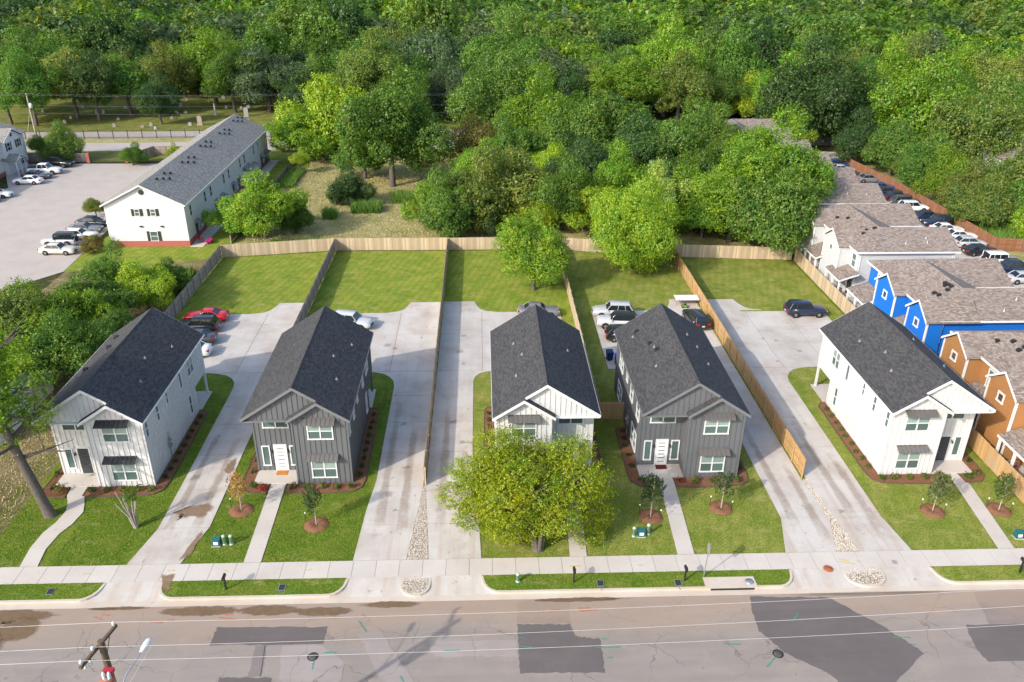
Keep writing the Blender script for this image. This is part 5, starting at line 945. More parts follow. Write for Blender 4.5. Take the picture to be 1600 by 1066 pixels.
def trunk_mesh(seed, mat, r=0.3, zc=5.0, reach=3.2, limbs=7, name='trunk'):
    rg = random.Random(seed); mb = MB(); mb.tube([(0, 0, -0.3), (0, 0, 0.15), (rg.uniform(-.12, .12), rg.uniform(-.12, .12), zc * 0.4), (rg.uniform(-.3, .3), rg.uniform(-.3, .3), zc * 0.85), (rg.uniform(-.5, .5), rg.uniform(-.5, .5), zc * 1.45)], [r * 1.6, r * 1.15, r * 0.9, r * 0.7, r * 0.2], 8)
    for k in range(limbs):
        a = k * 2.4 + rg.uniform(-.4, .4); z0 = zc * rg.uniform(0.4, 0.9); q = reach * rg.uniform(0.7, 1.1); z1 = z0 + q * rg.uniform(0.3, 1.0)
        m = (math.cos(a) * q * 0.45, math.sin(a) * q * 0.45, z0 + (z1 - z0) * 0.6); e = (math.cos(a + 0.2) * q, math.sin(a + 0.2) * q, z1)
        mb.tube([(0, 0, z0), m, e], [r * 0.45, r * 0.3, r * 0.08], 6)
        for j in range(2): mb.tube([m, (m[0] + rg.uniform(-1.2, 1.2), m[1] + rg.uniform(-1.2, 1.2), m[2] + rg.uniform(0.3, 1.4))], [r * 0.2, r * 0.05], 5)
    return mb.mesh(name, mat, uv=False)
rng = np.random.default_rng(5)
CROWNS = []
for k in range(9):
    asp = [0.8, 0.95, 0.7, 1.1, 0.85, 0.75, 1.0, 0.9, 0.65][k]; P, d_ = crown_pts(rng, 5, 5, 5 * asp, 42000, [24, 32, 20, 28, 40, 26, 22, 34, 30][k], [(0.18, 0.38), (0.16, 0.32), (0.2, 0.42), (0.16, 0.36), (0.14, 0.28), (0.18, 0.38), (0.18, 0.42), (0.15, 0.32), (0.16, 0.36)][k], extra=[(math.cos(k * 1.7 + q * 2.2) * 0.92, math.sin(k * 1.7 + q * 2.2) * 0.92, [0.1, -0.35, 0.45, -0.1][q], [0.3, 0.26, 0.24, 0.28][q]) for q in range(4)] + [(0.25 * math.cos(k * 2.0), 0.25 * math.sin(k * 2.0), 0.98, 0.3)])
    CROWNS.append(leaf_mesh('crown', rng, P, d_, 0.225, W['leaf']))
FARC = []
for k in range(6):
    P, d_ = crown_pts(rng, 5, 5, 5 * [0.95, 1.1, 0.85, 1.2, 1.0, 0.9][k], 17000, 26, (0.16, 0.36), -0.75); FARC.append(leaf_mesh('crown', rng, P, d_, 0.34, W['leaf']))
TRUNKS = [trunk_mesh(k, W['bark']) for k in range(4)]
COLS = dict(lime=(0.265, 0.385, 0.024), bright=(0.165, 0.31, 0.024), mid=(0.105, 0.21, 0.030), dark=(0.058, 0.125, 0.032), olive=(0.165, 0.235, 0.044), pale=(0.32, 0.42, 0.10), greydark=(0.095, 0.155, 0.068), rust=(0.18, 0.17, 0.04))
CNAME = dict(lime='yellow-green', bright='bright green', mid='mid green', dark='dark green', olive='olive green', pale='pale green', greydark='grey-green', rust='reddish green')
def tree(x, y, Rr, zc, ck, label, group=None, crown=None, trunk=None, name='tree', cat='tree', sz=1.0, far=False, z0=0.0):
    rg = random.Random(x * 13.7 + y); c = COLS[ck]; j = rg.uniform(0.85, 1.18)
    t = empty(name, (x, y, z0), rg.uniform(0, 6.28)); tag(t, label, cat, group)
    tr = link('trunk', trunk or rg.choice(TRUNKS), t, (0, 0, 0), (0, 0, 0), (Rr / 5, Rr / 5, zc / 5)); s = Rr / 5
    cr = link('crown', crown or rg.choice(FARC if far else CROWNS), t, (0, 0, zc), (rg.uniform(-.2, .2), rg.uniform(-.2, .2), 0), (s * rg.uniform(0.82, 1.12), s * rg.uniform(0.82, 1.12), s * sz * rg.uniform(0.85, 1.15)))
    cr.color = (c[0] * j * rg.uniform(0.9, 1.12), c[1] * j, c[2] * j, 1); return t
# individually placed trees (x, y, crown radius, crown-centre height, colour, label, group)
G1 = 'trees beside the leftmost white house'; G2 = 'trees in the belt behind the back fences'; G3 = 'cemetery trees'; G4 = 'trees behind the brown fence'
TR = [(-29.0, 164.7, 8.2, 7.0, 'lime', 'big bright yellow-green tree behind the far end of the white apartment building', G2), (-34.2, 158.6, 4.9, 5, 'bright', 'smaller bright green tree at the apartment corner', G2), (-20.9, 146.3, 4.6, 5, 'mid', 'green tree left of the tall field tree', G2), (-21.6, 130.4, 2.9, 2.4, 'dark', 'round dark green bush in the dry field', G2),
 (-15.5, 141.2, 7.3, 9.2, 'mid', 'tall spreading tree with pale trunk standing in the dry field', G2),
 (-4.8, 114.4, 4.4, 4.5, 'mid', 'leftmost green tree behind the middle back fence', G2), (0.2, 118.5, 5.6, 5.2, 'olive', 'wide olive green tree behind the middle back fence', G2), (5.9, 120.5, 5.6, 6, 'olive', 'olive green tree behind the small yard tree', G2), (11.2, 116.5, 4.3, 5, 'mid', 'green tree behind the fence corner in the middle', G2), (15.5, 129.2, 4.9, 6, 'dark', 'dark tree in the gap between the two yard trees', G2),
 (2.4, 167.2, 8.2, 9, 'mid', 'tall green tree right of the gap to the back road', G2), (-0.8, 148.6, 5.0, 5.5, 'rust', 'tree with reddish patches near the back road gap', G2), (5.4, 145.6, 4.6, 6, 'mid', 'green tree right of the reddish one', G2), (11.8, 156.7, 6.5, 8, 'bright', 'bright green tall tree in the middle of the belt', G2), (17.5, 148.3, 5.9, 8, 'mid', 'round green tree in the middle of the belt', G2), (24.2, 150.9, 7.0, 8, 'mid', 'broad green tree above the yard tree crown', G2), (20.6, 125.3, 3.9, 5.5, 'bright', 'slim bright tree sprouting behind the fourth yard', G2), (27.8, 138.2, 5.6, 8, 'dark', 'dark green tree deep in the belt right of centre', G2), (33.2, 137.8, 5.7, 7, 'mid', 'green tree right of the dark one in the belt', G2), (31.1, 117.4, 4.9, 6, 'bright', 'bright green tree behind the fifth yard corner', G2), (25.6, 115.4, 3.4, 6.2, 'pale', 'pale flowering tree just behind the fourth yard', G2),
 (41.8, 151.2, 5.6, 8, 'mid', 'green tree beside the far townhouse roof', G2), (42.5, 138.5, 4.0, 8.0, 'mid', 'green tree leaning over the middle of the townhouse roofs', G2), (60.5, 158.0, 3.2, 4.0, 'lime', 'yellow-green tree at the end of the car row', G2), (-100.0, 191.5, 6.0, 8.5, 'mid', 'green cemetery tree left of the utility pole', G3), (-88.5, 197.5, 6.2, 9.0, 'dark', 'dark cemetery tree right of the utility pole', G3), (-60.0, 207.5, 6.4, 9.0, 'mid', 'green cemetery tree over the pale monuments', G3), (36.4, 130.2, 4.9, 6, 'mid', 'green tree behind the bright pair on the right', G2), (35.6, 111.6, 4.9, 6.5, 'bright', 'bright tree overhanging the rightmost back fence', G2), (42.3, 127.5, 5.0, 9.2, 'bright', 'bright tree hanging over the brown townhouse roof', G2), (39.2, 105.4, 5.9, 7.0, 'mid', 'large leafy tree at the corner of the rightmost yard', G2), (42.0, 116.5, 5.6, 9.6, 'bright', 'bright tree reaching over the townhouse roof', G2),
 (68.7, 170.9, 9.6, 9, 'dark', 'big spreading oak with pale limbs beyond the townhouses', G4), (66.7, 186.1, 6.2, 8, 'bright', 'bright green tree behind the big oak', G4), (72.3, 154.7, 4.3, 5, 'dark', 'dark tree leaning over the far end of the brown fence', G4), (75.4, 147.6, 4.4, 5, 'mid', 'green tree behind the far half of the brown fence', G4), (86.5, 160.6, 10.2, 8.5, 'bright', 'huge bright green tree at upper right', G4), (80.5, 174.9, 6.4, 8, 'mid', 'green tree left behind the huge bright one', G4), (90.6, 147.8, 6.8, 7, 'olive', 'olive tree in front of the right edge house', G4), (106.2, 166.8, 6.8, 8, 'mid', 'green tree at the right edge above the brown roof', G4), (76.0, 122.0, 3.6, 3.2, 'olive', 'low olive bush behind the brown fence', G4), (81.2, 116.5, 4.2, 3.6, 'mid', 'green thicket tree behind the brown fence', G4), (84.0, 121.6, 5.0, 5.4, 'olive', 'olive tree with pale branches at the right edge', G4), (80.5, 110.0, 3.5, 3.2, 'lime', 'yellow-green bush behind the fence bend', G4), (77.0, 139.7, 4.0, 4, 'mid', 'green tree above the fallen trunk', G4), (88.5, 111.6, 4.2, 4.4, 'lime', 'yellow-green tree at the right edge behind the parked off-roader', G4),
 (-31.2, 114.2, 4.7, 5.0, 'bright', 'rounded bright green tree just behind the slanting back fence', G2), (-35.4, 115.5, 2.9, 2.8, 'bright', 'bushy green sapling beside the apartment patio', G2), (-27.6, 116.0, 2.6, 2.4, 'mid', 'low green bush behind the slanting back fence', G2),
 (-94.5, 200.1, 7.7, 8, 'olive', 'olive tree behind the utility pole in the cemetery', G3), (-84.0, 204.8, 7.6, 8, 'mid', 'leaning green tree in the cemetery, left part', G3), (-109.3, 208.4, 8.4, 8, 'mid', 'green tree at the left end of the cemetery', G3), (-67.7, 218.6, 9.0, 9.5, 'bright', 'tall bright tree beside the pale obelisk', G3), (-51.9, 209.1, 8.6, 8, 'greydark', 'grey-green tree above the apartment roof ridge', G3), (-75.1, 206.9, 6.4, 8.5, 'olive', 'olive tree in the middle of the cemetery', G3), (-106.5, 193.4, 6.0, 7, 'bright', 'bright tree at the left picture edge by the railings', G3), (-73.0, 193.5, 4.4, 5.4, 'dark', 'small dark tree by the railings in the cemetery', G3),
 (-44.2, 77.0, 3.9, 4, 'bright', 'bright bushy tree second from the parking lot corner', G1), (-42.1, 82.7, 3.6, 4, 'mid', 'green tree in the row between lot and leftmost house', G1), (-39.6, 71.5, 3.0, 3.5, 'mid', 'green tree right behind the leftmost roof edge', G1), (-38.2, 87.4, 3.2, 3.4, 'lime', 'yellow-green tree in the row nearest the apartment lawn', G1), (-37.2, 92.3, 2.0, 3.0, 'mid', 'slim upright tree by the grey fence', G1), (-46.4, 74.9, 3.5, 5, 'olive', 'olive tree at the left edge below the parking lot', G1), (-37.6, 77.0, 2.2, 3, 'mid', 'small tree against the grey fence', G1), (-43.4, 69.0, 2.9, 3.5, 'mid', 'green tree behind the big left trunk', G1), (-42.5, 89.3, 2.8, 3.5, 'mid', 'green tree at the upper end of the row by the lot', G1), (-40.2, 79.0, 2.6, 3, 'bright', 'bright shrub-like tree in the middle of the row', G1),
 (-65.5, 156.2, 2.4, 1.7, 'mid', 'round small tree beside the parking gate', None), (-79.7, 160.4, 3.4, 2.4, 'mid', 'broad small tree behind the black pickup', None), (-84.6, 161.3, 2.5, 2.6, 'mid', 'small tree at the corner of the left edge building', None), (-59.3, 124.3, 1.6, 1.6, 'olive', 'small olive tree on the planted lot island', None), (-53.4, 108.9, 1.6, 1.1, 'rust', 'reddish crape myrtle bush at the apartment corner', None), (-59.0, 160.5, 1.3, 1.2, 'lime', 'yellow-green shrub by the dark enclosure', None), (-33.0, 149.9, 1.6, 2.5, 'lime', 'small lime green sapling in the dry field', None)]
for x, y, Rr, zc, ck, lab, grp in TR:
    k_ = 1.0 if -3 < x < 3 and y > 140 else 1.22 if grp in (G2, G4) and y > 109 and Rr < 9 and x not in (42.3, 42.5, 41.8) else (1.12 if grp == G1 else 1.0); tree(x, y, Rr * k_, zc * (0.88 if grp in (G2, G4) and 'tall spreading' not in lab else 1.0), ck, lab, grp)
def sector(x, y):
    u = math.degrees(math.atan2(x, y)) - 2.23; row = 'nearest the fences' if y < 130 else 'in the middle' if y < 150 else 'at the back'
    if x > 60: return row + ' of the thicket behind the brown fence'
    return row + ' of the belt above the ' + ('middle white house' if u < 4 else 'right dark grey house' if u < 10 else 'rightmost back yard' if u < 16 else 'townhouses')
def wsector(x, y):
    u = math.degrees(math.atan2(x, y)) - 2.23; row = 'front row' if y < 212 else 'second row' if y < 236 else 'deep part'
    for a, nm in ((-26, 'left parking lot'), (-19, 'apartment gable end'), (-13, 'long apartment roof'), (-8, 'tree at roof end'), (-4, 'dry field'), (0, 'back road gap'), (4, 'middle white house'), (8, 'small yard tree'), (12, 'wide yard tree'), (16, 'rightmost back yard'), (20, 'townhouse roofs'), (24, 'big spreading oak'), (29, 'brown fence')):
        if u < a: return row + ' of the wood above the ' + nm
    return row + ' of the wood at the right edge'
# smaller trees and undergrowth filling the belt and the thicket at right
rgu = random.Random(77); UND = []
for _ in range(4000):
    if rgu.random() < 0.62: x, y = rgu.uniform(-7, 43), rgu.uniform(111.5, 168)
    else: x, y = rgu.uniform(74, 118), rgu.uniform(108, 178)
    if y > 150 and -12 < x < 1: continue
    if 88 < x < 114 and 134 < y < 168: continue
    if 76 < x < 87 and 128 < y < 147: continue
    if -12 < x < -2 and y > 122: continue
    if x > 38 and 108 < y < 166 and x < 44: continue
    if all((x - a) ** 2 + (y - b) ** 2 > 4.6 ** 2 for a, b, _ in UND) and all((x - q[0]) ** 2 + (y - q[1]) ** 2 > (0.55 * q[2]) ** 2 for q in TR): UND.append((x, y, rgu.uniform(2.6, 4.6)))
    if len(UND) > 74: break
for x, y, r_ in UND:
    ck = rgu.choice(['mid', 'mid', 'bright', 'bright', 'olive', 'dark', 'lime'])
    tree(x, y, r_, r_ * rgu.uniform(0.7, 1.05), ck, '%s lower tree %s' % (CNAME[ck], sector(x, y)), 'understorey trees')
# two trees in the yards, the yellow-green street tree, the big leaning tree
P, d_ = crown_pts(rng, 4.3, 4.3, 4.9, 42000, 34, (0.16, 0.34), -0.95); tree(6.3, 94.3, 5, 5.5, 'bright', 'single round green tree on the lawn behind the middle white house', crown=leaf_mesh('crown', rng, P, d_, 0.20, W['leaf']), trunk=trunk_mesh(31, W['bark'], 0.24, 5, 2.4))
P, d_ = crown_pts(rng, 9.3, 7.0, 5.6, 74000, 46, (0.13, 0.30), -0.9); tree(19.4, 101.2, 5, 5.4, 'lime', 'wide yellow-green tree in the fourth back yard casting shade on the lawn', crown=leaf_mesh('crown', rng, P, d_, 0.21, W['leaf']), trunk=trunk_mesh(32, W['bark'], 0.28, 5, 3.4))
t = empty('street_tree', (3.76, 46.3, 0)); tag(t, 'low spreading yellow-green tree with several stems in front of the middle white house', 'tree'); mb = MB(); rg_ = random.Random(3)
for k in range(8):
    a = k * 0.8 + 0.3; mb.tube([(math.cos(a) * 0.15, math.sin(a) * 0.12, -0.1), (math.cos(a) * 0.4, math.sin(a) * 0.4 + 0.1, 0.9), (math.cos(a) * 1.3 - 0.2, math.sin(a) * 0.9 + 0.7, 2.4), (math.cos(a) * 2.6 - 0.4, math.sin(a) * 1.8 + 1.5, 4.4), (math.cos(a) * 3.0 - 0.5, math.sin(a) * 2.1 + 1.9, 5.6)], [0.24, 0.17, 0.10, 0.055, 0.02], 8)
    for j in range(4): q = rg_.uniform(1.2, 3.2); mb.tube([(math.cos(a) * q, math.sin(a) * q * 0.7 + 1, 2.2 + q), (math.cos(a + .5) * (q + 1.2), math.sin(a + .5) * (q + 1) * 0.7 + 1.2, 3 + q + rg_.uniform(0, 1.2))], [0.06, 0.02], 5)
mb.tube([(0, 0, -0.3), (0, 0, 0.5)], [0.55, 0.34], 9); mb.build('trunk', W['bark'], t, uv=False)
P, d_ = crown_pts(rng, 6.4, 4.6, 4.4, 130000, 64, (0.12, 0.25), -0.95, [(0.72, -0.1, -0.55, 0.2), (0.8, 0.05, -0.78, 0.17), (0.66, -0.3, -0.85, 0.15), (-0.8, 0, -0.25, 0.2), (-0.62, -0.2, -0.5, 0.2), (0.05, -0.3, -0.6, 0.18), (0.35, -0.5, 0.05, 0.27), (0.1, -0.55, 0.3, 0.25), (0.5, -0.4, 0.35, 0.27), (0.3, -0.55, -0.3, 0.24), (-0.2, -0.55, 0.0, 0.24), (0.6, -0.2, 0.1, 0.26), (0.45, 0.0, 0.6, 0.24)], sl=0.05); cr = link('crown', leaf_mesh('crown', rng, P, d_, 0.125, W['leaf'], rnd=0.75), t, (-0.55, 1.9, 4.5)); cr.color = (0.255, 0.335, 0.014, 1)
tw = MB()
for k in range(420):
    i = rng.integers(len(P)); q = P[i] * rng.uniform(0.8, 1.02); tw.tube([tuple(q), tuple(q + rng.normal(size=3) * 0.45 + np.array([0, 0, 0.1]))], [0.018, 0.006], 4, cap=False)
tag(tw.build('twigs', W['paleb'], t, (-0.55, 1.9, 4.5), uv=False), kind='stuff')
t = empty('leaning_tree', (-32.8, 51.1, 0)); tag(t, 'big tree with thick leaning grey trunk in front of the leftmost white house', 'tree'); mb = MB()
mb.tube([(0.12, 0, -0.3), (0, 0, 0.1), (-0.2, 0, 1.2), (-1.0, 0.05, 5.2), (-1.6, 0.3, 8), (-2.2, 0.9, 11), (-2.6, 1.2, 14)], [0.62, 0.46, 0.38, 0.33, 0.25, 0.17, 0.05], 12)
for k in range(12):
    a = k * 2.4; z0 = 5 + k * 0.55; q = rg_.uniform(3.0, 5.2); o = Vector((-1.0 - (z0 - 5) * 0.2, 0.3, z0)); e = o + Vector((math.cos(a) * q, math.sin(a) * q, q * rg_.uniform(0.1, 0.7))); mm = o.lerp(e, 0.5) + Vector((0, 0, 0.4)); mb.tube([o, mm, e], [0.17, 0.1, 0.03], 7)
    for j in range(3): mb.tube([mm, mm + Vector((rg_.uniform(-1.8, 1.8), rg_.uniform(-1.8, 1.8), rg_.uniform(-0.4, 1.4)))], [0.06, 0.015], 5)
mb.build('trunk', W['bark'], t, uv=False)
P, d_ = crown_pts(rng, 5.6, 5.6, 6.4, 34000, 50, (0.10, 0.20), -0.8, sl=0.07); P = P[np.linalg.norm(P[:, :2], axis=1) > 1.2]; cr = link('crown', leaf_mesh('crown', rng, P, unit(P), 0.20, W['leaf'], rnd=0.8), t, (-3.6, 1.2, 10.2)); cr.color = (0.21, 0.345, 0.024, 1)
# ------------------------------------------------------------------ the wood beyond the back road
rgw = random.Random(21); PTS = [(a[0], a[1], a[2]) for a in TR]; WOOD = []
def inside(x, y):
    a = math.degrees(math.atan2(x, y)) - 2.23
    if abs(a) > 37: return False
    yb = y - by(x)
    if yb < 187: return False
    if x < -44 and yb < 226: return False
    if -46 < x < -33 and yb < 200: return False
    if -14 < x < 3 and yb < 196: return False
    return True
cell = {}; CW = 16
for (x, y, r_) in PTS: cell.setdefault((int(x // 16), int(y // 16)), []).append((x, y, r_ * 0.9))
n_try = 0
while n_try < 60000:
    n_try += 1; y = 186 + 430 * rgw.random() ** 0.85; x = rgw.uniform(-0.80, 0.86) * y
    if not inside(x, y): continue
    r_ = rgw.uniform(4.6, 8.6) if y < 260 else rgw.uniform(6.0, 10.5); ok = True
    for i in range(-1, 2):
        for j in range(-1, 2):
            for (px, py, pr) in cell.get((int(x // 16) + i, int(y // 16) + j), []):
                if (px - x) ** 2 + (py - y) ** 2 < (0.68 * (pr + r_)) ** 2: ok = False; break
            if not ok: break
        if not ok: break
    if ok: cell.setdefault((int(x // 16), int(y // 16)), []).append((x, y, r_)); WOOD.append((x, y, r_))
WOOD.sort(key=lambda p: math.hypot(p[0], p[1])); NEAR = 165
def wcol(x, y):
    n = math.sin(x * 0.031 + 1.3) * math.cos(y * 0.027) + 0.35 * math.sin(x * 0.11 + y * 0.07); q = rgw.random()
    if x > 20: w = [('bright', 0.22), ('mid', 0.36), ('olive', 0.14), ('lime', 0.05), ('dark', 0.13), ('greydark', 0.10)]
    else: w = [('bright', 0.12 + 0.1 * n), ('mid', 0.28), ('dark', 0.26 - 0.1 * n), ('greydark', 0.22), ('olive', 0.10), ('lime', 0.03)]
    s = 0; tot = sum(max(0, b) for _, b in w); q *= tot
    for k, b in w:
        s += max(0, b)
        if q < s: return k
    return 'mid'
for (x, y, r_) in WOOD[:NEAR]:
    ck = wcol(x, y); zc = r_ * rgw.uniform(0.9, 1.35); side = 'left' if x < -15 else ('right' if x > 45 else 'middle')
    tree(x, y, r_ * 1.12, zc, ck, CNAME[ck] + ' tree in the ' + wsector(x, y), 'trees of the dense wood', sz=rgw.uniform(0.85, 1.15), name='wood_tree', far=y > 215)
V = []; TC = []; nb = [crown_pts(np.random.default_rng(100 + k), 1, 1, 0.85, 1250 if k < 6 else 480, 16, (0.2, 0.42), -0.2, sl=0.12, per=5) for k in range(12)]
for (x, y, r_) in WOOD[NEAR:]:
    fd = y > 345; P, d_ = nb[rgw.randrange(6) + (6 if fd else 0)]; a = rgw.uniform(0, 6.28); rot = np.array([[math.cos(a), -math.sin(a), 0], [math.sin(a), math.cos(a), 0], [0, 0, 1]]); s = r_ * 1.15
    p = (P @ rot.T) * s + np.array([x, y, rgw.uniform(5.0, 11.0)]); dd = d_ @ rot.T; n = len(p); rr = np.random.default_rng(int(x * 10) & 0xffff)
    nn = unit(dd * 0.8 + np.array([0, 0, 0.35]) + rr.normal(size=(n, 3)) * 0.22); tt = unit(np.cross(nn, rr.normal(size=(n, 3)))); bb = np.cross(nn, tt); L = (0.2 if fd else 0.13) * s * rr.uniform(0.6, 1.2, n)[:, None]
    V.append(np.stack([p - tt * L * 0.5 - bb * L * 0.3, p + tt * L * 0.5 - bb * L * 0.2, p + bb * L * 0.55], 1).reshape(-1, 3)); c = COLS[wcol(x, y)]; j = rgw.uniform(0.85, 1.15); TC.append(np.tile(np.array([c[0] * j, c[1] * j, c[2] * j, 1.0]), (n * 3, 1)))
V = np.vstack(V); TC = np.vstack(TC); me = raw_mesh('far_woods', V, np.arange(len(V)).reshape(-1, 3), W['leafa'], 3); at = me.color_attributes.new('tint', 'FLOAT_COLOR', 'POINT'); at.data.foreach_set('color', TC.astype(np.float32).ravel())
tag(link('far_woods', me), 'distant mass of tree crowns filling the top of the view', 'woods', kind='stuff')
print('wood', len(WOOD), 'far tris', len(V) // 3)
# ------------------------------------------------------------------ young street trees on mulch rings
SMALL = [leaf_mesh('crown', rng, *crown_pts(rng, 1, 1, 1.45, 3200, 18, (0.2, 0.38), -0.85), 0.13, W['leaf'], asp=0.5) for _ in range(3)]
def young(x, y, h, ck, label, dens=1.0, r_=0.78, stakes=2):
    t = empty('young_tree', (x, y, 0)); tag(t, label, 'tree', 'young trees on the front lawns'); rg = random.Random(x)
    mb = MB(); mb.tube([(0, 0, 0), (0.02, 0.01, h * 0.4), (rg.uniform(-.06, .06), 0, h * 0.95)], [0.05, 0.04, 0.012], 7)
    for k in range(9): a = k * 2.4; z0 = h * (0.35 + 0.055 * k); mb.tube([(0, 0, z0), (math.cos(a) * r_ * 0.8, math.sin(a) * r_ * 0.8, z0 + 0.45)], [0.02, 0.006], 5)
    mb.build('trunk', W['paleb'], t, uv=False); s = r_; cr = link('crown', SMALL[rg.randrange(3)], t, (0, 0, h * 0.66), (0, 0, rg.uniform(0, 6)), (s, s, h * 0.34 / 1.3)); c = COLS[ck] if isinstance(ck, str) else ck; cr.color = (*c, 1)
    m = empty('mulch_ring', (x, y, 0)); tag(m, 'mulch mound under the ' + label, 'mulch'); v = MB(); n = 26; rr = random.Random(x + 1); prof = [(0.12, 0.05), (0.4, 0.17), (0.7, 0.13), (0.92, 0.02)]
    pts = [[(math.cos(6.2832 * k / n) * q * rr.uniform(0.93, 1.07), math.sin(6.2832 * k / n) * q * rr.uniform(0.93, 1.07), z + rr.uniform(-0.02, 0.03)) for k in range(n)] for q, z in prof]
    v.add([p for r0 in pts for p in r0], [(i * n + k, i * n + (k + 1) % n, (i + 1) * n + (k + 1) % n, (i + 1) * n + k) for i in range(3) for k in range(n)], 0, True).build('mound', W['mulch'], m, uv=False)
    for k in range(stakes):
        a = 2.6 + k * 2.9; o = empty('garden_stake', (x + math.cos(a) * 0.95, y + math.sin(a) * 0.55, 0)); tag(o, ('left' if math.cos(a) < 0 else 'right') + ' stake light by the ' + label, 'garden light', 'stake lights by the young trees')
        MB().tube([(0, 0, 0), (0, 0, 0.85)], 0.018, 6).build('stake', W['black'], o, uv=False); MB().lathe([(0.04, 0.85), (0.055, 0.88), (0.055, 0.96), (0.02, 1.0)], n=8).build('light_head', W['lamp'], o, uv=False)
young(-18.55, 51.3, 3.5, (0.46, 0.30, 0.12), 'tan autumn-coloured sapling left of the left dark grey house path', stakes=1); young(-12.55, 49.4, 3.9, (0.075, 0.13, 0.04), 'slim green sapling before the left dark grey house', stakes=1)
young(12.55, 49.7, 4.0, (0.045, 0.085, 0.03), 'dark green sapling left of the right dark grey house path', r_=0.9); young(18.2, 50.6, 3.6, (0.08, 0.125, 0.04), 'green sapling right of the right dark grey house path'); young(34.4, 49.8, 3.8, (0.12, 0.16, 0.06), 'thin sapling before the rightmost white house', r_=0.85); young(39.6, 49.8, 3.6, (0.08, 0.14, 0.03), 'green sapling right of the slanting path')
t = empty('crape_myrtle', (-25.8, 49.5, 0)); tag(t, 'pruned crape myrtle with bare fanned stems on the leftmost lawn', 'tree'); mb = MB()
for k in range(9):
    a = k * 0.7; e = (math.cos(a) * 0.75 - 0.3, math.sin(a) * 0.6, 2.6 + 0.5 * math.sin(k * 2)); mb.tube([(math.cos(a) * 0.1, math.sin(a) * 0.1, 0), (math.cos(a) * 0.25 - 0.1, math.sin(a) * 0.25, 1.1), e], [0.09, 0.065, 0.03], 6)
mb.build('trunk', W['paleb'], t, uv=False); cr = link('crown', SMALL[0], t, (0.0, 0.1, 2.9), (0, 0, 0), (0.62, 0.6, 0.55)); cr.color = (0.10, 0.19, 0.02, 1)
# ------------------------------------------------------------------ shrubs
SHR = [leaf_mesh('shrub', rng, *crown_pts(rng, 1, 1, 0.85, 420, 8, (0.3, 0.5), -0.1), 0.30, W['leaf']) for _ in range(4)]
ORD = ['first', 'second', 'third', 'fourth', 'fifth', 'sixth', 'seventh', 'eighth', 'ninth', 'tenth']
def shrub(x, y, r_, c, label, group):
    o = link('shrub', random.choice(SHR), None, (x, y, 0.06 + r_ * 0.4), (0, 0, random.uniform(0, 6)), (r_, r_, r_)); o.color = (*c, 1); tag(o, label, 'shrub', group)
DK, GN, RD, YL = (0.05, 0.10, 0.02), (0.09, 0.17, 0.025), (0.30, 0.05, 0.03), (0.26, 0.20, 0.03)
for hx, s, nm in ((-30.1, 1, 'leftmost white house'), (-14.48, 1, 'left dark grey house'), (4.87, -1, 'middle white house'), (16.57, 1, 'right dark grey house'), (36.22, -1, 'rightmost white house')):
    for k in range(9): shrub(hx + s * 4.42, 55.6 + k * 1.15, 0.27, DK if hx < 30 else GN, '%s low shrub from the street in the side bed of the %s' % (ORD[k], nm), 'low shrubs along house sides')
    for k, (dx, r_, c, w) in enumerate(((-0.8, 0.36, RD if hx > 0 else DK, 'flowering shrub beside the porch'), (0.45, 0.36, GN, 'shrub under the front window, inner one'), (1.7, 0.34, GN, 'shrub under the front window, middle one'), (2.9, 0.38, GN, 'shrub under the front window, outer one'), (3.9, 0.36, GN, 'shrub at the outer front corner'))): shrub(hx + s * dx, 53.95, r_, c, w + ' of the ' + nm, 'shrubs in front beds')
    for k, (dx, y, r_, c, w) in enumerate(((-3.1, 53.9, 0.42, RD if hx == -14.48 else YL if hx < -20 else GN, 'leafy flowering bush by the path'), (-3.9, 54.4, 0.40, GN, 'green bush at the porch corner'), (-4.4, 56.2, 0.28, DK, 'small dark shrub beside the entry'), (-4.4, 57.8, 0.28, DK, 'second small shrub beside the entry'))): shrub(hx + s * dx, y, r_, c, w + ' of the ' + nm, 'shrubs in porch beds')
    if hx > -20:
        for k in range(3): shrub(hx - s * 4.4, 59.2 + k * 1.2, 0.26, DK, '%s shrub along the entry side wall of the %s' % (ORD[k], nm), 'low shrubs along house sides')
# ------------------------------------------------------------------ loose grass
def blades(name, n, areas, excl, h, mat, label, seed, w=0.016, spread=0.6):
    rg = np.random.default_rng(seed); A = np.array([(b[1] - b[0]) * (b[3] - b[2]) for b in areas]); k = rg.choice(len(areas), n, p=A / A.sum()); B = np.array(areas)[k]
    x = B[:, 0] + (B[:, 1] - B[:, 0]) * rg.random(n); y = B[:, 2] + (B[:, 3] - B[:, 2]) * rg.random(n); keep = np.ones(n, bool)
    for e in excl: keep &= ~((x > e[0]) & (x < e[1]) & (y > e[2]) & (y < e[3]))
    x, y = x[keep], y[keep]; n = len(x); a = rg.uniform(0, 6.28, n); hh = h * rg.uniform(0.5, 1.25, n); l = rg.normal(size=(n, 2)) * spread * hh[:, None]; ww = w * rg.uniform(0.7, 1.5, n); z = np.zeros(n)
    v = np.stack([np.stack([x - np.cos(a) * ww, y - np.sin(a) * ww, z], 1), np.stack([x + np.cos(a) * ww, y + np.sin(a) * ww, z], 1), np.stack([x + l[:, 0], y + l[:, 1], hh], 1)], 1).reshape(-1, 3)
    return tag(link(name, raw_mesh(name, v, np.arange(n * 3).reshape(n, 3), W[mat], 3)), label, 'grass', kind='stuff')
HB = [(hx - 4.95, hx + 4.95, 53.2, 69.6) for hx in (-30.1, -14.48, 4.87, 16.57, 36.22)]
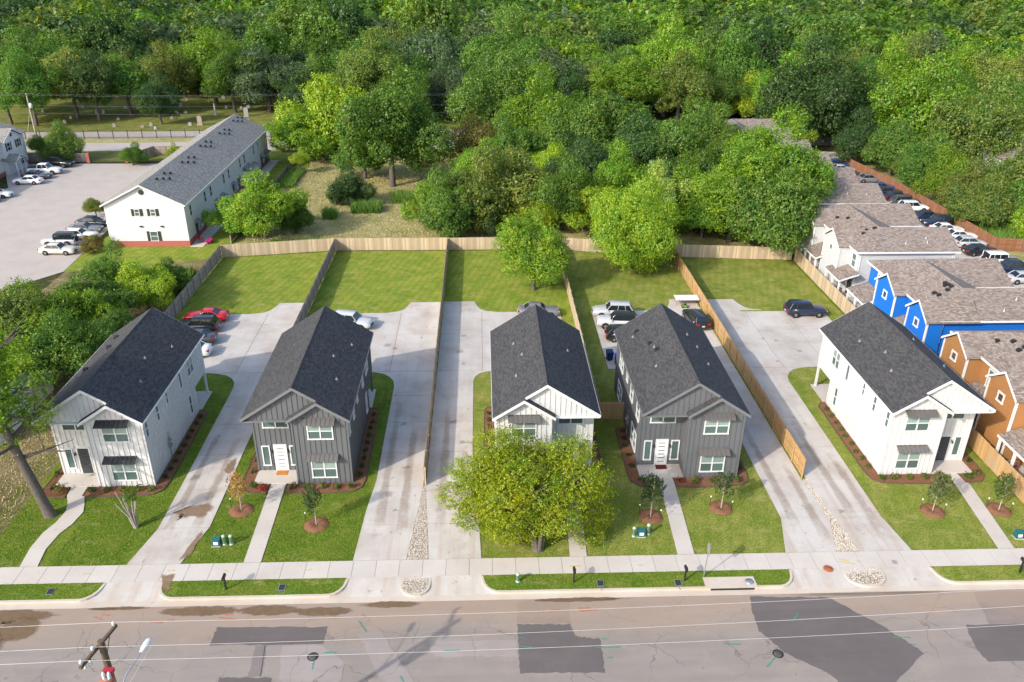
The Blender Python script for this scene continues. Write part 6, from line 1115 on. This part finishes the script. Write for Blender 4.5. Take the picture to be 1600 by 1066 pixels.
EX = HB + [(-24.3, -20.35, 45, 73.3), (-25.1, -24.0, 45, 47), (-9.2, -0.5, 45, 73.3), (-1.1, 0, 60, 73), (22.2, 30.3, 45, 73.3), (21.4, 22.3, 45, 46), (-32.6, -30.3, 45, 54.6), (-17.1, -15.6, 45, 54.6), (5.9, 7.6, 45, 54.6), (13.6, 15.4, 45, 54.6), (37.0, 39.4, 45, 54.6)]
blades('grass', 105000, [(-37, -24.1, 45.4, 66), (-20.35, -8.75, 45.4, 70)], EX, 0.075, 'blades', 'short green grass on the left front lawns', 1)
blades('grass', 60000, [(-0.9, 22.3, 45.4, 66), (30.2, 41.9, 45.4, 70)], EX, 0.06, 'blades', 'short green grass on the right front lawns', 2)
blades('grass', 22000, [(-45, -26.9, 42.2, 43.68), (-20.7, -10.7, 42.2, 43.68), (1, 20, 42.2, 43.68), (32.4, 45, 42.2, 43.68)], [(14.9, 18.5, 41, 43)], 0.085, 'blades', 'grass of the verge strips along the curb', 3)
blades('dry_grass', 45000, [(-34, -5, 109.3, 166), (-12, 1, 150, 170)], [], 0.24, 'straw', 'tall dry straw-coloured grass of the vacant field', 4, 0.03, 0.5)
blades('dry_grass', 14000, [(-50, -35.6, 45.6, 64)], [], 0.12, 'straw', 'sparse dry grass of the yard at the left edge', 5, 0.03, 0.7)
blades('weeds', 5000, [(-20.5, -16, 125.5, 128.5), (-14.5, -11, 130.5, 134.5), (-24.5, -22.5, 122.5, 125)], [], 1.5, 'weed', 'clumps of tall bright green weeds in the dry field', 6, 0.05, 0.25)
blades('weeds', 6000, [(-35.3, -32.5, 140, 152), (-30, -22, 109.5, 112)], [], 0.9, 'weed', 'green weeds along the field edge', 7, 0.05, 0.3)
blades('weeds', 9000, [(74, 84, 108, 120)], [], 1.6, 'weed', 'tall green weeds behind the brown fence', 8, 0.06, 0.3); blades('weeds', 7000, [(-46, -37, 93, 101)], [], 1.1, 'weed', 'tall pale green weeds beside the apartment lawn', 9, 0.05, 0.3)
# ------------------------------------------------------------------ street furniture and small things
def mailbox(x, y, label):
    t = empty('mailbox', (x, y, 0.03)); tag(t, label, 'mailbox', 'black kerbside mailboxes'); MB().box(-0.05, 0.05, -0.05, 0.05, 0, 1.0).build('post', W['black'], t, uv=False)
    b = MB(); pr = [(-0.09, 1.0), (0.09, 1.0), (0.09, 1.13), (0.06, 1.2), (0, 1.22), (-0.06, 1.2), (-0.09, 1.13)]; b.prof(pr, 'y', -0.28, 0.24); b.build('box', W['black'], t, uv=False); MB().box(0.095, 0.11, -0.1, 0.06, 1.1, 1.2).build('flag', W['red'], t, uv=False); MB().box(-0.03, 0.03, -0.2, 0.2, 0.92, 0.99).build('bracket', W['black'], t, uv=False)
mailbox(-17.4, 42.8, 'black mailbox on the verge before the left dark grey house'); mailbox(6.0, 42.8, 'black mailbox left of the storm drain, near the yellow-green tree'); mailbox(13.6, 42.75, 'black mailbox right beside the leaning street sign'); mailbox(37.1, 42.9, 'black mailbox at the right picture edge')
def pedestal(x, y, label, h=0.85):
    t = empty('utility_pedestal', (x, y, 0)); tag(t, label, 'pedestal', 'green utility pedestals'); MB().lathe([(0.115, 0), (0.115, h * 0.8), (0.125, h * 0.8), (0.125, h * 0.95), (0.07, h), (0.01, h)], n=14).build('tube', W['pedg'], t, uv=False); MB().lathe([(0.15, 0), (0.15, 0.08), (0.12, 0.1)], n=14).build('base', W['pedg'], t, uv=False)
pedestal(-18.75, 47.4, 'pale green pedestal beside the teal box before the left dark grey house'); pedestal(-18.25, 47.4, 'pale green pedestal right of its twin before the left dark grey house'); pedestal(10.9, 47.5, 'pale green pedestal left of the teal box in the middle'); pedestal(12.0, 47.7, 'pale green pedestal right of the teal box in the middle', 0.95); pedestal(39.75, 46.7, 'pale green pedestal at the right picture edge'); pedestal(2.2, 43.0, 'short pale green pedestal on the verge below the yellow-green tree', 0.75)
def cabinet(x, y, label):
    t = empty('utility_box', (x, y, 0)); tag(t, label, 'utility box', 'teal utility boxes'); MB().hexa([(-0.3, -0.22, 0), (0.3, -0.22, 0), (0.3, 0.22, 0), (-0.3, 0.22, 0)], [(-0.27, -0.16, 0.5), (0.27, -0.16, 0.5), (0.27, 0.2, 0.62), (-0.27, 0.2, 0.62)]).build('cabinet', W['teal'], t, uv=False); MB().box(-0.32, 0.32, -0.24, 0.24, -0.02, 0.06).build('base', W['walk'], t, uv=False); MB().add([(-0.16, -0.213, 0.18), (0.16, -0.213, 0.18), (0.16, -0.185, 0.42), (-0.16, -0.185, 0.42)], [(0, 1, 2, 3)]).build('notice_plate', W['lamp'], t, uv=False)
cabinet(-19.3, 47.35, 'teal utility box with pale plate before the left dark grey house'); cabinet(11.45, 47.55, 'teal utility box between two pedestals in the middle'); cabinet(39.2, 46.6, 'teal utility box at the right picture edge')
def lid(x, y, label, m='steel'):
    t = empty('meter_box_lid', (x, y, 0.035)); tag(t, label, 'meter lid', 'water meter lids'); MB().box(-0.24, 0.24, -0.3, 0.3, -0.02, 0.03).build('frame', W['steel'], t, uv=False); MB().box(-0.19, 0.19, -0.25, 0.25, 0.03, 0.045).build('cover', W['iron'], t, uv=False)
    if x > -25: tag(stroke(W['bluep'], x - 0.05, y - 0.35, x + 0.02, y - 0.75, 0.07, 0.062, None), kind='structure')
lid(-29.0, 42.9, 'grey meter lid on the verge left of the first drive'); lid(-13.7, 42.85, 'meter lid with blue paint before the left dark grey house'); lid(7.8, 42.65, 'meter lid with blue paint below the yellow-green tree'); lid(13.1, 42.55, 'meter lid with blue paint left of the street sign')
t = empty('street_sign', (14.99, 43.1, 0)); tag(t, 'street sign on a leaning metal post seen edge-on from behind', 'street sign'); MB().tube([(0, 0, 0), (0.12, 0, 2.9)], 0.035, 8).build('post', W['steel'], t, uv=False); MB().box(0.085, 0.11, -0.3, 0.3, 2.05, 2.85).build('sign_plate', W['steel'], t, uv=False)
t = empty('storm_drain', (16.7, 42.45, 0)); tag(t, 'concrete storm drain inlet with round lid at the curb', 'storm drain'); MB().prism([(-1.8, 0.55), (1.7, 0.55), (1.75, -0.5), (-1.8, -0.5)], -0.2, 0.075).build('top_slab', W['curb'], t, uv=False); MB().box(-1.5, 1.5, -0.52, -0.3, -0.12, 0.03).build('inlet_slot', W['black'], t, uv=False); MB().lathe([(0.3, 0.07), (0.3, 0.09), (0.01, 0.09)], (1.3, 0.05, 0), 18).build('lid', W['steel'], t, uv=False)
def bin_(x, y, m, rz, label):
    t = empty('wheelie_bin', (x, y, 0.045), rz); tag(t, label, 'bin', 'wheeled bins'); MB().hexa([(-0.26, -0.28, 0.06), (0.26, -0.28, 0.06), (0.26, 0.24, 0.06), (-0.26, 0.24, 0.06)], [(-0.34, -0.38, 0.98), (0.34, -0.38, 0.98), (0.34, 0.34, 0.98), (-0.34, 0.34, 0.98)]).build('tub', W[m], t, uv=False); MB().hexa([(-0.36, -0.41, 0.985), (0.36, -0.41, 0.985), (0.36, 0.38, 0.985), (-0.36, 0.38, 0.985)], [(-0.32, -0.36, 1.06), (0.32, -0.36, 1.06), (0.32, 0.33, 1.1), (-0.32, 0.33, 1.1)]).build('lid', W[m], t, uv=False); MB().tube([(-0.3, 0.42, 0.95), (0.3, 0.42, 0.95)], 0.02, 6).build('handle', W['black'], t, uv=False)
    for sx in (-0.28, 0.28): MB().lathe([(0.12, -0.03), (0.12, 0.03)], n=12).build('wheel', W['rubber'], t, (sx, 0.26, 0.12), (0, math.pi / 2, 0), uv=False)
bin_(13.05, 75.3, 'navybin', 0.1, 'dark blue wheeled bin behind the bright blue one'); bin_(13.75, 74.4, 'bluebin', -0.15, 'bright blue wheeled bin nearest the right dark grey house')
t = empty('long_table', (24.3, 89.6, 0.045)); tag(t, 'long white-topped table on the slab by the golden fence', 'table'); MB().box(-1.4, 1.4, -0.75, 0.75, 0.74, 0.8).build('tabletop', W['trim'], t, uv=False)
for sx in (-1.25, 1.25):
    for sy in (-0.62, 0.62): MB().tube([(sx, sy, 0), (sx, sy, 0.74)], 0.025, 6).build('leg', W['rust'], t, uv=False)
MB().box(-1.25, 1.25, -0.03, 0.03, 0.3, 0.34).build('stretcher', W['rust'], t, uv=False)
t = empty('lawn_mower', (23.9, 88.5, 0.045)); tag(t, 'small green and black mower in front of the white table', 'mower'); MB().hexa([(-0.3, -0.22, 0.1), (0.3, -0.22, 0.1), (0.3, 0.22, 0.1), (-0.3, 0.22, 0.1)], [(-0.25, -0.18, 0.32), (0.25, -0.18, 0.32), (0.25, 0.18, 0.32), (-0.25, 0.18, 0.32)]).build('deck', W['weed'], t, uv=False); MB().lathe([(0.14, 0.32), (0.14, 0.46), (0.05, 0.48)], n=12).build('engine', W['black'], t, uv=False)
for a in ((-0.3, -0.25), (0.3, -0.25), (-0.3, 0.25), (0.3, 0.25)): MB().lathe([(0.1, -0.03), (0.1, 0.03)], n=10).build('wheel', W['rubber'], t, (a[0], a[1], 0.1), (math.pi / 2, 0, 0), uv=False)
MB().tube([(-0.25, 0.15, 0.3), (-0.8, 0.15, 0.95), (-0.8, -0.15, 0.95), (-0.25, -0.15, 0.3)], 0.015, 6).build('handle', W['black'], t, uv=False)
# ---- utility poles and wires in front
PX, PY, PZ = -16.85, 27.1, 11.75; DX, DY = 0.23, 0.973
t = empty('utility_pole', (PX, PY, -0.1)); tag(t, 'wooden utility pole top with crossarm and street lamp, bottom left', 'utility pole'); MB().tube([(0, 0, 0), (0, 0, 6), (0, 0, PZ + 0.1)], [0.2, 0.17, 0.14], 12).build('pole', W['pole'], t, uv=False)
a = math.atan2(DY, DX); arm = MB().box(-1.25, 1.25, -0.06, 0.06, -0.07, 0.07).build('crossarm', W['pole'], t, (-0.17, 0.04, PZ - 0.25), (0, 0, a), uv=False)
INS = [-1.15, 0.0, 1.15]; INS = [-1.12, -0.35, 1.12]; WY = []
for q in INS:
    MB().lathe([(0.04, 0.07), (0.04, 0.16), (0.09, 0.17), (0.06, 0.22), (0.09, 0.24), (0.05, 0.32), (0.01, 0.33)], n=12).build('insulator', W['porc'], arm, (q, 0, 0), uv=False); WY.append((PX - 0.17 + DX * q, PY + 0.04 + DY * q, PZ - 0.25 + 0.2))
for s in (-1, 1): MB().tube([(s * 0.75 * DX - 0.17, s * 0.75 * DY + 0.04, PZ - 0.3), (0, 0, PZ - 1.1)], 0.02, 6).build('brace', W['black'], t, uv=False)
tr = MB().lathe([(0.28, 0), (0.3, 0.05), (0.3, 0.85), (0.26, 0.95), (0.1, 1.0)], n=18).build('transformer', W['steel'], t, (0.12, -0.55, PZ - 2.6), uv=False); MB().lathe([(0.31, 0.80), (0.32, 0.9), (0.27, 0.99)], n=18).build('rusty_cap', W['rust'], tr, uv=False)
for k in range(2): MB().lathe([(0.05, 0), (0.09, 0.05), (0.05, 0.1), (0.09, 0.15), (0.05, 0.2), (0.09, 0.25), (0.03, 0.4)], n=10).build('bushing', W['porc'], tr, (-0.12 + 0.24 * k, 0.05, 0.95), uv=False)
MB().box(-0.22, 0.22, -0.2, 0.12, PZ - 1.55, PZ - 1.35).build('red_guard', W['redp'], t, (0.12, -0.25, 0), uv=False)
for k in range(2): MB().lathe([(0.03, 0), (0.07, 0.05), (0.04, 0.12), (0.07, 0.2), (0.03, 0.35)], n=10).build('cutout_fuse', W['porc'], t, (-0.5 + 0.15 * k, -0.75 + 0.2 * k, PZ - 0.75), uv=False)
MB().tube([(0, 0.1, 8.2), (0.15, 0.9, 8.75), (0.45, 2.1, 8.95)], 0.035, 8).build('lamp_arm', W['steel'], t, uv=False)
hd = MB(); hd.lathe([(0.06, 0), (0.13, 0.18), (0.17, 0.45), (0.15, 0.7), (0.05, 0.8)], n=14); lm = hd.build('lamp_head', W['lampgrey'], t, (0.43, 2.05, 8.96), (-1.45, 0, -0.25), uv=False); lm.scale = (1, 0.6, 1)
MB().tube([(-0.02, -0.3, 8.0), (0.3, 1.0, 8.35), (0.62, 2.7, 8.6)], 0.012, 6).build('service_drop', W['wire'], t, uv=False)
t2 = empty('utility_pole', (26.9, 27.6, -0.1)); tag(t2, 'wooden utility pole just entering the bottom right corner', 'utility pole'); MB().tube([(0, 0, 0), (0, 0, 6), (0, 0, PZ + 0.6)], [0.2, 0.17, 0.14], 12).build('pole', W['pole'], t2, uv=False); ar2 = MB().box(-0.06, 0.06, -1.25, 1.25, -0.07, 0.07).build('crossarm', W['steel'], t2, (-0.17, 0.3, PZ - 0.05), uv=False)
WE = [(26.7, 26.8, PZ + 0.2), (26.7, 27.9, PZ + 0.2), (26.7, 29.0, PZ + 0.2)]
for k, w_ in enumerate(WE): MB().lathe([(0.04, 0.07), (0.09, 0.15), (0.05, 0.25), (0.01, 0.26)], n=10).build('insulator', W['porc'], ar2, (0, w_[1] - 27.9, 0), uv=False)
for k, (A, B) in enumerate(zip(WY, WE)):
    pts = []; C_ = (-70, A[1] - 0.6, A[2] + 0.3)
    for i in range(17): u = i / 16; pts.append((C_[0] + (A[0] - C_[0]) * u, C_[1] + (A[1] - C_[1]) * u, C_[2] + (A[2] - C_[2]) * u - 1.6 * u * (1 - u)))
    for i in range(1, 25): u = i / 24; pts.append((A[0] + (B[0] - A[0]) * u, A[1] + (B[1] - A[1]) * u, A[2] + (B[2] - A[2]) * u - 1.3 * u * (1 - u)))
    for i in range(1, 9): u = i / 8; pts.append((B[0] + 45 * u, B[1] + 0.6 * u, B[2] - 1.3 * u * (1 - u)))
    tag(MB().tube(pts, 0.008, 6, smooth=True).build('overhead_wire', W['wire'], uv=False), ['lowest', 'middle', 'uppermost'][k] + ' of three pale overhead wires crossing the street', 'wire', 'overhead wires')
# ---- pole and wires by the cemetery road
t = empty('utility_pole', (-94.4, 179.6, 0)); tag(t, 'pale utility pole with transformer by the railings at upper left', 'utility pole'); MB().tube([(0, 0, 0), (0, 0, 9.2)], [0.2, 0.14], 10).build('pole', W['paleb'], t, uv=False); MB().lathe([(0.3, 0), (0.3, 0.9), (0.1, 1.0)], n=14).build('transformer', W['lampgrey'], t, (0.42, -0.1, 6.2), uv=False); MB().box(-0.05, 0.05, -0.9, 0.9, 8.7, 8.85).build('crossarm', W['pole'], t, uv=False); MB().tube([(0, 0.3, 6.5), (-0.4, -3.5, 0)], 0.02, 5).build('guy_wire', W['steel'], t, uv=False)
t = empty('utility_pole', (-30.5, 181.6, 0)); tag(t, 'slim utility pole behind the bright tree by the cemetery drive', 'utility pole'); MB().tube([(0, 0, 0), (0, 0, 9.2)], [0.2, 0.14], 10).build('pole', W['pole'], t, uv=False); MB().box(-0.05, 0.05, -0.9, 0.9, 8.7, 8.85).build('crossarm', W['pole'], t, uv=False)
for k, (dy, z) in enumerate(((-0.8, 9.0), (0.8, 9.0), (0, 6.8), (0, 5.2))):
    pts = [(-150 + 54.4 * i / 8 * 1.022, 179.6 + dy - 1.7 * (1 - i / 8), z - 2.0 * (i / 8) * (1 - i / 8)) for i in range(9)] + [(-94.4 + 63.9 * i / 12, 179.6 + dy + 2 * i / 12, z - 2.2 * (i / 12) * (1 - i / 12)) for i in range(1, 13)] + [(-30.5 + 60 * i / 8, 181.6 + dy + 1.9 * i / 8, z - 2 * (i / 8) * (1 - i / 8)) for i in range(1, 9)]
    tag(MB().tube(pts, 0.007, 5).build('cable', W['steel'], uv=False), ORD[k] + ' cable from the top along the cemetery road poles', 'cable', 'cables along the cemetery road')
# ---- headstones
def stone(x, y, w, h, kind, label, group='headstones'):
    t = empty('headstone', (x, y, 0), random.uniform(-0.2, 0.2)); tag(t, label, 'headstone', group); m = W['pinkst' if random.random() < 0.25 else 'stonew']
    MB().box(-w * 0.65, w * 0.65, -0.25, 0.25, -0.05, 0.16).build('base', m, t, uv=False)
    if kind == 'o': MB().hexa([(-0.22, -0.22, 0.16), (0.22, -0.22, 0.16), (0.22, 0.22, 0.16), (-0.22, 0.22, 0.16)], [(-0.13, -0.13, h), (0.13, -0.13, h), (0.13, 0.13, h), (-0.13, 0.13, h)]).add([(-0.13, -0.13, h), (0.13, -0.13, h), (0.13, 0.13, h), (-0.13, 0.13, h), (0, 0, h + 0.25)], [(0, 1, 4), (1, 2, 4), (2, 3, 4), (3, 0, 4)]).build('shaft', m, t, uv=False)
    else: MB().prof([(-w / 2, 0.16), (w / 2, 0.16), (w / 2, h * 0.85), (w * 0.3, h * 0.97), (0, h), (-w * 0.3, h * 0.97), (-w / 2, h * 0.85)], 'y', -0.12, 0.12).build('slab', m, t, uv=False)
stone(-63.9, 192.3, 1.1, 2.1, 's', 'tall grey monument behind the apartment roof', None); stone(-63.8, 204.0, 0.7, 2.7, 'o', 'white obelisk on the cemetery lawn', None); stone(-56.0, 202.2, 1.0, 2.2, 's', 'tall pale monument near the apartment ridge end', None); stone(-75.5, 214.5, 0.9, 1.6, 's', 'pale headstone in the middle of the cemetery', None)
for x, y in [(-76.7, 223.4), (-82.2, 229.1), (-74.7, 191.6), (-82.5, 190.7), (-84.6, 198.4), (-63.5, 212.2), (-59.6, 211.7), (-58.2, 213.1), (-72.5, 199.2), (-77.8, 218.3), (-96.0, 199.7), (-106.1, 207.5), (-95.3, 194.8), (-76.0, 190.0), (-72.4, 187.9), (-92.6, 206.2), (-91.1, 206.2), (-71.5, 206.2), (-73.6, 206.2), (-66.2, 192.3), (-88, 212), (-99, 213), (-54, 196), (-10, 204), (-7.5, 202), (-86.5, 221), (-68, 226)]:
    stone(x, y, random.uniform(0.5, 0.85), random.uniform(0.5, 0.8), 's', 'small headstone on the cemetery lawn', 'small headstones')
# ---- bare and fallen trees at upper right
t = empty('dead_tree', (80.5, 148.4, 0)); tag(t, 'bare pale dead trunk standing behind the brown fence', 'tree'); mb = MB(); mb.tube([(0, 0, -0.2), (0.1, 0, 2), (-0.1, 0, 4), (-0.5, 0.1, 6.3)], [0.3, 0.24, 0.17, 0.05], 8)
for k in range(7): z0 = 2.6 + k * 0.5; a = k * 2.1; mb.tube([(0, 0, z0), (math.cos(a) * 0.8, math.sin(a) * 0.6, z0 + 0.7), (math.cos(a) * 1.2, math.sin(a) * 0.8, z0 + 1.5)], [0.09, 0.05, 0.015], 6)
mb.build('trunk', W['paleb'], t, uv=False)
t = empty('fallen_tree', (76.5, 141.5, 0)); tag(t, 'fallen grey trunk with bare branches behind the brown fence', 'tree'); mb = MB(); mb.tube([(-3.5, -3, 0.9), (0, 0, 1.6), (3, 3.5, 1.4), (8, 4.5, 1.6)], [0.35, 0.32, 0.25, 0.08], 8)
rg_ = random.Random(9)
for k in range(34): p = Vector((rg_.uniform(2, 8), rg_.uniform(2.5, 5), 1.4)); mb.tube([p, p + Vector((rg_.uniform(-1, 2), rg_.uniform(-1, 1), rg_.uniform(0.4, 1.6))), p + Vector((rg_.uniform(-1, 4), rg_.uniform(-1.5, 1.5), rg_.uniform(0.2, 2.2)))], [0.07, 0.04, 0.01], 5)
mb.build('trunk', W['paleb'], t, uv=False)
